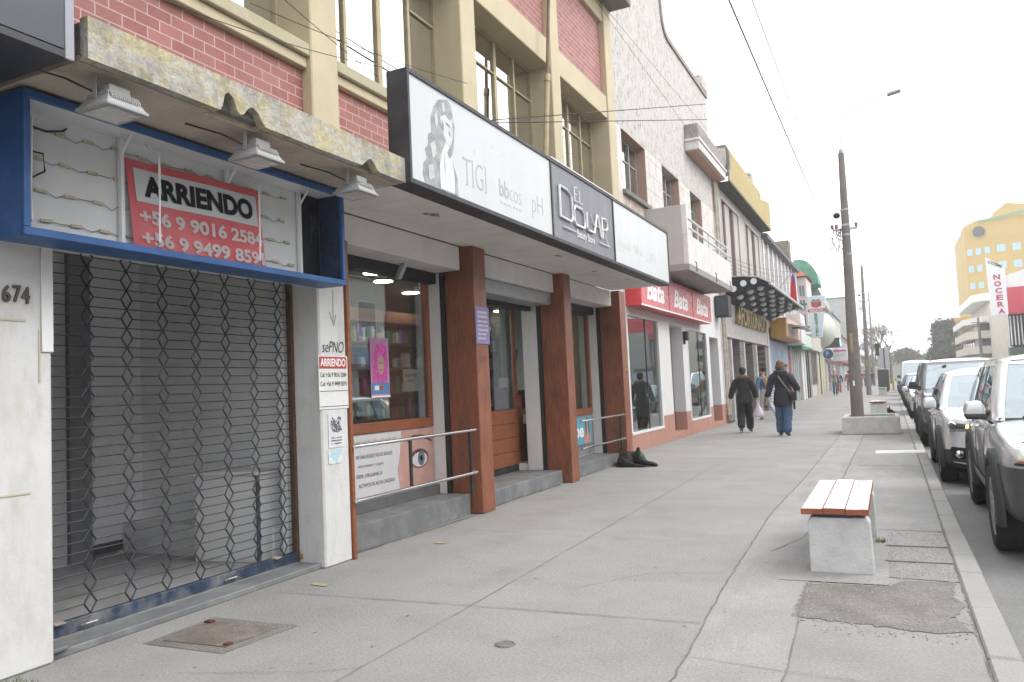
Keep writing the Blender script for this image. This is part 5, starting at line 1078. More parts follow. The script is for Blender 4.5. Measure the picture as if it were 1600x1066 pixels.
# corner shop with the vertical sign (Y 70-84)
t = thing('commercial_building', 'shop with a red fascia and tall curtained windows across the street', 'building', (10,78,0)); 
MB().box(8.9,22,73,87,0,7.5).build('wall', cr, t); MB().box(8.7,22,71.8,73,5.6,7.7).build('red_fascia', mat('fascia_red', (.50,.06,.08), .5, .05), t); MB().prism([(8.8,7.702),(12,7.702),(12,8.1),(10.2,9.1),(9.6,8.9),(8.8,8.7)], 'y', 71.9, 73).build('gable', MATS['white_slab'], t)
MB().box(8.72,9.9,72.6,72.998,3.1,5.598).build('window', MATS['glaze_dark'], t)
for kk in range(5): MB().box(8.8+kk*.24,8.88+kk*.24,72.5,72.598,3.2,5.5).build('mullion', letter_white, t)
MB().box(8.6,11.5,71.6,73,2.4,3.0).build('canopy', mat('canopy_green', (.08,.11,.09), .6, .1), t); MB().box(9.9,12,71.4,72,2.9,6.3).build('side_panel', concrete_pale, t)
MB().box(8.5,8.95,70.9,72,1.2,2.3).build('kiosk', cr, t); MB().box(9.5,12,70.5,71,1.0,2.6).build('shopfront', mat('shop_lilac', (.4,.38,.45), .6, .1), t)
t = thing('vertical_sign', 'tall white slanted sign reading COSME NOCERA across the street', 'sign', (8.4,72,6))
NY = 71.5; MB().prism([(7.43,10.2),(8.65,9.2),(8.62,5.55),(7.53,5.55)], 'y', NY, NY+.4).build('casing', mat('sign_w2', (.70,.70,.70), .5, .03), t)
for kk, ch in enumerate('NOCERA'): text('lettering', ch, (7.82+.03*kk,NY-.01,8.35-.54*kk), '-y', .46, .42, mat('nocera_red', (.45,.08,.14), .5, 0), t, depth=.008, bold=.045)
text('lettering', 'COSME', (7.5,NY-.01,9.73), '-y', 1.05, .22, letter_dark, t, depth=.008, bold=.02, rot=-.5)
# ------------------------------------------------------------------ STREET FURNITURE
def bench(name_lab, y0, x0, w_=.54, L=1.75, seatm=bench_wood_glare, edgem=bench_edge):
    """concrete blocks at both ends, three planks"""
    t = thing('bench', name_lab, 'bench', (x0+w_/2, y0+L/2, 0), 'benches on the pavement')
    for i, (ya, nm) in enumerate(((y0+.05,'leg'),(y0+L-.22,'leg'))):
        z1 = .41
        b = MB(); b.prism([(x0+.035,0),(x0+w_+.012,0),(x0+w_+.004,z1-.035),(x0+w_-.02,z1),(x0+.06,z1),(x0+.037,z1-.035)], 'y', ya, ya+.17)
        b.build(nm, bench_conc, t, bevel=.008)
    MB().box(x0+.12,x0+w_-.1,y0+.04,y0+L-.04,.411,.432).build('batten', black_metal, t)
    ws = [(0,.178),(.1795,.358),(.3595,.54)]
    for i, (a, c) in enumerate(ws):
        dy = (.0,.012,-.004)[i]; k = w_/.54
        f = MB().box(x0+a*k,x0+c*k,y0+dy,y0+L+dy,.434,.478+(.0,.003,.001)[i]).mesh('plank', [seatm, edgem], bevel=.004)
        for p in f.polygons: p.material_index = 0 if p.normal.z > .8 else 1
        link('plank', f, t)
    return t
bench('low bench with three bare planks on concrete blocks nearest the camera', 6.22, -.665, w_=.46, L=1.72)
bench('second bench farther down the pavement behind the planter', 30.2, -.72)
bench('far bench with a yellow-green top beside the second pole', 58, -.78, seatm=mat('bench_green', (.42,.45,.2), .5, .1), edgem=mat('bench_green2', (.3,.33,.12), .6, .1))
patch('bench_pad', concrete_pale, [(-.85,29.9),(.2,29.9),(.2,32.4),(-.85,32.4)], .008)
patch('worn_pavement', concrete_dark, [(-1.0,40),(-.1,40.2),(-.1,43.5),(-.7,43.5)], .004)
# planter trough
t = thing('planter', 'long white concrete planter around the foot of the near pole', 'planter', (-.5,21.2,0))
def trough(x0, x1, y0, y1, h, m):
    b = MB(); o_ = [(x0,y0),(x1,y0),(x1,y1),(x0,y1)]; i_ = [(x0+.1,y0+.1),(x1-.1,y0+.1),(x1-.1,y1-.1),(x0+.1,y1-.1)]
    def rg(P, z, g=0): cx, cy = (x0+x1)/2, (y0+y1)/2; return [b.b.verts.new((p[0]+g*(1 if p[0]<cx else -1), p[1]+g*(1 if p[1]<cy else -1), z)) for p in P]
    A = rg(o_, 0, -.015); B = rg(o_, h); C = rg(i_, h); D = rg(i_, h-.12)
    for P, Q in ((A,B),(B,C),(C,D)):
        for k in range(4): b.b.faces.new((P[k],P[(k+1)%4],Q[(k+1)%4],Q[k]))
    b.b.faces.new(D); b.b.faces.new(A[::-1]); return b
trough(-1.12, .14, 20.75, 22.35, .43, bench_conc).build('trough', mat('planter_conc', (.52,.51,.49), .8, .08, 3, .4, 30, stain=((.3,.29,.27), .45, 4), peel=((.62,.61,.6), .6, 5)), t, bevel=.035, bseg=2)
MB().box(-1.0,.02,20.87,22.23,.28,.33).build('soil', mat('soil', (.09,.075,.06), .95, .3, 20, .6, 40), t)
# utility poles
pole_m = mat('pole_wood', (.20,.182,.17), .85, .15, 3, .4, 30, stain=((.24,.2,.18), .5, 1.5, (2,2,.5)), peel=((.3,.16,.1), .72, 3, (2,2,.4)))
def upole(name_lab, x, y, h, r0, r1, lean=0, clutter=True, z0=0, lamp=False, seed=0):
    r = random.Random(seed); t = thing('utility_pole', name_lab, 'utility pole', (x,y,z0), 'utility poles along the pavement')
    MB().tube([(x,y,z0),(x+lean*.3,y,z0+h*.3),(x+lean,y,h)], [r0,(r0*.78+r1*.22),r1], 14).build('post', pole_m, t, smooth=True)
    MB().cyl((x+lean,y,h),(x+lean,y,h+.1), r1*.8, seg=8).build('cap', galv, t)
    if clutter:
        for z in (h*.70,h*.735,h*.79,h*.63): MB().cyl((x+lean*.75,y,z),(x+lean*.75,y,z+.05), r1*1.45, seg=12).build('band', galv, t)
        MB().box(x+lean*.7-.32,x+lean*.7+.28,y-.05,y+.01,h*.72,h*.72+.06).build('crossarm', galv, t)
        for dx in (-.32,-.22,.25): MB().lathe([(.02,0),(.05,.03),(.035,.06),(.05,.09),(.02,.12)], (x+lean*.7+dx,y-.02,h*.72+.06), seg=8).build('insulator', mat('insulator', (.3,.2,.16), .3, .1), t, smooth=True)
        b = MB()
        for k in range(9): b.tube([(x-.16+r.uniform(-.2,.15), y-.1+r.uniform(-.1,.1), h*.66+r.uniform(-.15,.5)) for _ in range(4)], .008, 4)
        b.build('cable_tangle', black_metal, t); MB().ball((x-.15,y-.06,h*.775), (.09,.08,.08), 10, 7).build('junction_box', black_metal, t, smooth='all')
    MB().box(x-.05,x+.02,y-r0-.012,y-r0*.88,2.0,2.5).build('number_plate', mat('plate_tan2', (.35,.26,.15), .7, .2), t) if z0 > 0 or True else None
    MB().box(x-.05,x-.005,y-r0-.005,y-r0*.9,1.17,1.30).build('sticker', letter_white, t) if lamp else None
    if lamp:
        MB().tube([(x+lean,y,h),(x+lean+.02,y,h+.5),(x+lean+.12,y,h+.8),(x+lean+.3,y,h+1.0),(x+lean+.7,y,h+1.18),(x+lean+1.1,y,h+1.27)], .014, 6).build('lamp_arm', galv, t, smooth=True)
        MB().box(-.16,.16,-.10,.10,-.03,.035, Matrix.Translation((x+lean+1.32,y,h+1.33)) @ Matrix.Rotation(-.15,4,'Y')).build('lamp_head', galv, t, bevel=.02)
    return t
upole('near grey pole rising from the concrete planter, with a lamp arm on top', -.80, 21.7, 7.15, .155, .075, lean=.06, z0=.33, lamp=True, seed=3)
upole('second pole, beside the far yellow-green bench', -1.38, 60, 9.0, .17, .09, lean=.12, seed=4)
upole('third thin pole beyond the second, before the bare tree', -1.75, 105, 11.4, .15, .08, lean=.1, seed=5)
# traffic signal, signs, bin, bollards
t = thing('traffic_signal', 'dark traffic signal head on a post far down the pavement', 'traffic light', (-.8,76,0)); MB().cyl((-.8,76,0),(-.8,76,3.2), .07, seg=8).build('post', galv, t); MB().box(-.98,-.62,75.85,76.1,3.0,4.1).build('head', black_metal, t, bevel=.03)
for k in range(3): MB().box(-.95,-.65,75.7,75.85,3.98-.35*k,4.02-.35*k).build('visor', black_metal, t)
t = thing('sign_board', 'blank grey back of a tall road sign beside the traffic signal', 'road sign', (-.3,73,0)); MB().box(-.68,.05,73,73.05,1.9,3.6).build('board', galv, t, bevel=.02); MB().box(-.36,-.28,72.9,72.999,0,3.6).build('post', black_metal, t)
t = thing('litter_bin', 'tall dark litter bin past the far bench', 'litter bin', (-.45,67,0)); MB().box(-.85,-.05,66.8,67.4,.15,1.75).build('body', mat('bin_dark', (.05,.045,.05), .6, .1), t, bevel=.05); MB().box(-.75,-.6,66.9,67.3,0,.15).build('foot', black_metal, t); MB().box(-.3,-.15,66.9,67.3,0,.15).build('foot', black_metal, t)
for k, (x, y) in enumerate(((.22,74),(.22,84))):
    t = thing('bollard', ('nearer yellow bollard at the kerb','farther yellow bollard at the kerb')[k], 'bollard', (x,y,0), 'yellow bollards at the kerb'); MB().lathe([(.07,0),(.07,.9),(.05,.97)], (x,y,0), seg=10).build('post', mat('bollard_yellow', (.5,.33,.03), .5, .1), t); MB().lathe([(.11,0.004),(.11,.04)], (x,y,0), seg=10).build('base', galv, t)

# ------------------------------------------------------------------ CARS (front at y=0 facing -y, wheels on z=0)
from mathutils.bvhtree import BVHTree
tyre_m = mat('tyre', (.022,.022,.023), .85, .15, 9, .3, 60); rim_m = mat('rim', (.42,.42,.43), .35, .1, metal=.7); chrome = mat('chrome', (.75,.75,.76), .08, 0, metal=1)
well_m = mat('wheel_well', (.012,.012,.013), .9, .1); trim_m = mat('car_trim', (.035,.036,.038), .6, .1); seat_m = mat('car_seat', (.05,.05,.052), .8, .1)
lens_m = mat('headlamp_lens', (.20,.21,.215), .06, .35, 30, spec=1, coat=1, stain=((.6,.6,.6), .6, 9)); lens_hi = mat('headlamp_bowl', (.7,.7,.7), .1, 0, metal=1); amber = mat('amber_lens', (.5,.20,.10), .2, .1); amber_on = mat('amber_lit', (1,.35,.05), .3, 0, emit=((1,.33,.06), 5)); lens_old = mat('headlamp_clouded', (.55,.54,.50), .25, .15, 20, spec=1, coat=1); red_l = mat('tail_lens', (.4,.02,.02), .2, .1)
def evalmesh(o):
    bpy.context.view_layer.update(); me = bpy.data.meshes.new_from_object(o.evaluated_get(bpy.context.evaluated_depsgraph_get())); return me
def car(name, lab, cat, S, paint, loc, group='cars parked along the kerb', rotz=0):
    L_, W, H = S['L'], S['W'], S['H']; hw = W/2; wr = S.get('wr', .34); fo = S.get('fo', .85); wb = S.get('wb', 2.65); belt = S['belt']; hood = S['hood']; cz = S.get('cowl', belt-.03)
    t = thing(name, lab, cat, (0,0,0), group); gc_ = S.get('gc', .22)
    st = S.get('st') or [(0.0,.74,gc_+.12,hood-.26),(.035,.86,gc_+.03,hood-.15),(.16,.93,gc_,hood-.06),(.42,.965,gc_,hood-.005),(.9,.985,gc_,hood+.03),(1.2,1,gc_,cz),(1.6,1,gc_,belt),(L_*.55,1,gc_,belt+.01),(L_-1.0,1,gc_,belt+.02),(L_-.35,.97,gc_+.02,belt),(L_-.08,.93,gc_+.05,belt-.08),(L_,.84,gc_+.14,belt-.2)]
    def shell(grow=0):
        b = bmesh.new(); rings = []
        for y, wf, zb, zt in st:
            w_ = hw*wf+grow; zm = zb+(zt-zb)*.5
            half = [(.0,zb-grow),(.55*w_,zb-grow),(.93*w_,zb+.02),(.985*w_,zb+.12),(w_,zm),(.985*w_,zt-.16),(.945*w_,zt-.05),(.86*w_,zt-.005+grow),(.5*w_,zt+.02+grow),(0,zt+.028+grow)]
            pts = [(x,z) for x,z in half]+[(-x,z) for x,z in half[-2:0:-1]]
            yy = y-grow if y < .1 else (y+grow if y > L_-.1 else y)
            # plan curvature of the nose and tail
            ring = []
            for x, z in pts:
                c = (x/hw)**2; dy = 0
                if y < .5: dy = .16*c*(1-y/.5)
                if y > L_-.4: dy = -.14*c*(1-(L_-y)/.4)
                ring.append(b.verts.new((x, yy+dy, z)))
            rings.append(ring)
        n = len(rings[0])
        for i in range(len(rings)-1):
            for k in range(n): b.faces.new((rings[i][k],rings[i+1][k],rings[i+1][(k+1)%n],rings[i][(k+1)%n]))
        b.faces.new(rings[0]); b.faces.new(rings[-1][::-1]); bmesh.ops.recalc_face_normals(b, faces=b.faces)
        me = bpy.data.meshes.new('shell'); b.to_mesh(me); b.free(); o = bpy.data.objects.new('tmp', me); col.objects.link(o)
        m = o.modifiers.new('s', 'SUBSURF'); m.levels = 2; me2 = evalmesh(o); bpy.data.objects.remove(o); return me2
    wheels = [(s*(hw-.105), y) for y in (fo, fo+wb) for s in (-1, 1)]
    def cutwheels(me, rr, dark=True):
        o = bpy.data.objects.new('tmp', me); col.objects.link(o); cut = MB()
        for y in (fo, fo+wb):
            for s in (-1, 1): cut.lathe([(rr, s*(hw-.34)), (rr, s*(hw+.12))], (0,y,wr+.01), axis='x', seg=32)
        cme = cut.mesh('cut', well_m); co = bpy.data.objects.new('cut', cme); col.objects.link(co)
        m = o.modifiers.new('b', 'BOOLEAN'); m.operation = 'DIFFERENCE'; m.object = co; m.solver = 'EXACT'
        me2 = evalmesh(o); bpy.data.objects.remove(o); bpy.data.objects.remove(co)
        me2.materials.clear(); me2.materials.append(paint if dark else trim_m); me2.materials.append(well_m)
        for p in me2.polygons:
            p.material_index = 0; p.use_smooth = True; c = p.center
            for y in (fo, fo+wb):
                d = math.hypot(c.y-y, c.z-wr-.01)
                if d < rr+.004 and abs(c.x) < hw+.02 and (d < rr-.01 or abs(p.normal.x) < .3) and c.z > gc_-.02 : p.material_index = 1
        me2.set_sharp_from_angle(angle=R(40)); return me2
    sh = shell(); bv = bmesh.new(); bv.from_mesh(sh); bvh = BVHTree.FromBMesh(bv)
    body = cutwheels(sh, wr+.055); link('body', body, t)
    def clip(me, planes):
        b = bmesh.new(); b.from_mesh(me)
        for co, no in planes: bmesh.ops.bisect_plane(b, geom=b.verts[:]+b.edges[:]+b.faces[:], plane_co=co, plane_no=no, clear_outer=True)
        m2 = bpy.data.meshes.new('c'); b.to_mesh(m2); b.free(); m2.materials.append(S.get('bumper_mat', trim_m)); m2.materials.append(well_m); return m2
    g = shell(.012); g.materials.clear(); g.materials.append(trim_m)
    if S.get('clad', 0):
        side = clip(cutwheels(g.copy(), wr+.055, False), [((0,0,S['clad']),(0,0,1)),((0,fo-.3,0),(0,-1,0)),((0,L_-.5,0),(0,1,0))]); link('side_cladding', side, t)
        for y in (fo, fo+wb):
            for s in (-1,1):
                ar = MB()
                pts = [(s*(hw+.004), y+(wr+.075)*cos(a), wr+.01+(wr+.075)*sin(a)) for a in [pi*k/14 for k in range(-1,16)]]
                prev = None
                for p in pts:
                    d = Vector((0,p[1]-y,p[2]-wr-.01)).normalized(); v = Vector(p)
                    q = [ar.b.verts.new(v-d*.035), ar.b.verts.new(v-d*.02+Vector((s*.02,0,0))), ar.b.verts.new(v+d*.04+Vector((s*.004,0,0))), ar.b.verts.new(v+d*.045+Vector((-s*.05,0,0)))]
                    if prev:
                        for k in range(3): ar.b.faces.new((prev[k],q[k],q[k+1],prev[k+1]))
                    prev = q
                ar.build('wheel_arch_trim', trim_m, t, smooth='all')
    if S.get('bumper', 0):
        fb_ = clip(cutwheels(g.copy(), wr+.055, False), [((0,0,S['bumper']),(0,0,1)),((0,fo-.28,0),(0,1,0))]); link('front_bumper', fb_, t)
    # decals: patches thrown onto the body
    def decal(nm, quad, m, d=(0,1,0), off=.012, nn=10, mm=5, parent=None, round_=0):
        d = Vector(d).normalized(); b = MB(); V = {}
        for i in range(nn+1):
            for j in range(mm+1):
                u, v = i/nn, j/mm
                p = (Vector(quad[0])*(1-u)+Vector(quad[1])*u)*(1-v)+(Vector(quad[3])*(1-u)+Vector(quad[2])*u)*v
                h = bvh.ray_cast(p-d*3, d)
                if h[0] is None: V[i,j] = None; continue
                V[i,j] = b.b.verts.new(h[0]-d*(off if 0 < i < nn and 0 < j < mm else -.002))
        for i in range(nn):
            for j in range(mm):
                q = [V[i,j],V[i+1,j],V[i+1,j+1],V[i,j+1]]
                if all(q): b.b.faces.new(q)
        return b.build(nm, m, parent or t, smooth='all')
    def pline(nm, pts, side, m=trim_m, r=.0035, parent=None):
        P = []
        for y, z in pts:
            h = bvh.ray_cast(Vector((side*3,y,z)), Vector((-side,0,0)))
            if h[0] is not None: P.append(h[0]+Vector((side*.001,0,0)))
        if len(P) > 1: MB().tube(P, r, 4).build(nm, m, parent or t)
    # greenhouse
    f0, f1, r1, r0 = S['g']      # windscreen base y, windscreen top y, roof rear y, rear glass base y
    wb_, wt_ = hw*.93, hw*S.get('tumble', .74); zb_, zt_ = S.get('gz0', belt-.03), H-.075
    def GP(s, u, v, grow=0):
        """s: 'f' front, 'r' rear, 'L'/'R' sides; u along, v up 0..1"""
        cv = v; w_ = wb_+(wt_-wb_)*(max(v,0)**1.25)+grow; fy = f0+(f1-f0)*v-.03*sin(pi*v); ry = r0+(r1-r0)*(max(v,0)**1.2)+.02*sin(pi*v); z = zb_+(cz-zb_)*0+(zt_-zb_)*v
        if s == 'f': x = (u*2-1)*w_*.93; return Vector((x, fy-grow-.13*(1-(u*2-1)**2), z))
        if s == 'r': x = (u*2-1)*w_*.93; return Vector((x, ry+grow+.10*(1-(u*2-1)**2), z))
        sg = -1 if s == 'L' else 1; y = (fy+.13)+(ry-.10-fy-.13)*u; return Vector((sg*(w_+.012*sin(pi*u)), y, z))
    def gpatch(s, u0, u1, v0, v1, nm, m, grow=0, nu=8, nv=6, parent=None, thick=0):
        b = MB(); V = {}
        for i in range(nu+1):
            for j in range(nv+1): V[i,j] = b.b.verts.new(GP(s, u0+(u1-u0)*i/nu, v0+(v1-v0)*j/nv, grow))
        for i in range(nu):
            for j in range(nv): b.b.faces.new((V[i,j],V[i+1,j],V[i+1,j+1],V[i,j+1]))
        return b.build(nm, m, parent or t, smooth='all')
    gm = S.get('glass', glass_car)
    ws = gpatch('f', .03, .97, .03, .93, 'windscreen', gm, .0, 12)
    for s in 'LR':
        segs = S['side']   # list of (u0,u1) windows
        for a, c in segs: gpatch(s, a, c, .08, .90, 'side_window', gm, .0)
        pil = [0]+[q for seg in segs for q in seg]+[1]
        for i in range(0, len(pil), 2):
            m_ = paint if i in (0, len(pil)-2) else trim_m
            if pil[i+1]-pil[i] > .004: gpatch(s, pil[i], pil[i+1], 0, 1, 'pillar', m_, .004, 3)
        gpatch(s, 0, 1, -.04, .08, 'window_sill', trim_m, .005, 12, 1); gpatch(s, 0, 1, .90, 1.0, 'roof_rail', paint, .006, 12, 2)
    # corner pillars joining front and side
    for s, sg in (('L',-1),('R',1)):
        for fr, uu, dy in (('f',0,.02),('r',1,-.02)):
            b = MB(); prev = None
            for j in range(9):
                v = j/8; u = .0 if sg < 0 else 1.; a = GP(fr, .03 if sg < 0 else .97, v, .004); m0 = GP(fr, u, v, .012); c = GP(s, uu, v, .006)
                row = [b.b.verts.new(a), b.b.verts.new(m0+Vector((sg*.028,dy,0))), b.b.verts.new(c)]
                if prev:
                    for k in range(2): b.b.faces.new((prev[k],row[k],row[k+1],prev[k+1]))
                prev = row
            b.build('corner_pillar', paint, t, smooth='all')
    gpatch('f', 0.0, 1, .92, 1.0, 'windscreen_header', trim_m if S.get('darkhead') else paint, .004, 12, 2); gpatch('r', 0, 1, .85, 1, 'rear_header', paint, .004, 12, 2); gpatch('r', .03, .97, .1, .85, 'rear_window', gm, 0, 12); gpatch('r', 0, 1, -.05, .1, 'tailgate_top', paint, .004, 12, 2); gpatch('f', .0, 1, -.05, .04, 'scuttle', trim_m, .004, 12, 1)
    # roof
    b = MB(); nu, nv = 12, 10; V = {}
    for i in range(nu+1):
        for j in range(nv+1):
            xx = (i/nu*2-1); w_ = wt_+.006; fy = GP('f', .5+.5*xx*.999, 1, .006).y if abs(xx) < .93 else GP('f', .5+.5*xx*.93, 1, .006).y+.10*(abs(xx)-.93)/.07; ry = GP('r', .5+.5*xx, 1, .006).y-(.08*(abs(xx)-.93)/.07 if abs(xx) > .93 else 0)
            v = j/nv; y = fy+(ry-fy)*v; z = zt_+(H-zt_)*(1-abs(xx)**3.2)*(1-abs(v*2-1)**5)**.8
            V[i,j] = b.b.verts.new((xx*w_, y, z))
    for i in range(nu):
        for j in range(nv): b.b.faces.new((V[i,j],V[i+1,j],V[i+1,j+1],V[i,j+1]))
    b.build('roof', paint, t, smooth='all')
    if S.get('rails'):
        for s in (-1,1): MB().tube([(s*wt_*.93,f1+.15,H-.045),(s*wt_*.93,f1+.3,H+.02),(s*wt_*.93,r1-.3,H+.02),(s*wt_*.93,r1-.1,H-.045)], .016, 6).build('luggage_rail', S.get('railm', trim_m), t, smooth=True)
    # inside: dashboard, seats
    dz = cz-.06
    MB().box(-wb_*.88,wb_*.88,f0+.28,f0+.55,dz-.3,dz).build('dashboard', seat_m, t, bevel=.04)
    for sx in (-.37,.37):
        b = MB(); b.box(sx-.23,sx+.23,f0+1.0,f0+1.18,gc_+.3,belt+.12); b.box(sx-.12,sx+.12,f0+1.04,f0+1.14,belt+.14,belt+.34); b.build('front_seat', seat_m, t, bevel=.05, bseg=2)
    MB().box(-.6,.6,f0+1.95,f0+2.1,gc_+.3,belt+.08).build('rear_seat', seat_m, t, bevel=.05)
    MB().tube([(.37+.18*cos(a)*(1),f0+.66,dz+.02+.18*sin(a)) for a in [2*pi*k/16 for k in range(17)]], .014, 6).build('steering_wheel', trim_m, t)
    # wipers
    z0 = GP('f',.2,.05).z
    for (ua, ub) in ((.12,.5),(.52,.9)): MB().tube([GP('f',ub,-.02,.02), GP('f',(ua+ub)/2,.045,.022), GP('f',ua,.055,.022)], .009, 5).build('wiper', black_metal, t)
    # mirrors
    for s in (-1,1):
        c = GP('L' if s < 0 else 'R', 0, .12)
        MB().tube([c+Vector((0,-.0,0)), c+Vector((s*.09,-.06,.0))], .025, 6).build('mirror_arm', trim_m, t)
        mb_ = MB().prism([(c.x+s*.04,c.z-.05),(c.x+s*.20,c.z-.045),(c.x+s*.225,c.z+.02),(c.x+s*.20,c.z+.11),(c.x+s*.08,c.z+.12),(c.x+s*.045,c.z+.06)], 'y', c.y-.10, c.y+.0).build('door_mirror', S.get('mirror_m', paint), t, smooth='all', bevel=.03, bseg=3)
        MB().box(c.x+s*.13-.07,c.x+s*.13+.07,c.y+.0,c.y+.012,c.z-.01,c.z+.10).build('mirror_glass', chrome, mb_)
        if S.get('mirror2'): MB().prism([(c.x+s*.035,c.z-.062),(c.x+s*.205,c.z-.055),(c.x+s*.222,c.z-.0),(c.x+s*.04,c.z+.0)], 'y', c.y-.105, c.y+.004).build('mirror_base', trim_m, mb_, smooth='all', bevel=.02, bseg=2)
    # doors
    ds = S['doors']
    for s in (-1,1):
        for y in ds: pline('door_gap', [(y,z) for z in [gc_+.1+(belt-.03-gc_-.1)*k/8 for k in range(9)]], s)
        pline('sill_gap', [(fo+wr+.08+(wb-2*wr-.2)*k/8, gc_+.12) for k in range(9)], s)
        for y in ds[:-1]:
            h = bvh.ray_cast(Vector((s*3,y+.72,belt-.13)), Vector((-s,0,0)))
            if h[0] is not None:
                c = h[0]; MB().tube([c+Vector((s*.0,-.10,0)), c+Vector((s*.03,-.08,0)), c+Vector((s*.03,.08,0)), c+Vector((0,.10,0))], .016, 6).build('door_handle', S.get('handle_m', paint), t, smooth=True)
    # wheels
    for (x, y) in wheels:
        s = 1 if x > 0 else -1; wd = S.get('ww', .225)
        wh = MB().lathe([(wr*.66,x-wd/2*.9),(wr*.9,x-wd/2),(wr*.985,x-wd/2*.8),(wr,x-wd/2*.5),(wr,x+wd/2*.5),(wr*.985,x+wd/2*.8),(wr*.9,x+wd/2),(wr*.66,x+wd/2*.9)], (0,y,wr), axis='x', seg=36, cap=False).build('wheel', tyre_m, t, smooth='all')
        xo = x+s*wd*.38
        MB().lathe([(wr*.67,x+s*wd*.45),(wr*.62,x+s*wd*.46),(wr*.60,x+s*wd*.2),(wr*.58,x-s*wd*.3)], (0,y,wr), axis='x', seg=36, cap=False).build('rim', rim_m, wh, smooth='all')
        MB().lathe([(wr*.60,x-s*.02),(wr*.60,x-s*.0)], (0,y,wr), axis='x', seg=24).build('brake_plate', well_m, wh)
        sp = MB(); nsp = S.get('spokes', 5)
        for k in range(nsp):
            a = 2*pi*k/nsp+.3; d = Vector((0,cos(a),sin(a))); e_ = Vector((0,-sin(a),cos(a))); c = Vector((xo,y,wr))
            for q in (-1,1) if nsp < 7 else (0,):
                vs = [c+d*wr*.08+e_*(.03*q-.018), c+d*wr*.08+e_*(.03*q+.018), c+d*wr*.62+e_*(.05*q+.016)+Vector((s*.012,0,0)), c+d*wr*.62+e_*(.05*q-.016)+Vector((s*.012,0,0))]
                A = [sp.b.verts.new(v) for v in vs]; B = [sp.b.verts.new(v-Vector((s*.03,0,0))) for v in vs]
                sp.b.faces.new(A); sp.b.faces.new(B[::-1])
                for kk in range(4): sp.b.faces.new((A[kk],B[kk],B[(kk+1)%4],A[(kk+1)%4]))
        sp.lathe([(wr*.17,xo-s*.03),(wr*.17,xo+s*.006),(wr*.1,xo+s*.014)], (0,y,wr), axis='x', seg=16); sp.build('spokes', rim_m, wh)
        MB().cyl((x-s*.3,y,wr),(x,y,wr), .05, seg=8).build('axle', well_m, wh)
    MB().box(-hw*.8,hw*.8,.25,L_-.25,gc_-.04,gc_+.08).build('underbody', well_m, t)
    # lamps and face
    S['face'](dict(t=t, decal=decal, hw=hw, L=L_, pline=pline, hood=hood, gc=gc_, paint=paint))
    for s in (-1,1): decal('tail_lamp', [(s*hw*.93,L_,belt-.35),(s*hw*.70,L_,belt-.35),(s*hw*.70,L_,belt-.12),(s*hw*.93,L_,belt-.12)], red_l, (0,-1,0))
    bv.free()
    t.rotation_euler = (0,0,rotz); t.location = loc
    return t
def face_suv(k):
    t, dc, hw, hood = k['t'], k['decal'], k['hw'], k['hood']
    for s in (-1,1):
        h = dc('headlamp', [(s*hw*1.0,0,.80),(s*hw*.56,0,.79),(s*hw*.58,0,.945),(s*hw*.99,0,.985)], lens_old, (s*-.45,1,0), .022, 12, 6)
        dc('lamp_surround', [(s*hw*1.0,0,.785),(s*hw*.54,0,.775),(s*hw*.56,0,.955),(s*hw*1.0,0,1.0)], trim_m, (s*-.45,1,0), .012, 12, 6, parent=h)
        MB().ball((s*hw*.72,.07,.895), (.07,.06,.05), 14, 8).build('lamp_bowl', lens_hi, h, smooth='all'); dc('turn_lamp', [(s*hw*.97,0,.805),(s*hw*.66,0,.80),(s*hw*.66,0,.84),(s*hw*.97,0,.855)], amber, (s*-.45,1,0), .032, 8, 2, parent=h)
        dc('fog_lamp', [(s*hw*.8,0,.45),(s*hw*.62,0,.45),(s*hw*.62,0,.55),(s*hw*.8,0,.55)], lens_m, off=.024)
    dc('grille', [(-hw*.5,0,.80),(hw*.5,0,.80),(hw*.46,0,.94),(-hw*.46,0,.94)], trim_m, off=.02); dc('grille_bar', [(-hw*.5,0,.86),(hw*.5,0,.86),(hw*.5,0,.885),(-hw*.5,0,.885)], chrome, off=.03, mm=2)
    dc('air_intake', [(-hw*.5,0,.36),(hw*.5,0,.36),(hw*.5,0,.50),(-hw*.5,0,.50)], well_m, off=.022)
    MB().box(-.26,.26,-.03,-.015,.53,.64).build('number_plate', mat('plate_white', (.7,.7,.68), .5, .03), t)
    MB().tube([(-hw*.6,.30,.985+.02),(0,.24,1.02),(hw*.6,.30,1.005)], .018, 6).build('bonnet_deflector', trim_m, t)
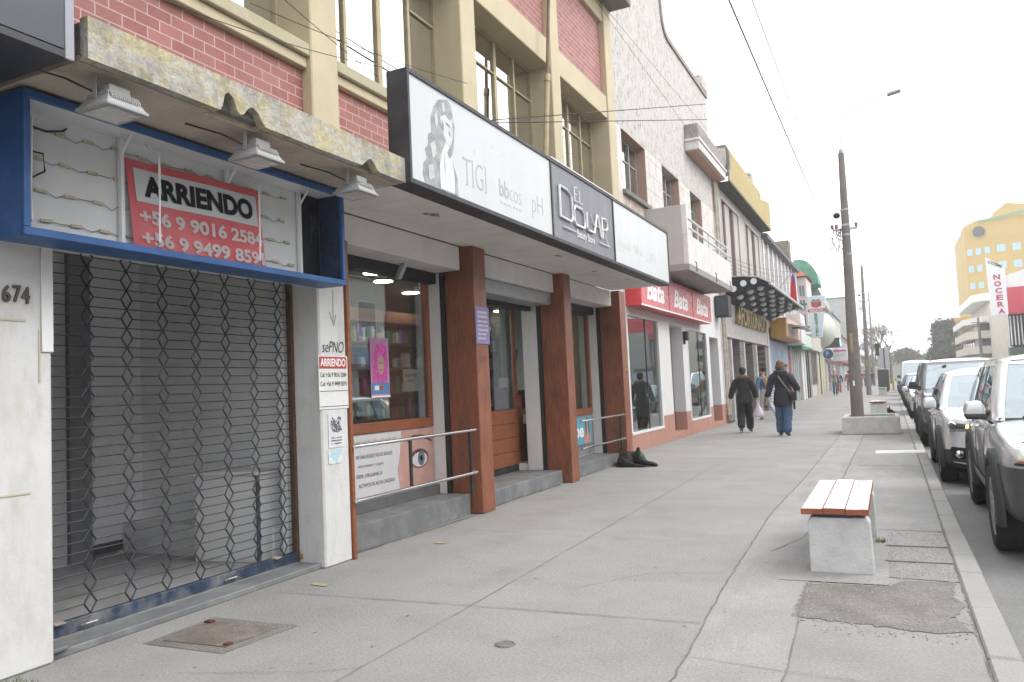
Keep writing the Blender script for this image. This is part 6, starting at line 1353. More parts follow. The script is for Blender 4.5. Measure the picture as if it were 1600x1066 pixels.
def face_cross(k):
    t, dc, hw = k['t'], k['decal'], k['hw']
    for s in (-1,1):
        h = dc('headlamp', [(s*hw*1.0,0,.73),(s*hw*.55,0,.745),(s*hw*.50,0,.845),(s*hw*1.0,0,.93)], lens_m, (s*-.55,1,0), .012, 14, 6)
        dc('lamp_mask', [(s*hw*.93,0,.755),(s*hw*.60,0,.765),(s*hw*.58,0,.83),(s*hw*.93,0,.89)], trim_m, (s*-.55,1,0), .016, 10, 4, parent=h)
        MB().lathe([(.062,0.0),(.058,-.03),(.045,-.045)], (s*hw*.84,.155,.82), axis='y', seg=16).build('lamp_bowl', lens_hi, h, smooth=True)
        if s < 0: dc('turn_lamp', [(s*hw*.72,0,.775),(s*hw*.58,0,.785),(s*hw*.57,0,.83),(s*hw*.72,0,.85)], amber_on, (s*-.4,1,0), .03, 5, 3, parent=h)
        f = dc('fog_recess', [(s*hw*.95,0,.36),(s*hw*.58,0,.36),(s*hw*.62,0,.52),(s*hw*.95,0,.55)], well_m, (s*-.3,1,0), .028, 8, 4)
        MB().lathe([(.05,0),(.05,-.02),(.03,-.03)], (s*hw*.77,.03,.45), axis='y', seg=16).build('fog_lamp', lens_hi, f, smooth=True)
        dc('skid_strip', [(s*hw*.92,0,.33),(s*hw*.5,0,.27),(s*hw*.5,0,.30),(s*hw*.92,0,.36)], mat('strip_silver', (.5,.52,.55), .35, 0, metal=.4), (s*-.2,1,0), .034, 8, 2)
    dc('grille', [(-hw*.46,0,.58),(hw*.46,0,.58),(hw*.5,0,.84),(-hw*.5,0,.84)], well_m, off=.01)
    for kk in range(7): dc('grille_bar', [(-hw*.42+kk*hw*.14-.008,0,.60),(-hw*.42+kk*hw*.14+.008,0,.60),(-hw*.42+kk*hw*.14+.008,0,.82),(-hw*.42+kk*hw*.14-.008,0,.82)], chrome, off=.02, nn=1)
    dc('grille_frame', [(-hw*.52,0,.83),(hw*.52,0,.83),(hw*.5,0,.86),(-hw*.5,0,.86)], chrome, off=.024, mm=1)
    MB().box(-.26,.26,-.045,-.03,.42,.53).build('number_plate', MATS['plate_white'], t)
def face_plain(k):
    t, dc, hw, hood, gc_ = k['t'], k['decal'], k['hw'], k['hood'], k['gc']
    for s in (-1,1):
        h = dc('headlamp', [(s*hw*1.0,0,hood-.28),(s*hw*.58,0,hood-.27),(s*hw*.56,0,hood-.13),(s*hw*1.0,0,hood-.10)], lens_m, (s*-.5,1,0), .014, 12, 5)
        MB().ball((s*hw*.74,.13,hood-.19), (.07,.05,.05), 12, 8).build('lamp_bowl', lens_hi, h, smooth='all')
        dc('fog_lamp', [(s*hw*.82,0,gc_+.14),(s*hw*.62,0,gc_+.14),(s*hw*.62,0,gc_+.24),(s*hw*.82,0,gc_+.24)], trim_m, off=.02)
    dc('grille', [(-hw*.5,0,hood-.27),(hw*.5,0,hood-.27),(hw*.48,0,hood-.13),(-hw*.48,0,hood-.13)], trim_m, off=.014); dc('grille_bar', [(-hw*.5,0,hood-.21),(hw*.5,0,hood-.21),(hw*.5,0,hood-.185),(-hw*.5,0,hood-.185)], chrome, off=.022, mm=1)
    dc('air_intake', [(-hw*.6,0,gc_+.06),(hw*.6,0,gc_+.06),(hw*.55,0,gc_+.2),(-hw*.55,0,gc_+.2)], well_m, off=.014); MB().box(-.26,.26,-.03,-.015,gc_+.22,gc_+.33).build('number_plate', mat('plate_white', (.7,.7,.68), .5, .03), t)
def cpaint(n, c, metal=.35, rough=.3): return mat(n, c, rough, 0, 2, metal=.51, coat=1)
silver = cpaint('paint_silver', (.56,.57,.58), .45, .28); silver2 = cpaint('paint_pale_silver', (.68,.70,.72), .3, .3); dkgrey = cpaint('paint_dark_grey', (.13,.133,.142), .3, .25); white_c = cpaint('paint_white', (.7,.71,.71), 0, .35); black_c = cpaint('paint_black', (.015,.015,.018), .1, .2); blue_c = cpaint('paint_slate', (.12,.15,.2), .3, .25); beige_c = cpaint('paint_champagne', (.42,.40,.36), .4, .3)
ROADZ = -.12
SUV = dict(L=4.57, W=1.86, H=1.72, wr=.375, fo=.88, wb=2.71, belt=1.12, hood=.99, cowl=1.10, gc=.30, clad=.52, bumper=.775, g=(1.28,1.98,4.0,4.45), side=[(.03,.30),(.335,.60),(.65,.93)], doors=[1.55,2.55,3.5], rails=False, face=face_suv, tumble=.76, spokes=5, mirror2=True, ww=.25, handle_m=chrome, bumper_mat=mat('bumper_grey', (.065,.066,.07), .38, .1, 3, spec=.6))
CROSS = dict(L=4.30, W=1.785, H=1.60, wr=.335, fo=.84, wb=2.6, belt=1.03, hood=.97, cowl=1.04, gc=.22, clad=.38, bumper=.50, g=(1.16,2.02,3.65,4.15), side=[(.03,.34),(.36,.66),(.69,.9)], doors=[1.42,2.42,3.35], rails=False, face=face_cross, tumble=.72)
VAN = dict(L=4.95, W=1.90, H=1.84, wr=.36, fo=.88, wb=2.9, belt=1.20, hood=1.13, cowl=1.20, gc=.24, clad=.5, bumper=.52, g=(1.15,1.85,4.6,4.88), side=[(.03,.28),(.31,.60),(.63,.93)], doors=[1.45,2.6,3.7], face=face_plain, tumble=.80, mirror_m=trim_m)
SEDAN = dict(L=4.4, W=1.74, H=1.47, wr=.31, fo=.84, wb=2.58, belt=.94, hood=.86, cowl=.94, gc=.19, g=(1.2,2.0,3.2,3.85), side=[(.03,.40),(.43,.85)], doors=[1.42,2.4,3.3], face=face_plain, tumble=.70)
HATCH = dict(L=3.95, W=1.70, H=1.52, wr=.31, fo=.80, wb=2.45, belt=.97, hood=.88, cowl=.97, gc=.19, g=(1.05,1.8,3.3,3.75), side=[(.03,.42),(.45,.85)], doors=[1.3,2.3,3.1], face=face_plain, tumble=.72)
car('parked_suv', 'silver off-road car with dark grey bumper, nearest the camera at the kerb', 'car', SUV, silver, (.72+.93,7.12,ROADZ), rotz=R(-1.1))
car('parked_car', 'pale silver crossover with its amber indicator lit, second in the parked row', 'car', CROSS, silver2, (.56+.893,12.0,ROADZ))
car('parked_van', 'tall dark grey people carrier with a black mirror, third in the parked row', 'car', VAN, dkgrey, (.50+.95,18.1,ROADZ))
car('parked_car', 'silver saloon with pale mirror, fourth in the parked row', 'car', SEDAN, silver2, (.50+.87,29.4,ROADZ))
car('parked_car', 'dark slate hatchback, fifth in the parked row', 'car', HATCH, blue_c, (.50+.85,38.2,ROADZ))
car('parked_car', 'black hatchback, sixth in the parked row', 'car', HATCH, black_c, (.52+.85,45.5,ROADZ))
car('parked_van', 'white high roofed van, seventh in the parked row', 'van', dict(VAN, H=2.3, L=5.1), white_c, (.55+.95,53,ROADZ))
car('parked_car', 'champagne saloon, eighth in the parked row', 'car', SEDAN, beige_c, (.52+.87,62,ROADZ))
car('parked_car', 'dark grey hatchback, last that can be seen in the parked row', 'car', HATCH, dkgrey, (.5+.85,70,ROADZ))
tx_t = car('taxi', 'black taxi with a yellow roof driving past the parked row', 'taxi', SEDAN, black_c, (4.4,18.9,ROADZ), group=None)
for o in KIDS(tx_t):
    if o.name.split('.')[0] in ('roof','pillar','corner_pillar','roof_rail','windscreen_header','rear_header'): o.data.materials.clear(); o.data.materials.append(mat('taxi_yellow', (.7,.36,.02), .35, .03, coat=1))

# ------------------------------------------------------------------ opposite row beside the road (reflected in the shop windows)
def opp(lab, y0, y1, h, m, seed):
    r = random.Random(seed); x = 11.9; t = thing('commercial_building', lab, 'building', (x+1,(y0+y1)/2,0))
    MB().box(x,x+9,y0,y1,0,h).build('wall', m, t); MB().box(x-.25,x+9,y0-.02,y1+.02,h+.002,h+.3).build('roof', ledge_grey, t)
    n = max(2, int((y1-y0)/2.6))
    for kk in range(n):
        a = y0+.5+(y1-y0-1)*kk/n; f = MB().box(x-.04,x-.001,a,a+1.5,4.2,6.0).build('window', wt, t); MB().box(x-.046,x-.041,a+.08,a+1.42,4.28,5.92).build('pane', MATS['pane_grey'], f)
        MB().box(x-.05,x-.001,a,a+1.8,.15,2.7).build('shopfront', r.choice((MATS['glaze_dark'],MATS['shopfront_grey'],maroon)), t)
    MB().box(x-.5,x-.002,y0+.3,y1-.3,2.95,3.7).build('fascia', r.choice((red_s,wt,dark_sign,bluep)), t); return t
opp('dark brown shop building opposite the beauty shop, outside the photo edge', -6, 9, 7.5, MATS['brown_wall'], 1); opp('grey shop building opposite with a dark glass front, outside the photo edge', 9.2, 24, 8.0, MATS['grey_far'], 2); opp('cream shop building opposite the parked cars, outside the photo edge', 24.2, 40, 7.0, cream_w, 3); opp('low pale shop building opposite, beyond the cream one', 40.2, 64, 6.5, pink_wall, 4)

# ------------------------------------------------------------------ TREES, HILL
def leafclump(b, c, r, n, s, rnd):
    for _ in range(n):
        d = Vector((rnd.gauss(0,1),rnd.gauss(0,1),rnd.gauss(0,1))).normalized()*r*(rnd.random()**.4); p = Vector(c)+d; u = Vector((rnd.uniform(-1,1),rnd.uniform(-1,1),rnd.uniform(-1,1))).normalized(); v = u.cross(Vector((rnd.uniform(-1,1),rnd.uniform(-1,1),rnd.uniform(-1,1)))).normalized(); q = s*rnd.uniform(.6,1.3)
        b.poly([p-u*q, p+v*q*.6, p+u*q, p-v*q*.6])
t = thing('conifer_tree', 'dense dark evergreen tree at the far end of the street', 'tree', (8.9,150,0)); rnd = random.Random(5); b = MB()
for k in range(230):
    z = 1.0+8.6*rnd.random()**.9; f = min(1,(z-1)/9.0); rr = .25+2.9*math.sqrt(max(0,1-f**1.7)); a = rnd.uniform(0,2*pi); q = rr*rnd.random()**.5; leafclump(b, (8.7+q*cos(a)*.95,150+q*sin(a),z+rnd.uniform(-.2,.2)), .75, 26, .26, rnd)
b.build('crown', mat('leaf_dark', (.06,.07,.052), .8, .4, .8), t); MB().tube([(8.7,150,-.1),(8.75,150,3),(8.7,150,8)], [.35,.28,.08], 8).build('trunk', mat('bark', (.08,.06,.045), .9, .2, 6), t)
def bare_tree(lab, x, y, h, seed, tufts=0):
    rnd = random.Random(seed); t = thing('bare_tree', lab, 'tree', (x,y,0), 'bare trees at the end of the street'); tr = MB(); tw = MB(); ends = []
    def br(p, d, l, r, dep):
        q = p+d*l*.5+Vector((rnd.uniform(-1,1),rnd.uniform(-1,1),rnd.uniform(-.3,.5)))*l*.06; e = p+d*l
        (tr if dep < 2 else tw).tube([p,q,e], [r,r*.85,r*.68], 6 if dep < 2 else 3, False)
        if dep == 6: ends.append(e); return
        for k in range(3 if dep < 5 else 2):
            nd = (d+Vector((rnd.uniform(-.75,.75),rnd.uniform(-.75,.75),rnd.uniform(-.15,.5)))).normalized(); br(e-d*l*rnd.uniform(0,.3), nd, l*rnd.uniform(.66,.84), max(.016, r*.58), dep+1)
    br(Vector((x,y,-.1)), Vector((0,0,1)), h*.24, h*.022, 0)
    tr.build('trunk', mat('bark_grey', (.13,.115,.10), .9, .2, 4), t); c = tw.build('crown', mat('twig', (.16,.145,.12), .9, .3, 3), t)
    if tufts:
        b = MB()
        for e in ends[::3]: leafclump(b, e, .3, 3, .10, rnd)
        b.build('leaves', mat('leaf_sparse', (.17,.17,.11), .8, .3, 2), c)
bare_tree('large bare tree behind the grey road sign', .2, 118, 11.6, 11, 1); bare_tree('smaller bare tree left of the large one', -2.3, 128, 9.6, 12, 1)
def terrain(name, m, x0, x1, y0, y1, fn, nx=60, ny=10):
    b = MB(); V = {}
    for i in range(nx+1):
        for j in range(ny+1):
            x = x0+(x1-x0)*i/nx; y = y0+(y1-y0)*j/ny; V[i,j] = b.b.verts.new((x,y,fn(x,y,j/ny)))
    for i in range(nx):
        for j in range(ny): b.b.faces.new((V[i,j],V[i+1,j],V[i+1,j+1],V[i,j+1]))
    return struct(b.build(name, m, smooth='all'))
terrain('hill', mat('hill_green', (.16,.155,.125), .95, .25, .08, stain=((.1,.12,.07), .5, .05)), -160, 160, 205, 420, lambda x, y, v: -1+(6.4+1.0*noise.noise(Vector((x*.04,y*.02,0))))*min(1, v*5)+.6*noise.noise(Vector((x*.25,y*.1,3))), 120, 14)
b = MB(); rnd = random.Random(9)
for k in range(420):
    x = rnd.uniform(-30,45); y = rnd.uniform(215,240); z = 4.6+1.5*noise.noise(Vector((x*.13,1,0)))+rnd.uniform(-.6,.9); leafclump(b, (x,y,z), 1.25, 14, .5, rnd)
tag(b.build('distant_wood', mat('leaf_far', (.11,.12,.09), .9, .4, .3)), 'far wood along the low hill closing the street', 'wood', kind='stuff')
for k, (x, y, s, lb) in enumerate(((2.6,180,2.0,'round bush tree at the end of the road'),(4.6,190,1.6,'small round tree right of the bush at the road end'))):
    t = thing('round_tree', lb, 'tree', (x,y,0), 'small trees at the road end'); b = MB()
    for q in range(60):
        d = Vector((rnd.gauss(0,1),rnd.gauss(0,1),rnd.gauss(0,1))).normalized()*s*rnd.random()**.5; leafclump(b, (x+d.x*1.3,y+d.y,5.0+d.z*.8), .5, 16, .22, rnd)
    b.build('crown', mat('leaf_mid', (.11,.12,.09), .85, .4, .8), t); MB().tube([(x,y,-.1),(x,y,4.4)], [.25,.15], 6).build('trunk', MATS['bark'], t)

# ------------------------------------------------------------------ WIRES
wm = mat('cable_black', (.03,.03,.032), .7, 0)
def wire(lab, P, r=.012, sag=0, grp='overhead wires'):
    pts = []; 
    for a, c in zip(P[:-1], P[1:]):
        a, c = Vector(a), Vector(c); n = 14
        for i in range(n): u = i/n; pts.append(a.lerp(c, u)-Vector((0,0,sag*4*u*(1-u))))
    pts.append(Vector(P[-1])); o = MB().tube(pts, r, 5).build('overhead_wire', wm, loc=tuple(pts[0])); tag(o, lab, 'wire', grp)
wire('thick overhead cable running down the street above the pavement', [(-1.85,-14,7.7),(-1.85,60,7.6),(-1.5,105,8.5)], .014, .35)
wire('thinner overhead cable just right of the thick one', [(-1.62,-14,7.9),(-1.6,60,7.9),(-1.5,105,8.9)], .009, .25)
wire('upper wire crossing the street from the yellow building', [(-4.42,8.52,4.82),(-3.047,16,7.12),(-.6,29.3,11.2)], .007, .0)
wire('lower wire crossing the street from the yellow building', [(-4.42,8.97,4.93),(-3.066,16,6.80),(-.6,28.8,10.2)], .007, .0)
for k, (a, c) in enumerate((((-3.8,3.3,3.9),(-3.8,5.6,4.32)),((-3.8,4.0,4.2),(-3.8,7.14,4.70)),((-3.8,3.4,4.6),(-3.8,5.5,4.2)),((-3.9,4.6,7.6),(-4.1,26,8.6)),((-3.8,6.2,7.9),(-4.0,26,7.2)))):
    wire(('lowest thin wire slanting across the brick wall to the sign top','second thin wire slanting across the upstairs windows','thin wire crossing the other two before the near pilaster','highest thin wire along the upper facades','thin wire sloping down toward the balcony')[k], [a, c], .003, .04)
for k in range(5): wire(('first','second','third','fourth','fifth')[k]+' wire of the loose fan above the black canopy', [(-4.9,27.3,5.3+.12*k),(-4.6,48,6.2+.35*k)], .008, .2, 'fan of loose wires above the black canopy')

# ------------------------------------------------------------------ PEOPLE (walking figures; x right, y forward when facing +y)
skin = mat('skin', (.50,.30,.22), .55, .08, 8)
def skinmesh(verts, edges, name, m, sub=2, root=0, parent=None):
    """verts: (x,y,z,rx[,ry]); grown into one continuous surface"""
    me = bpy.data.meshes.new('sk'); me.from_pydata([v[:3] for v in verts], edges, []); o = bpy.data.objects.new('sk', me); col.objects.link(o)
    mod = o.modifiers.new('skin', 'SKIN'); mod.use_smooth_shade = True; mod.branch_smoothing = .6
    sv = me.skin_vertices[0].data
    for i, v in enumerate(verts): sv[i].radius = (v[3], v[4] if len(v) > 4 else v[3]); sv[i].use_root = (i == root)
    m2 = o.modifiers.new('s', 'SUBSURF'); m2.levels = sub; r = evalmesh(o); bpy.data.objects.remove(o)
    r.materials.clear(); r.materials.append(m); r.name = name
    if name in ('coat','trousers'):
        for v in r.vertices: v.co += v.normal*(.010*noise.noise(Vector((v.co.x*16,v.co.y*16,v.co.z*9)))+.006*noise.noise(Vector((v.co.x*30,v.co.y*30,v.co.z*24))))
    for p in r.polygons: p.use_smooth = True; p.material_index = 0
    return r
class SK:
    def __init__(s): s.v = []; s.e = []
    def chain(s, pts, start=None):
        idx = start; out = []
        for p in pts:
            s.v.append(tuple(p)); k = len(s.v)-1
            if idx is not None: s.e.append((idx, k))
            idx = k; out.append(k)
        return out
def hand(sk, w, wrist, d, s, curl=.5, k=1.0):
    """palm and five fingers from wrist index w; d = direction of forearm, s = side (+1 right)"""
    d = Vector(d).normalized(); fwd = Vector((0,1,0)); fwd = (fwd-d*fwd.dot(d)).normalized(); n = Vector((-s,0,0)); n = (n-d*n.dot(d)).normalized()
    W = Vector(wrist); palm = W+d*.05*k; pi_ = sk.chain([(*(palm), .027*k, .016*k)], w)[0]; kn = sk.chain([(*(W+d*.088*k), .030*k, .014*k)], pi_)[0]
    for j, (o_, ln) in enumerate(((.030,.068),(.010,.076),(-.010,.070),(-.030,.054))):
        b0 = W+d*.098*k+fwd*o_*k; b1 = b0+(d+n*curl*.5).normalized()*ln*.5*k; b2 = b1+(d*(1-curl*.6)+n*curl*1.1).normalized()*ln*.5*k
        sk.chain([(*b0,.0088*k),(*b1,.0082*k),(*b2,.0068*k)], kn)
    t0 = W+d*.045*k+fwd*.034*k; t1 = t0+(d*.6+fwd*.8+n*.2).normalized()*.035*k; t2 = t1+(d+fwd*.25+n*.3).normalized()*.03*k; sk.chain([(*t0,.012*k),(*t1,.0105*k),(*t2,.008*k)], pi_)
def person(lab, loc, rz, P, group=None):
    """P: h (height factor), hip/knee/ankle/toe for L,R ; shoulder/elbow/wrist ; clothes"""
    t = thing('person', lab, 'person', (0,0,0), group); f = P.get('h', 1.0)
    J = P['J']; fat = P.get('fat', 1.0)
    sk = SK(); pel = sk.chain([(0,0,.94,.13*fat,.10*fat)])[0]
    sp = sk.chain([(0,.0,1.08,.115*fat,.09*fat),(0,.01,1.25,.125*fat,.085),(0,0,1.36,.10,.07),(0,.0,1.45,.055,.055),(0,.015,1.52,.052,.055)], pel)
    hd = P.get('head', (0,.0))  # forward, side tilt
    sk.chain([(hd[1],.03+hd[0],1.575,.082,.092),(hd[1],.02+hd[0],1.64,.092,.108),(hd[1],.01+hd[0],1.705,.072,.082)], sp[-1])
    for s, nm in ((-1,'L'),(1,'R')):
        hip, kn, an, toe = J['leg'+nm]
        li = sk.chain([(*hip,.078*fat,.085*fat),(*[(hip[i]+kn[i])/2 for i in range(3)],.068*fat,.072*fat),(*kn,.052,.055),(*[kn[i]*.6+an[i]*.4 for i in range(3)],.050,.054),(*an,.036,.038),(*[an[i]*.4+toe[i]*.6 for i in range(3)],.036,.028),(*toe,.030,.020)], pel)
        sh, el, wr_ = J['arm'+nm]
        ai = sk.chain([(sh[0]*.6,sh[1],sh[2]-.03,.045),(sh[0]*.96,sh[1],sh[2]-.03,.042),(*el,.038),(*[el[i]*.5+wr_[i]*.5 for i in range(3)],.036),(*wr_,.024,.02)], sp[2])
        hand(sk, ai[-1], wr_, Vector(wr_)-Vector(el), s, P.get('curl', (.5,.5))[0 if s < 0 else 1])
    bm_ = skinmesh(sk.v, sk.e, 'body', skin, 2, pel)
    # face: nose, ears, eyes, mouth merged into the one body mesh
    fx, fy = hd[1], hd[0]; b = MB(); b.join(bm_); b.ball((fx,fy+.118,1.618), (.012,.018,.022), 8, 6)
    for s in (-1,1): b.ball((fx+s*.080,fy+.02,1.625), (.012,.022,.032), 8, 6)
    body = b.build('body', skin, t, smooth='all')
    for s in (-1,1): MB().ball((fx+s*.031,fy+.100,1.642), (.012,.006,.008), 8, 6).build('eye', letter_dark, t, smooth='all')
    MB().ball((fx,fy+.106,1.578), (.022,.006,.006), 8, 6).build('mouth', mat('lips', (.35,.12,.1), .5, 0), t, smooth='all')
    # trousers
    tm = P['trousers']; k = SK(); r_ = k.chain([(0,0,.95,.148*fat,.118*fat)])[0]; wd = P.get('leg_w', (.085,.07,.075))
    k.chain([(0,0,1.04,.135*fat,.105*fat)], r_)
    for nm in 'LR':
        hip, kn, an, toe = J['leg'+nm]; k.chain([(*hip,.092*fat),(*[(hip[i]+kn[i])/2 for i in range(3)],wd[0]),(*kn,wd[1]),(*[kn[i]*.4+an[i]*.6 for i in range(3)],wd[1]),(an[0],an[1],an[2]+P.get('hem', -.03),wd[2])], r_)
    link('trousers', skinmesh(k.v, k.e, 'trousers', tm, 2, r_), t)
    for nm in 'LR':
        hip, kn, an, toe = J['leg'+nm]; a = Vector(an); q = Vector(toe); d = (q-a); d.z = 0 if a.z < .13 else d.z
        k = SK(); k.chain([(a.x,a.y-.035,max(.042,a.z-.035),.040,.042),(*(a.lerp(q,.45)-Vector((0,0,.01))),.044,.036),(*(a.lerp(q,1.0)),.040,.028),(*(q+(q-a).normalized()*.035),.026,.018)])
        so = link('shoe', skinmesh(k.v, k.e, 'shoe', P['shoes'], 2, 1), t)
        if P.get('sole'): MB().tube([(a.x,a.y-.06,max(.014,a.z-.075)),(q.x,q.y+.03,max(.014,q.z-.028))], .018, 6).build('sole', P['sole'], so)
    # coat or jacket
    k = SK(); cl = P.get('coat_len', .80); r_ = k.chain([(0,.0,1.20,.165*fat,.125*fat)])[0]
    k.chain([(0,.0,1.02,.165*fat,.135*fat),(0,-.005,cl+.12,.185*fat,.15*fat),(0,-.005,cl,P.get('coat_hem',.20)*fat,.15*fat)], r_)
    up = k.chain([(0,.0,1.37,.17*fat,.125*fat),(0,.0,1.47,.095,.09)], r_)
    for nm in 'LR':
        sh, el, wr_ = J['arm'+nm]; k.chain([(sh[0]*.55,sh[1],sh[2]+.015,.095*fat),(sh[0]*.98,sh[1],sh[2]-.01,.095*fat),(*[(sh[i]+el[i])/2 for i in range(3)],.080*fat),(*el,.072*fat),(*[el[i]*.4+wr_[i]*.6 for i in range(3)],.064*fat),(*[el[i]*.03+wr_[i]*.97 for i in range(3)],.058*fat)], up[0])
    coat = link('coat', skinmesh(k.v, k.e, 'coat', P['coat'], 2, r_), t)
    # hair
    hc = P.get('hair_c', letter_dark); style = P.get('hair', 'short'); b = MB()
    if style == 'bob':
        b.ball((fx,fy+.0,1.665), (.093,.108,.092), 16, 10); b.ball((fx,fy-.03,1.59), (.112,.085,.10), 16, 10); b.ball((fx+.03,fy-.05,1.55), (.085,.06,.08), 14, 9)
    elif style == 'bun': b.ball((fx,fy-.003,1.67), (.092,.105,.085), 16, 10); b.ball((fx,fy-.12,1.70), (.045,.045,.045), 12, 8)
    elif style == 'cap': b.ball((fx,fy-.0,1.70), (.098,.112,.070), 16, 10); b.box(fx-.07,fx+.07,fy+.07,fy+.17,1.675,1.69)
    else: b.ball((fx,fy-.012,1.665), (.090,.105,.088), 16, 10); b.ball((fx,fy-.045,1.61), (.078,.062,.07), 14, 8)
    hm = b.mesh('hair', hc, 'all')
    for v in hm.vertices: v.co += Vector(v.co-Vector((fx,fy,1.64))).normalized()*.006*noise.noise(v.co*45)
    link('hair' if style != 'cap' else 'cap', hm, t)
    if style == 'cap': pass
    for fn in P.get('extra', []): fn(t)
    for o in [t]: o.rotation_euler = (0,0,rz); o.location = loc; o.scale = (f,f,f)
    return t
def walk(stride=.30, arm=.25, back_lift=.06, sp=.10, elbow=.05, flip=1):
    s = stride*flip
    J = {}
    def leg(x, fwd, front):
        hip = (x*.9,0,.90)
        if front: kn = (x,.5*fwd+.06,.49); an = (x,fwd,.085); toe = (x*1.15,fwd+.15,.035)
        else: kn = (x,.35*fwd+.05,.49); an = (x,fwd-.03,.085+back_lift); toe = (x*1.15,fwd+.10,.035)
        return (hip,kn,an,toe)
    J['legL'] = leg(-.095, stride*.8 if flip > 0 else -stride, flip > 0); J['legR'] = leg(.095, -stride if flip > 0 else stride*.8, flip < 0)
    for s_, nm, a in ((-1,'L',-arm*flip),(1,'R',arm*flip)):
        sh = (s_*.185,0,1.39); el = (s_*.245,a*.4-.03,1.12); wr_ = (s_*.27,a+.0,.88); J['arm'+nm] = (sh,el,wr_)
    return J
navy = mat('coat_navy', (.022,.024,.036), .7, .15, 8, .3, 30); blackc = mat('coat_black', (.018,.018,.02), .8, .15, 8, .3, 30)
def puffer(nt, tc, cur, mix):   # quilting bands by height
    return cur
jeans = mat('jeans', (.045,.085,.16), .8, .2, 10, .1, 60); blackt = mat('trousers_black', (.012,.012,.014), .8, .1); shoe_b = mat('shoe_black', (.015,.015,.015), .5, .1); shoe_w = mat('sole_white', (.6,.6,.6), .6, .05)
fur = mat('fur_brown', (.16,.10,.055), .95, .5, 40, .8, 60)
# 1 the woman in black with fur trimmed hood and plastic bag
def fur_hood(t):
    pts = [(.135*cos(a), -.02-.105*sin(a) if sin(a) > 0 else -.02-.07*sin(a), 1.445+.03*sin(a)) for a in [2*pi*k/22 for k in range(23)]]
    b = MB(); rn = random.Random(2)
    for p in pts:
        b.ball(p, .045, 8, 6)
        for _ in range(16): d = Vector((rn.gauss(0,1),rn.gauss(0,1),rn.gauss(0,1))).normalized(); u = d.cross(Vector((.3,.5,.8))).normalized()*.006; q = Vector(p)+d*.04; b.poly([q-u,q+u,q+d*.035])
    b.build('hood_fur', fur, t)
    MB().ball((0,-.075,1.40), (.13,.075,.10), 14, 9).build('hood', blackc, t, smooth='all')
def carrier_bag(c, h, w_, m):
    def fn(t):
        b = MB(); b.lathe([(.02,.30),(.05,.25),(w_*.55,.17),(w_*.95,.07),(w_,.02),(w_*.9,-.0),(.02,-.005)], (0,0,0), seg=18)
        for v in b.b.verts: v.co.y *= .6; v.co += Vector((.012*noise.noise(v.co*14),.012*noise.noise(v.co*14+Vector((3,3,3))),0)); v.co += Vector(c)
        g = link('x', b.mesh('bag', m, 'all')); g.name = 'carrier_bag'; g.parent = None; return g
    return fn
bagm = mat('bag_plastic', (.66,.60,.66), .35, .1, 5, stain=((.62,.30,.55), .7, 6))
J = walk(.20, .16, .05, flip=-1); J['armR'] = ((.185,0,1.38),(.27,-.01,1.12),(.315,.05,.90)); J['armL'] = ((-.185,0,1.38),(-.29,-.05,1.13),(-.36,-.04,.90))
person('person in a black coat with fur trimmed hood, leftmost of the walkers', (-3.64,22.2,0), R(3), dict(J=J, h=1.03, fat=1.22, coat=blackc, trousers=blackt, shoes=shoe_b, sole=shoe_w, coat_len=.74, coat_hem=.225, leg_w=(.125,.11,.10), hair='short', hair_c=mat('hair_black', (.012,.01,.01), .6, .2, 20), extra=[fur_hood], curl=(.5,1.1)))
b = MB(); b.lathe([(.012,.37),(.035,.33),(.09,.22),(.15,.09),(.16,.03),(.14,.0),(.02,-.005)], (0,0,0), seg=18)
for v in b.b.verts: v.co.y *= .6; v.co += Vector((.02*noise.noise(v.co*12),.02*noise.noise(v.co*12+Vector((3,3,3))),0))
t = thing('carrier_bag', 'white and pink plastic bag held by the person in the black coat', 'bag', (-3.30,22.26,.42)); me = b.mesh('bag', bagm, 'all'); me.transform(Matrix.Translation((-3.30,22.26,.42))); link('bag_body', me, t)
for s in (-1,1): MB().tube([(-3.30+s*.02,22.26,.76),(-3.305+s*.012,22.262,.84),(-3.312,22.262,.875)], .007, 5).build('handle', bagm, t)
# 2 the woman in a quilted navy coat with jeans
def quilting(t):
    b = MB()
    for z in [ .80+.065*k for k in range(10)]:
        w_ = .205 if z < 1.0 else .182; d_ = .150 if z < 1.0 else .137
        if z > 1.3: w_ = .178; d_ = .128
        b.tube([(w_*1.18*cos(a), d_*1.16*sin(a)-.003, z) for a in [2*pi*k/28 for k in range(29)]], .0045, 4, False)
    b.build('quilt_seams', blackc, t)
def bagstrap(m, c=(.27,.05,.92)):
    def fn(t):
        MB().tube([(-.10,.02,1.49),(-.03,-.145,1.38),(.07,-.17,1.22),(.17,-.155,1.06),(.235,-.08,.99)], .014, 6).build('bag_strap', m, t, smooth=True)
    return fn
def hoodn(t): MB().tube([(.11*cos(a),-.03+.085*sin(a),1.475) for a in [2*pi*k/16 for k in range(17)]], .045, 8).build('hood', navy, t, smooth='all'); MB().ball((0,-.09,1.43), (.11,.06,.08), 14, 9).build('hood_back', navy, t, smooth='all')
J = walk(.13, .10, .02, flip=1); J['armL'] = ((-.185,0,1.39),(-.27,.00,1.13),(-.335,.0,.88)); J['armR'] = ((.185,0,1.39),(.30,.0,1.15),(.33,.22,1.06))
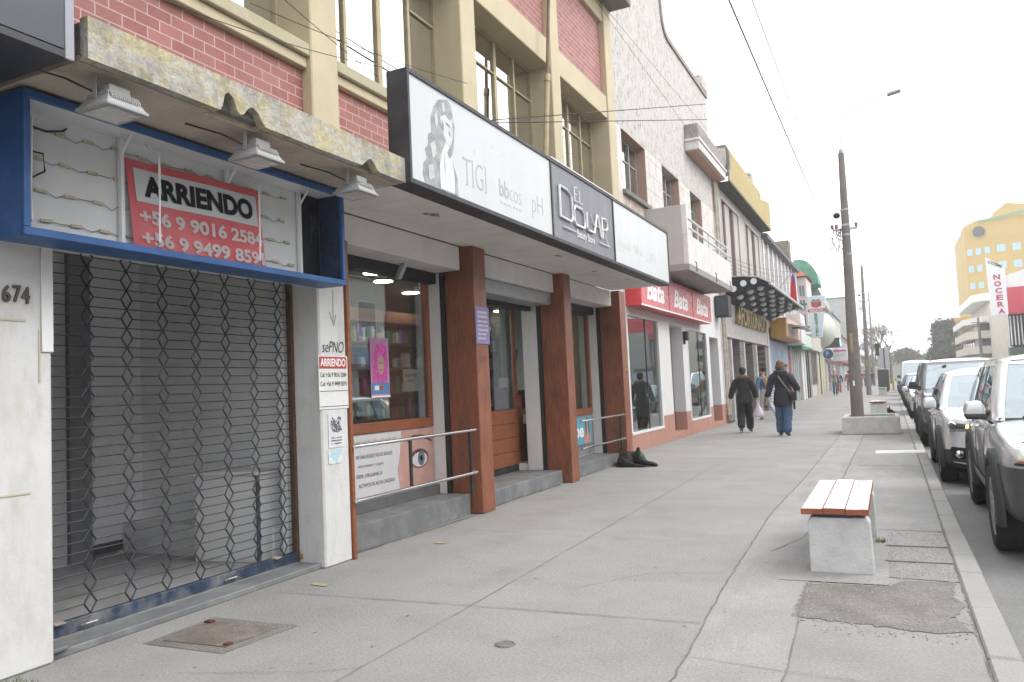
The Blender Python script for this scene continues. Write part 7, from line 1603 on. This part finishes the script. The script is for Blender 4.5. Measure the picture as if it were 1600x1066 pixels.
person('person in a quilted navy coat and blue jeans with auburn hair, walking away', (-2.47,20.7,0), R(-4), dict(J=J, h=1.085, fat=1.16, coat=navy, trousers=jeans, shoes=shoe_b, coat_len=.66, coat_hem=.215, leg_w=(.115,.10,.12), hem=-.05, hair='bob', hair_c=mat('hair_auburn', (.10,.05,.028), .5, .5, 18, .6, 60, wood=(20,(9,9,.6),(.20,.11,.06))), extra=[quilting, bagstrap(mat('strap_grey', (.2,.19,.17), .5, .1)), hoodn], curl=(.4,1.0)))
t = thing('handbag', 'small black shoulder bag at the side of the person in the navy coat', 'bag', (-2.18,20.62,1.0)); MB().box(-2.25,-2.12,20.55,20.72,.87,1.10).build('bag_body', shoe_b, t, bevel=.03, bseg=2); MB().box(-2.27,-2.10,20.545,20.56,1.03,1.11).build('flap', trim_m, t, bevel=.01)
MB().box(-2.21,-2.16,20.60,20.66,.66,.86).build('hanging_strap', shoe_b, t, bevel=.01)
# 3 the woman in a denim jacket with tan shoulder bag, one foot lifted
denim = mat('denim', (.10,.19,.31), .8, .15, 12, .2, 50)
J = walk(.22, .12, .05, flip=1); J['legR'] = ((.09,0,.90),(.12,.08,.50),(.16,-.20,.30),(.17,-.22,.18)); J['legL'] = ((-.09,0,.90),(-.08,.06,.48),(-.09,.02,.085),(-.09,.17,.035)); J['armL'] = ((-.18,0,1.38),(-.24,-.02,1.13),(-.25,.02,.90)); J['armR'] = ((.18,0,1.38),(.25,.05,1.15),(.16,.2,1.02))
J['legR'] = ((.09,0,.90),(.16,-.02,.50),(.26,-.20,.20),(.30,-.14,.10))
person('person in a denim jacket and pale grey leggings, stepping off to the left', (-4.08,29.2,0), R(38), dict(J=J, h=1.06, coat=denim, trousers=mat('leggings', (.42,.42,.47), .8, .05), shoes=mat('shoe_tan', (.45,.2,.15), .6, .1), sole=shoe_w, coat_len=.97, coat_hem=.155, leg_w=(.075,.055,.05), hair='bun', hair_c=MATS['hair_black'], extra=[lambda t: MB().tube([(-.05,.03,1.48),(.10,-.13,1.38),(.16,-.15,1.2)], .012, 5).build('bag_strap', mat('strap_tan', (.35,.2,.08), .6, .1), t)]))
t = thing('shoulder_bag', 'tan shoulder bag on the back of the person in the denim jacket', 'bag', (-3.9,29.0,1.2)); MB().prism([(-4.10,1.52),(-3.98,1.50),(-3.74,1.20),(-3.76,1.0),(-3.88,.98),(-3.98,1.15)], 'y', 28.92, 29.06).build('bag_body', mat('bag_tan', (.40,.24,.12), .6, .15), t, bevel=.03, bseg=2); MB().tube([(-4.04,28.98,1.5),(-4.12,29.05,1.56)], .014, 5).build('strap', MATS['strap_tan'], t)
# 4 the dark figure beyond the navy coat, cap on
person('person in a black coat and dark cap, mostly hidden behind the navy coat', (-3.22,28.2,0), R(0), dict(J=walk(.2,.1,.03), h=1.10, fat=1.05, coat=blackc, trousers=blackt, shoes=shoe_b, coat_len=.85, coat_hem=.19, hair='cap', hair_c=mat('cap_brown', (.12,.09,.06), .8, .2), leg_w=(.09,.075,.07)))
# 5.. the far walkers
far_c = {'tan': mat('coat_tan', (.27,.24,.20), .8, .15, 6), 'red': mat('coat_red', (.30,.05,.06), .8, .15, 6), 'navy': navy, 'grey': mat('coat_grey', (.12,.12,.13), .8, .15, 6), 'maroon': mat('skirt_red', (.35,.03,.04), .8, .1)}
for (x, y, rz, c, tr_, h, hr, lab) in (
    (-3.62,61.5,180,'tan',jeans,1.08,'cap','person in a tan coat, blue jeans and a pale cap walking towards the camera'),
    (-3.80,70,180,'navy',far_c['maroon'],1.0,'short','person in a dark jacket and red skirt right behind the one in the tan coat'),
    (-3.35,77,0,'red',jeans,1.05,'short','person in a dark red jacket just left of the near pole'),
    (-2.45,97,0,'grey',blackt,1.08,'short','person in dark grey in the far crowd right of the near pole'),
    (-2.85,92,180,'red',blackt,1.04,'bob','person in red in the far crowd right of the near pole'),
    (-1.95,104,0,'navy',jeans,1.05,'short','person in navy at the back of the far crowd beside the second pole')):
    person(lab, (x,y,.0), R(rz), dict(J=walk(.24,.16,.05,flip=random.choice((-1,1))), h=h, coat=far_c[c], trousers=tr_, shoes=shoe_b, coat_len=.82, hair=hr, hair_c=MATS['hair_black'] if hr != 'cap' else mat('cap_pale', (.5,.42,.34), .8, .1)), 'people far down the pavement')

# ------------------------------------------------------------------ DOGS
furb = mat('dog_black', (.012,.011,.011), .45, .3, 30, .5, 80, spec=.5)
# lying dogs: one continuous body remeshed from its masses
def lying_dog(lab, O, S_, rz=0, flip=1):
    t = thing('dog', lab, 'dog', (0,0,0)); b = MB()
    b.ball((.19,.10,.115), (.20,.19,.15), 18, 12); b.ball((.12,.04,.10), (.13,.13,.12), 16, 10); b.ball((.33,.12,.135), (.15,.15,.135), 16, 10)     # trunk, haunch, shoulder
    b.tube([(.30,.08,.17),(.38,.03,.16),(.45,.0,.13)], [.105,.095,.08], 12)                                             # neck
    b.ball((.455,-.01,.13), (.10,.085,.078), 16, 10); b.tube([(.47,-.02,.115),(.56,-.035,.085),(.63,-.04,.062)], [.065,.047,.034], 12)   # head, muzzle
    b.tube([(.08,-.04,.09),(.22,-.12,.075),(.34,-.13,.05)], [.075,.065,.045], 12); b.tube([(.34,-.13,.045),(.46,-.14,.032),(.52,-.14,.026)], [.035,.027,.022], 10); b.ball((.54,-.14,.024), (.04,.024,.022), 10, 7)   # hind leg and paw
    b.tube([(.32,.02,.10),(.45,.07,.055),(.60,.03,.045),(.72,.0,.034)], [.06,.045,.036,.026], 12); b.ball((.735,-.003,.03), (.042,.028,.025), 10, 7)    # foreleg stretched out
    b.tube([(.34,.14,.09),(.48,.13,.06),(.62,.10,.05),(.69,.08,.036)], [.055,.042,.034,.026], 12); b.ball((.70,.078,.032), (.040,.028,.025), 10, 7)
    b.tube([(.02,.06,.06),(-.01,-.06,.035),(.08,-.16,.025),(.20,-.19,.020)], [.035,.028,.022,.012], 8)                  # tail
    me = b.mesh('dog', furb); o = bpy.data.objects.new('tmp', me); col.objects.link(o)
    m = o.modifiers.new('r', 'REMESH'); m.mode = 'VOXEL'; m.voxel_size = .009; m2 = o.modifiers.new('s', 'SMOOTH'); m2.iterations = 4; m2.factor = .6
    r = evalmesh(o); bpy.data.objects.remove(o); r.materials.clear(); r.materials.append(furb)
    for p in r.polygons: p.use_smooth = True; p.material_index = 0
    link('body', r, t)
    for dy, ang in ((-.035,0),(.03,.1)):
        MB().prism([(.36,.18),(.385,.30),(.40,.345),(.43,.33),(.425,.30),(.46,.18)], 'y', dy, dy+.022).build('ear', furb, t, bevel=.006)
    MB().ball((.660,-.042,.068), (.016,.017,.013), 8, 6).build('nose', shoe_b, t, smooth='all')
    for dy in (-.068,.055): MB().ball((.50,dy*1.15,.145), (.010,.006,.004), 8, 5).build('closed_eye', shoe_b, t, smooth='all')
    t.location = O; t.rotation_euler = (0,0,rz); t.scale = (S_,S_,S_); return t
lying_dog('black dog asleep on the pavement by the third wooden pillar', (-4.52,13.62,0), 1.0, R(-6))
lying_dog('black dog lying beside the second bench', (-.42,31.2,0), .80, R(0))
# ------------------------------------------------------------------ haze
hm_ = bpy.data.materials.new('haze_air'); hm_.use_nodes = True; hn = hm_.node_tree; hn.nodes.remove(hn.nodes['Principled BSDF']); pvn = hn.nodes.new('ShaderNodeVolumePrincipled'); pvn.inputs['Density'].default_value = .0012; pvn.inputs['Color'].default_value = (.985,.99,1,1); pvn.inputs['Anisotropy'].default_value = .2
hn.links.new(pvn.outputs[0], hn.nodes['Material Output'].inputs['Volume'])
hz = MB().box(-265,265,-125,645,-1.2,36).build('haze', hm_); hz['kind'] = 'stuff'; hz['label'] = 'thin pale haze hanging over the whole street'; hz['category'] = 'haze'; hz.visible_shadow = True
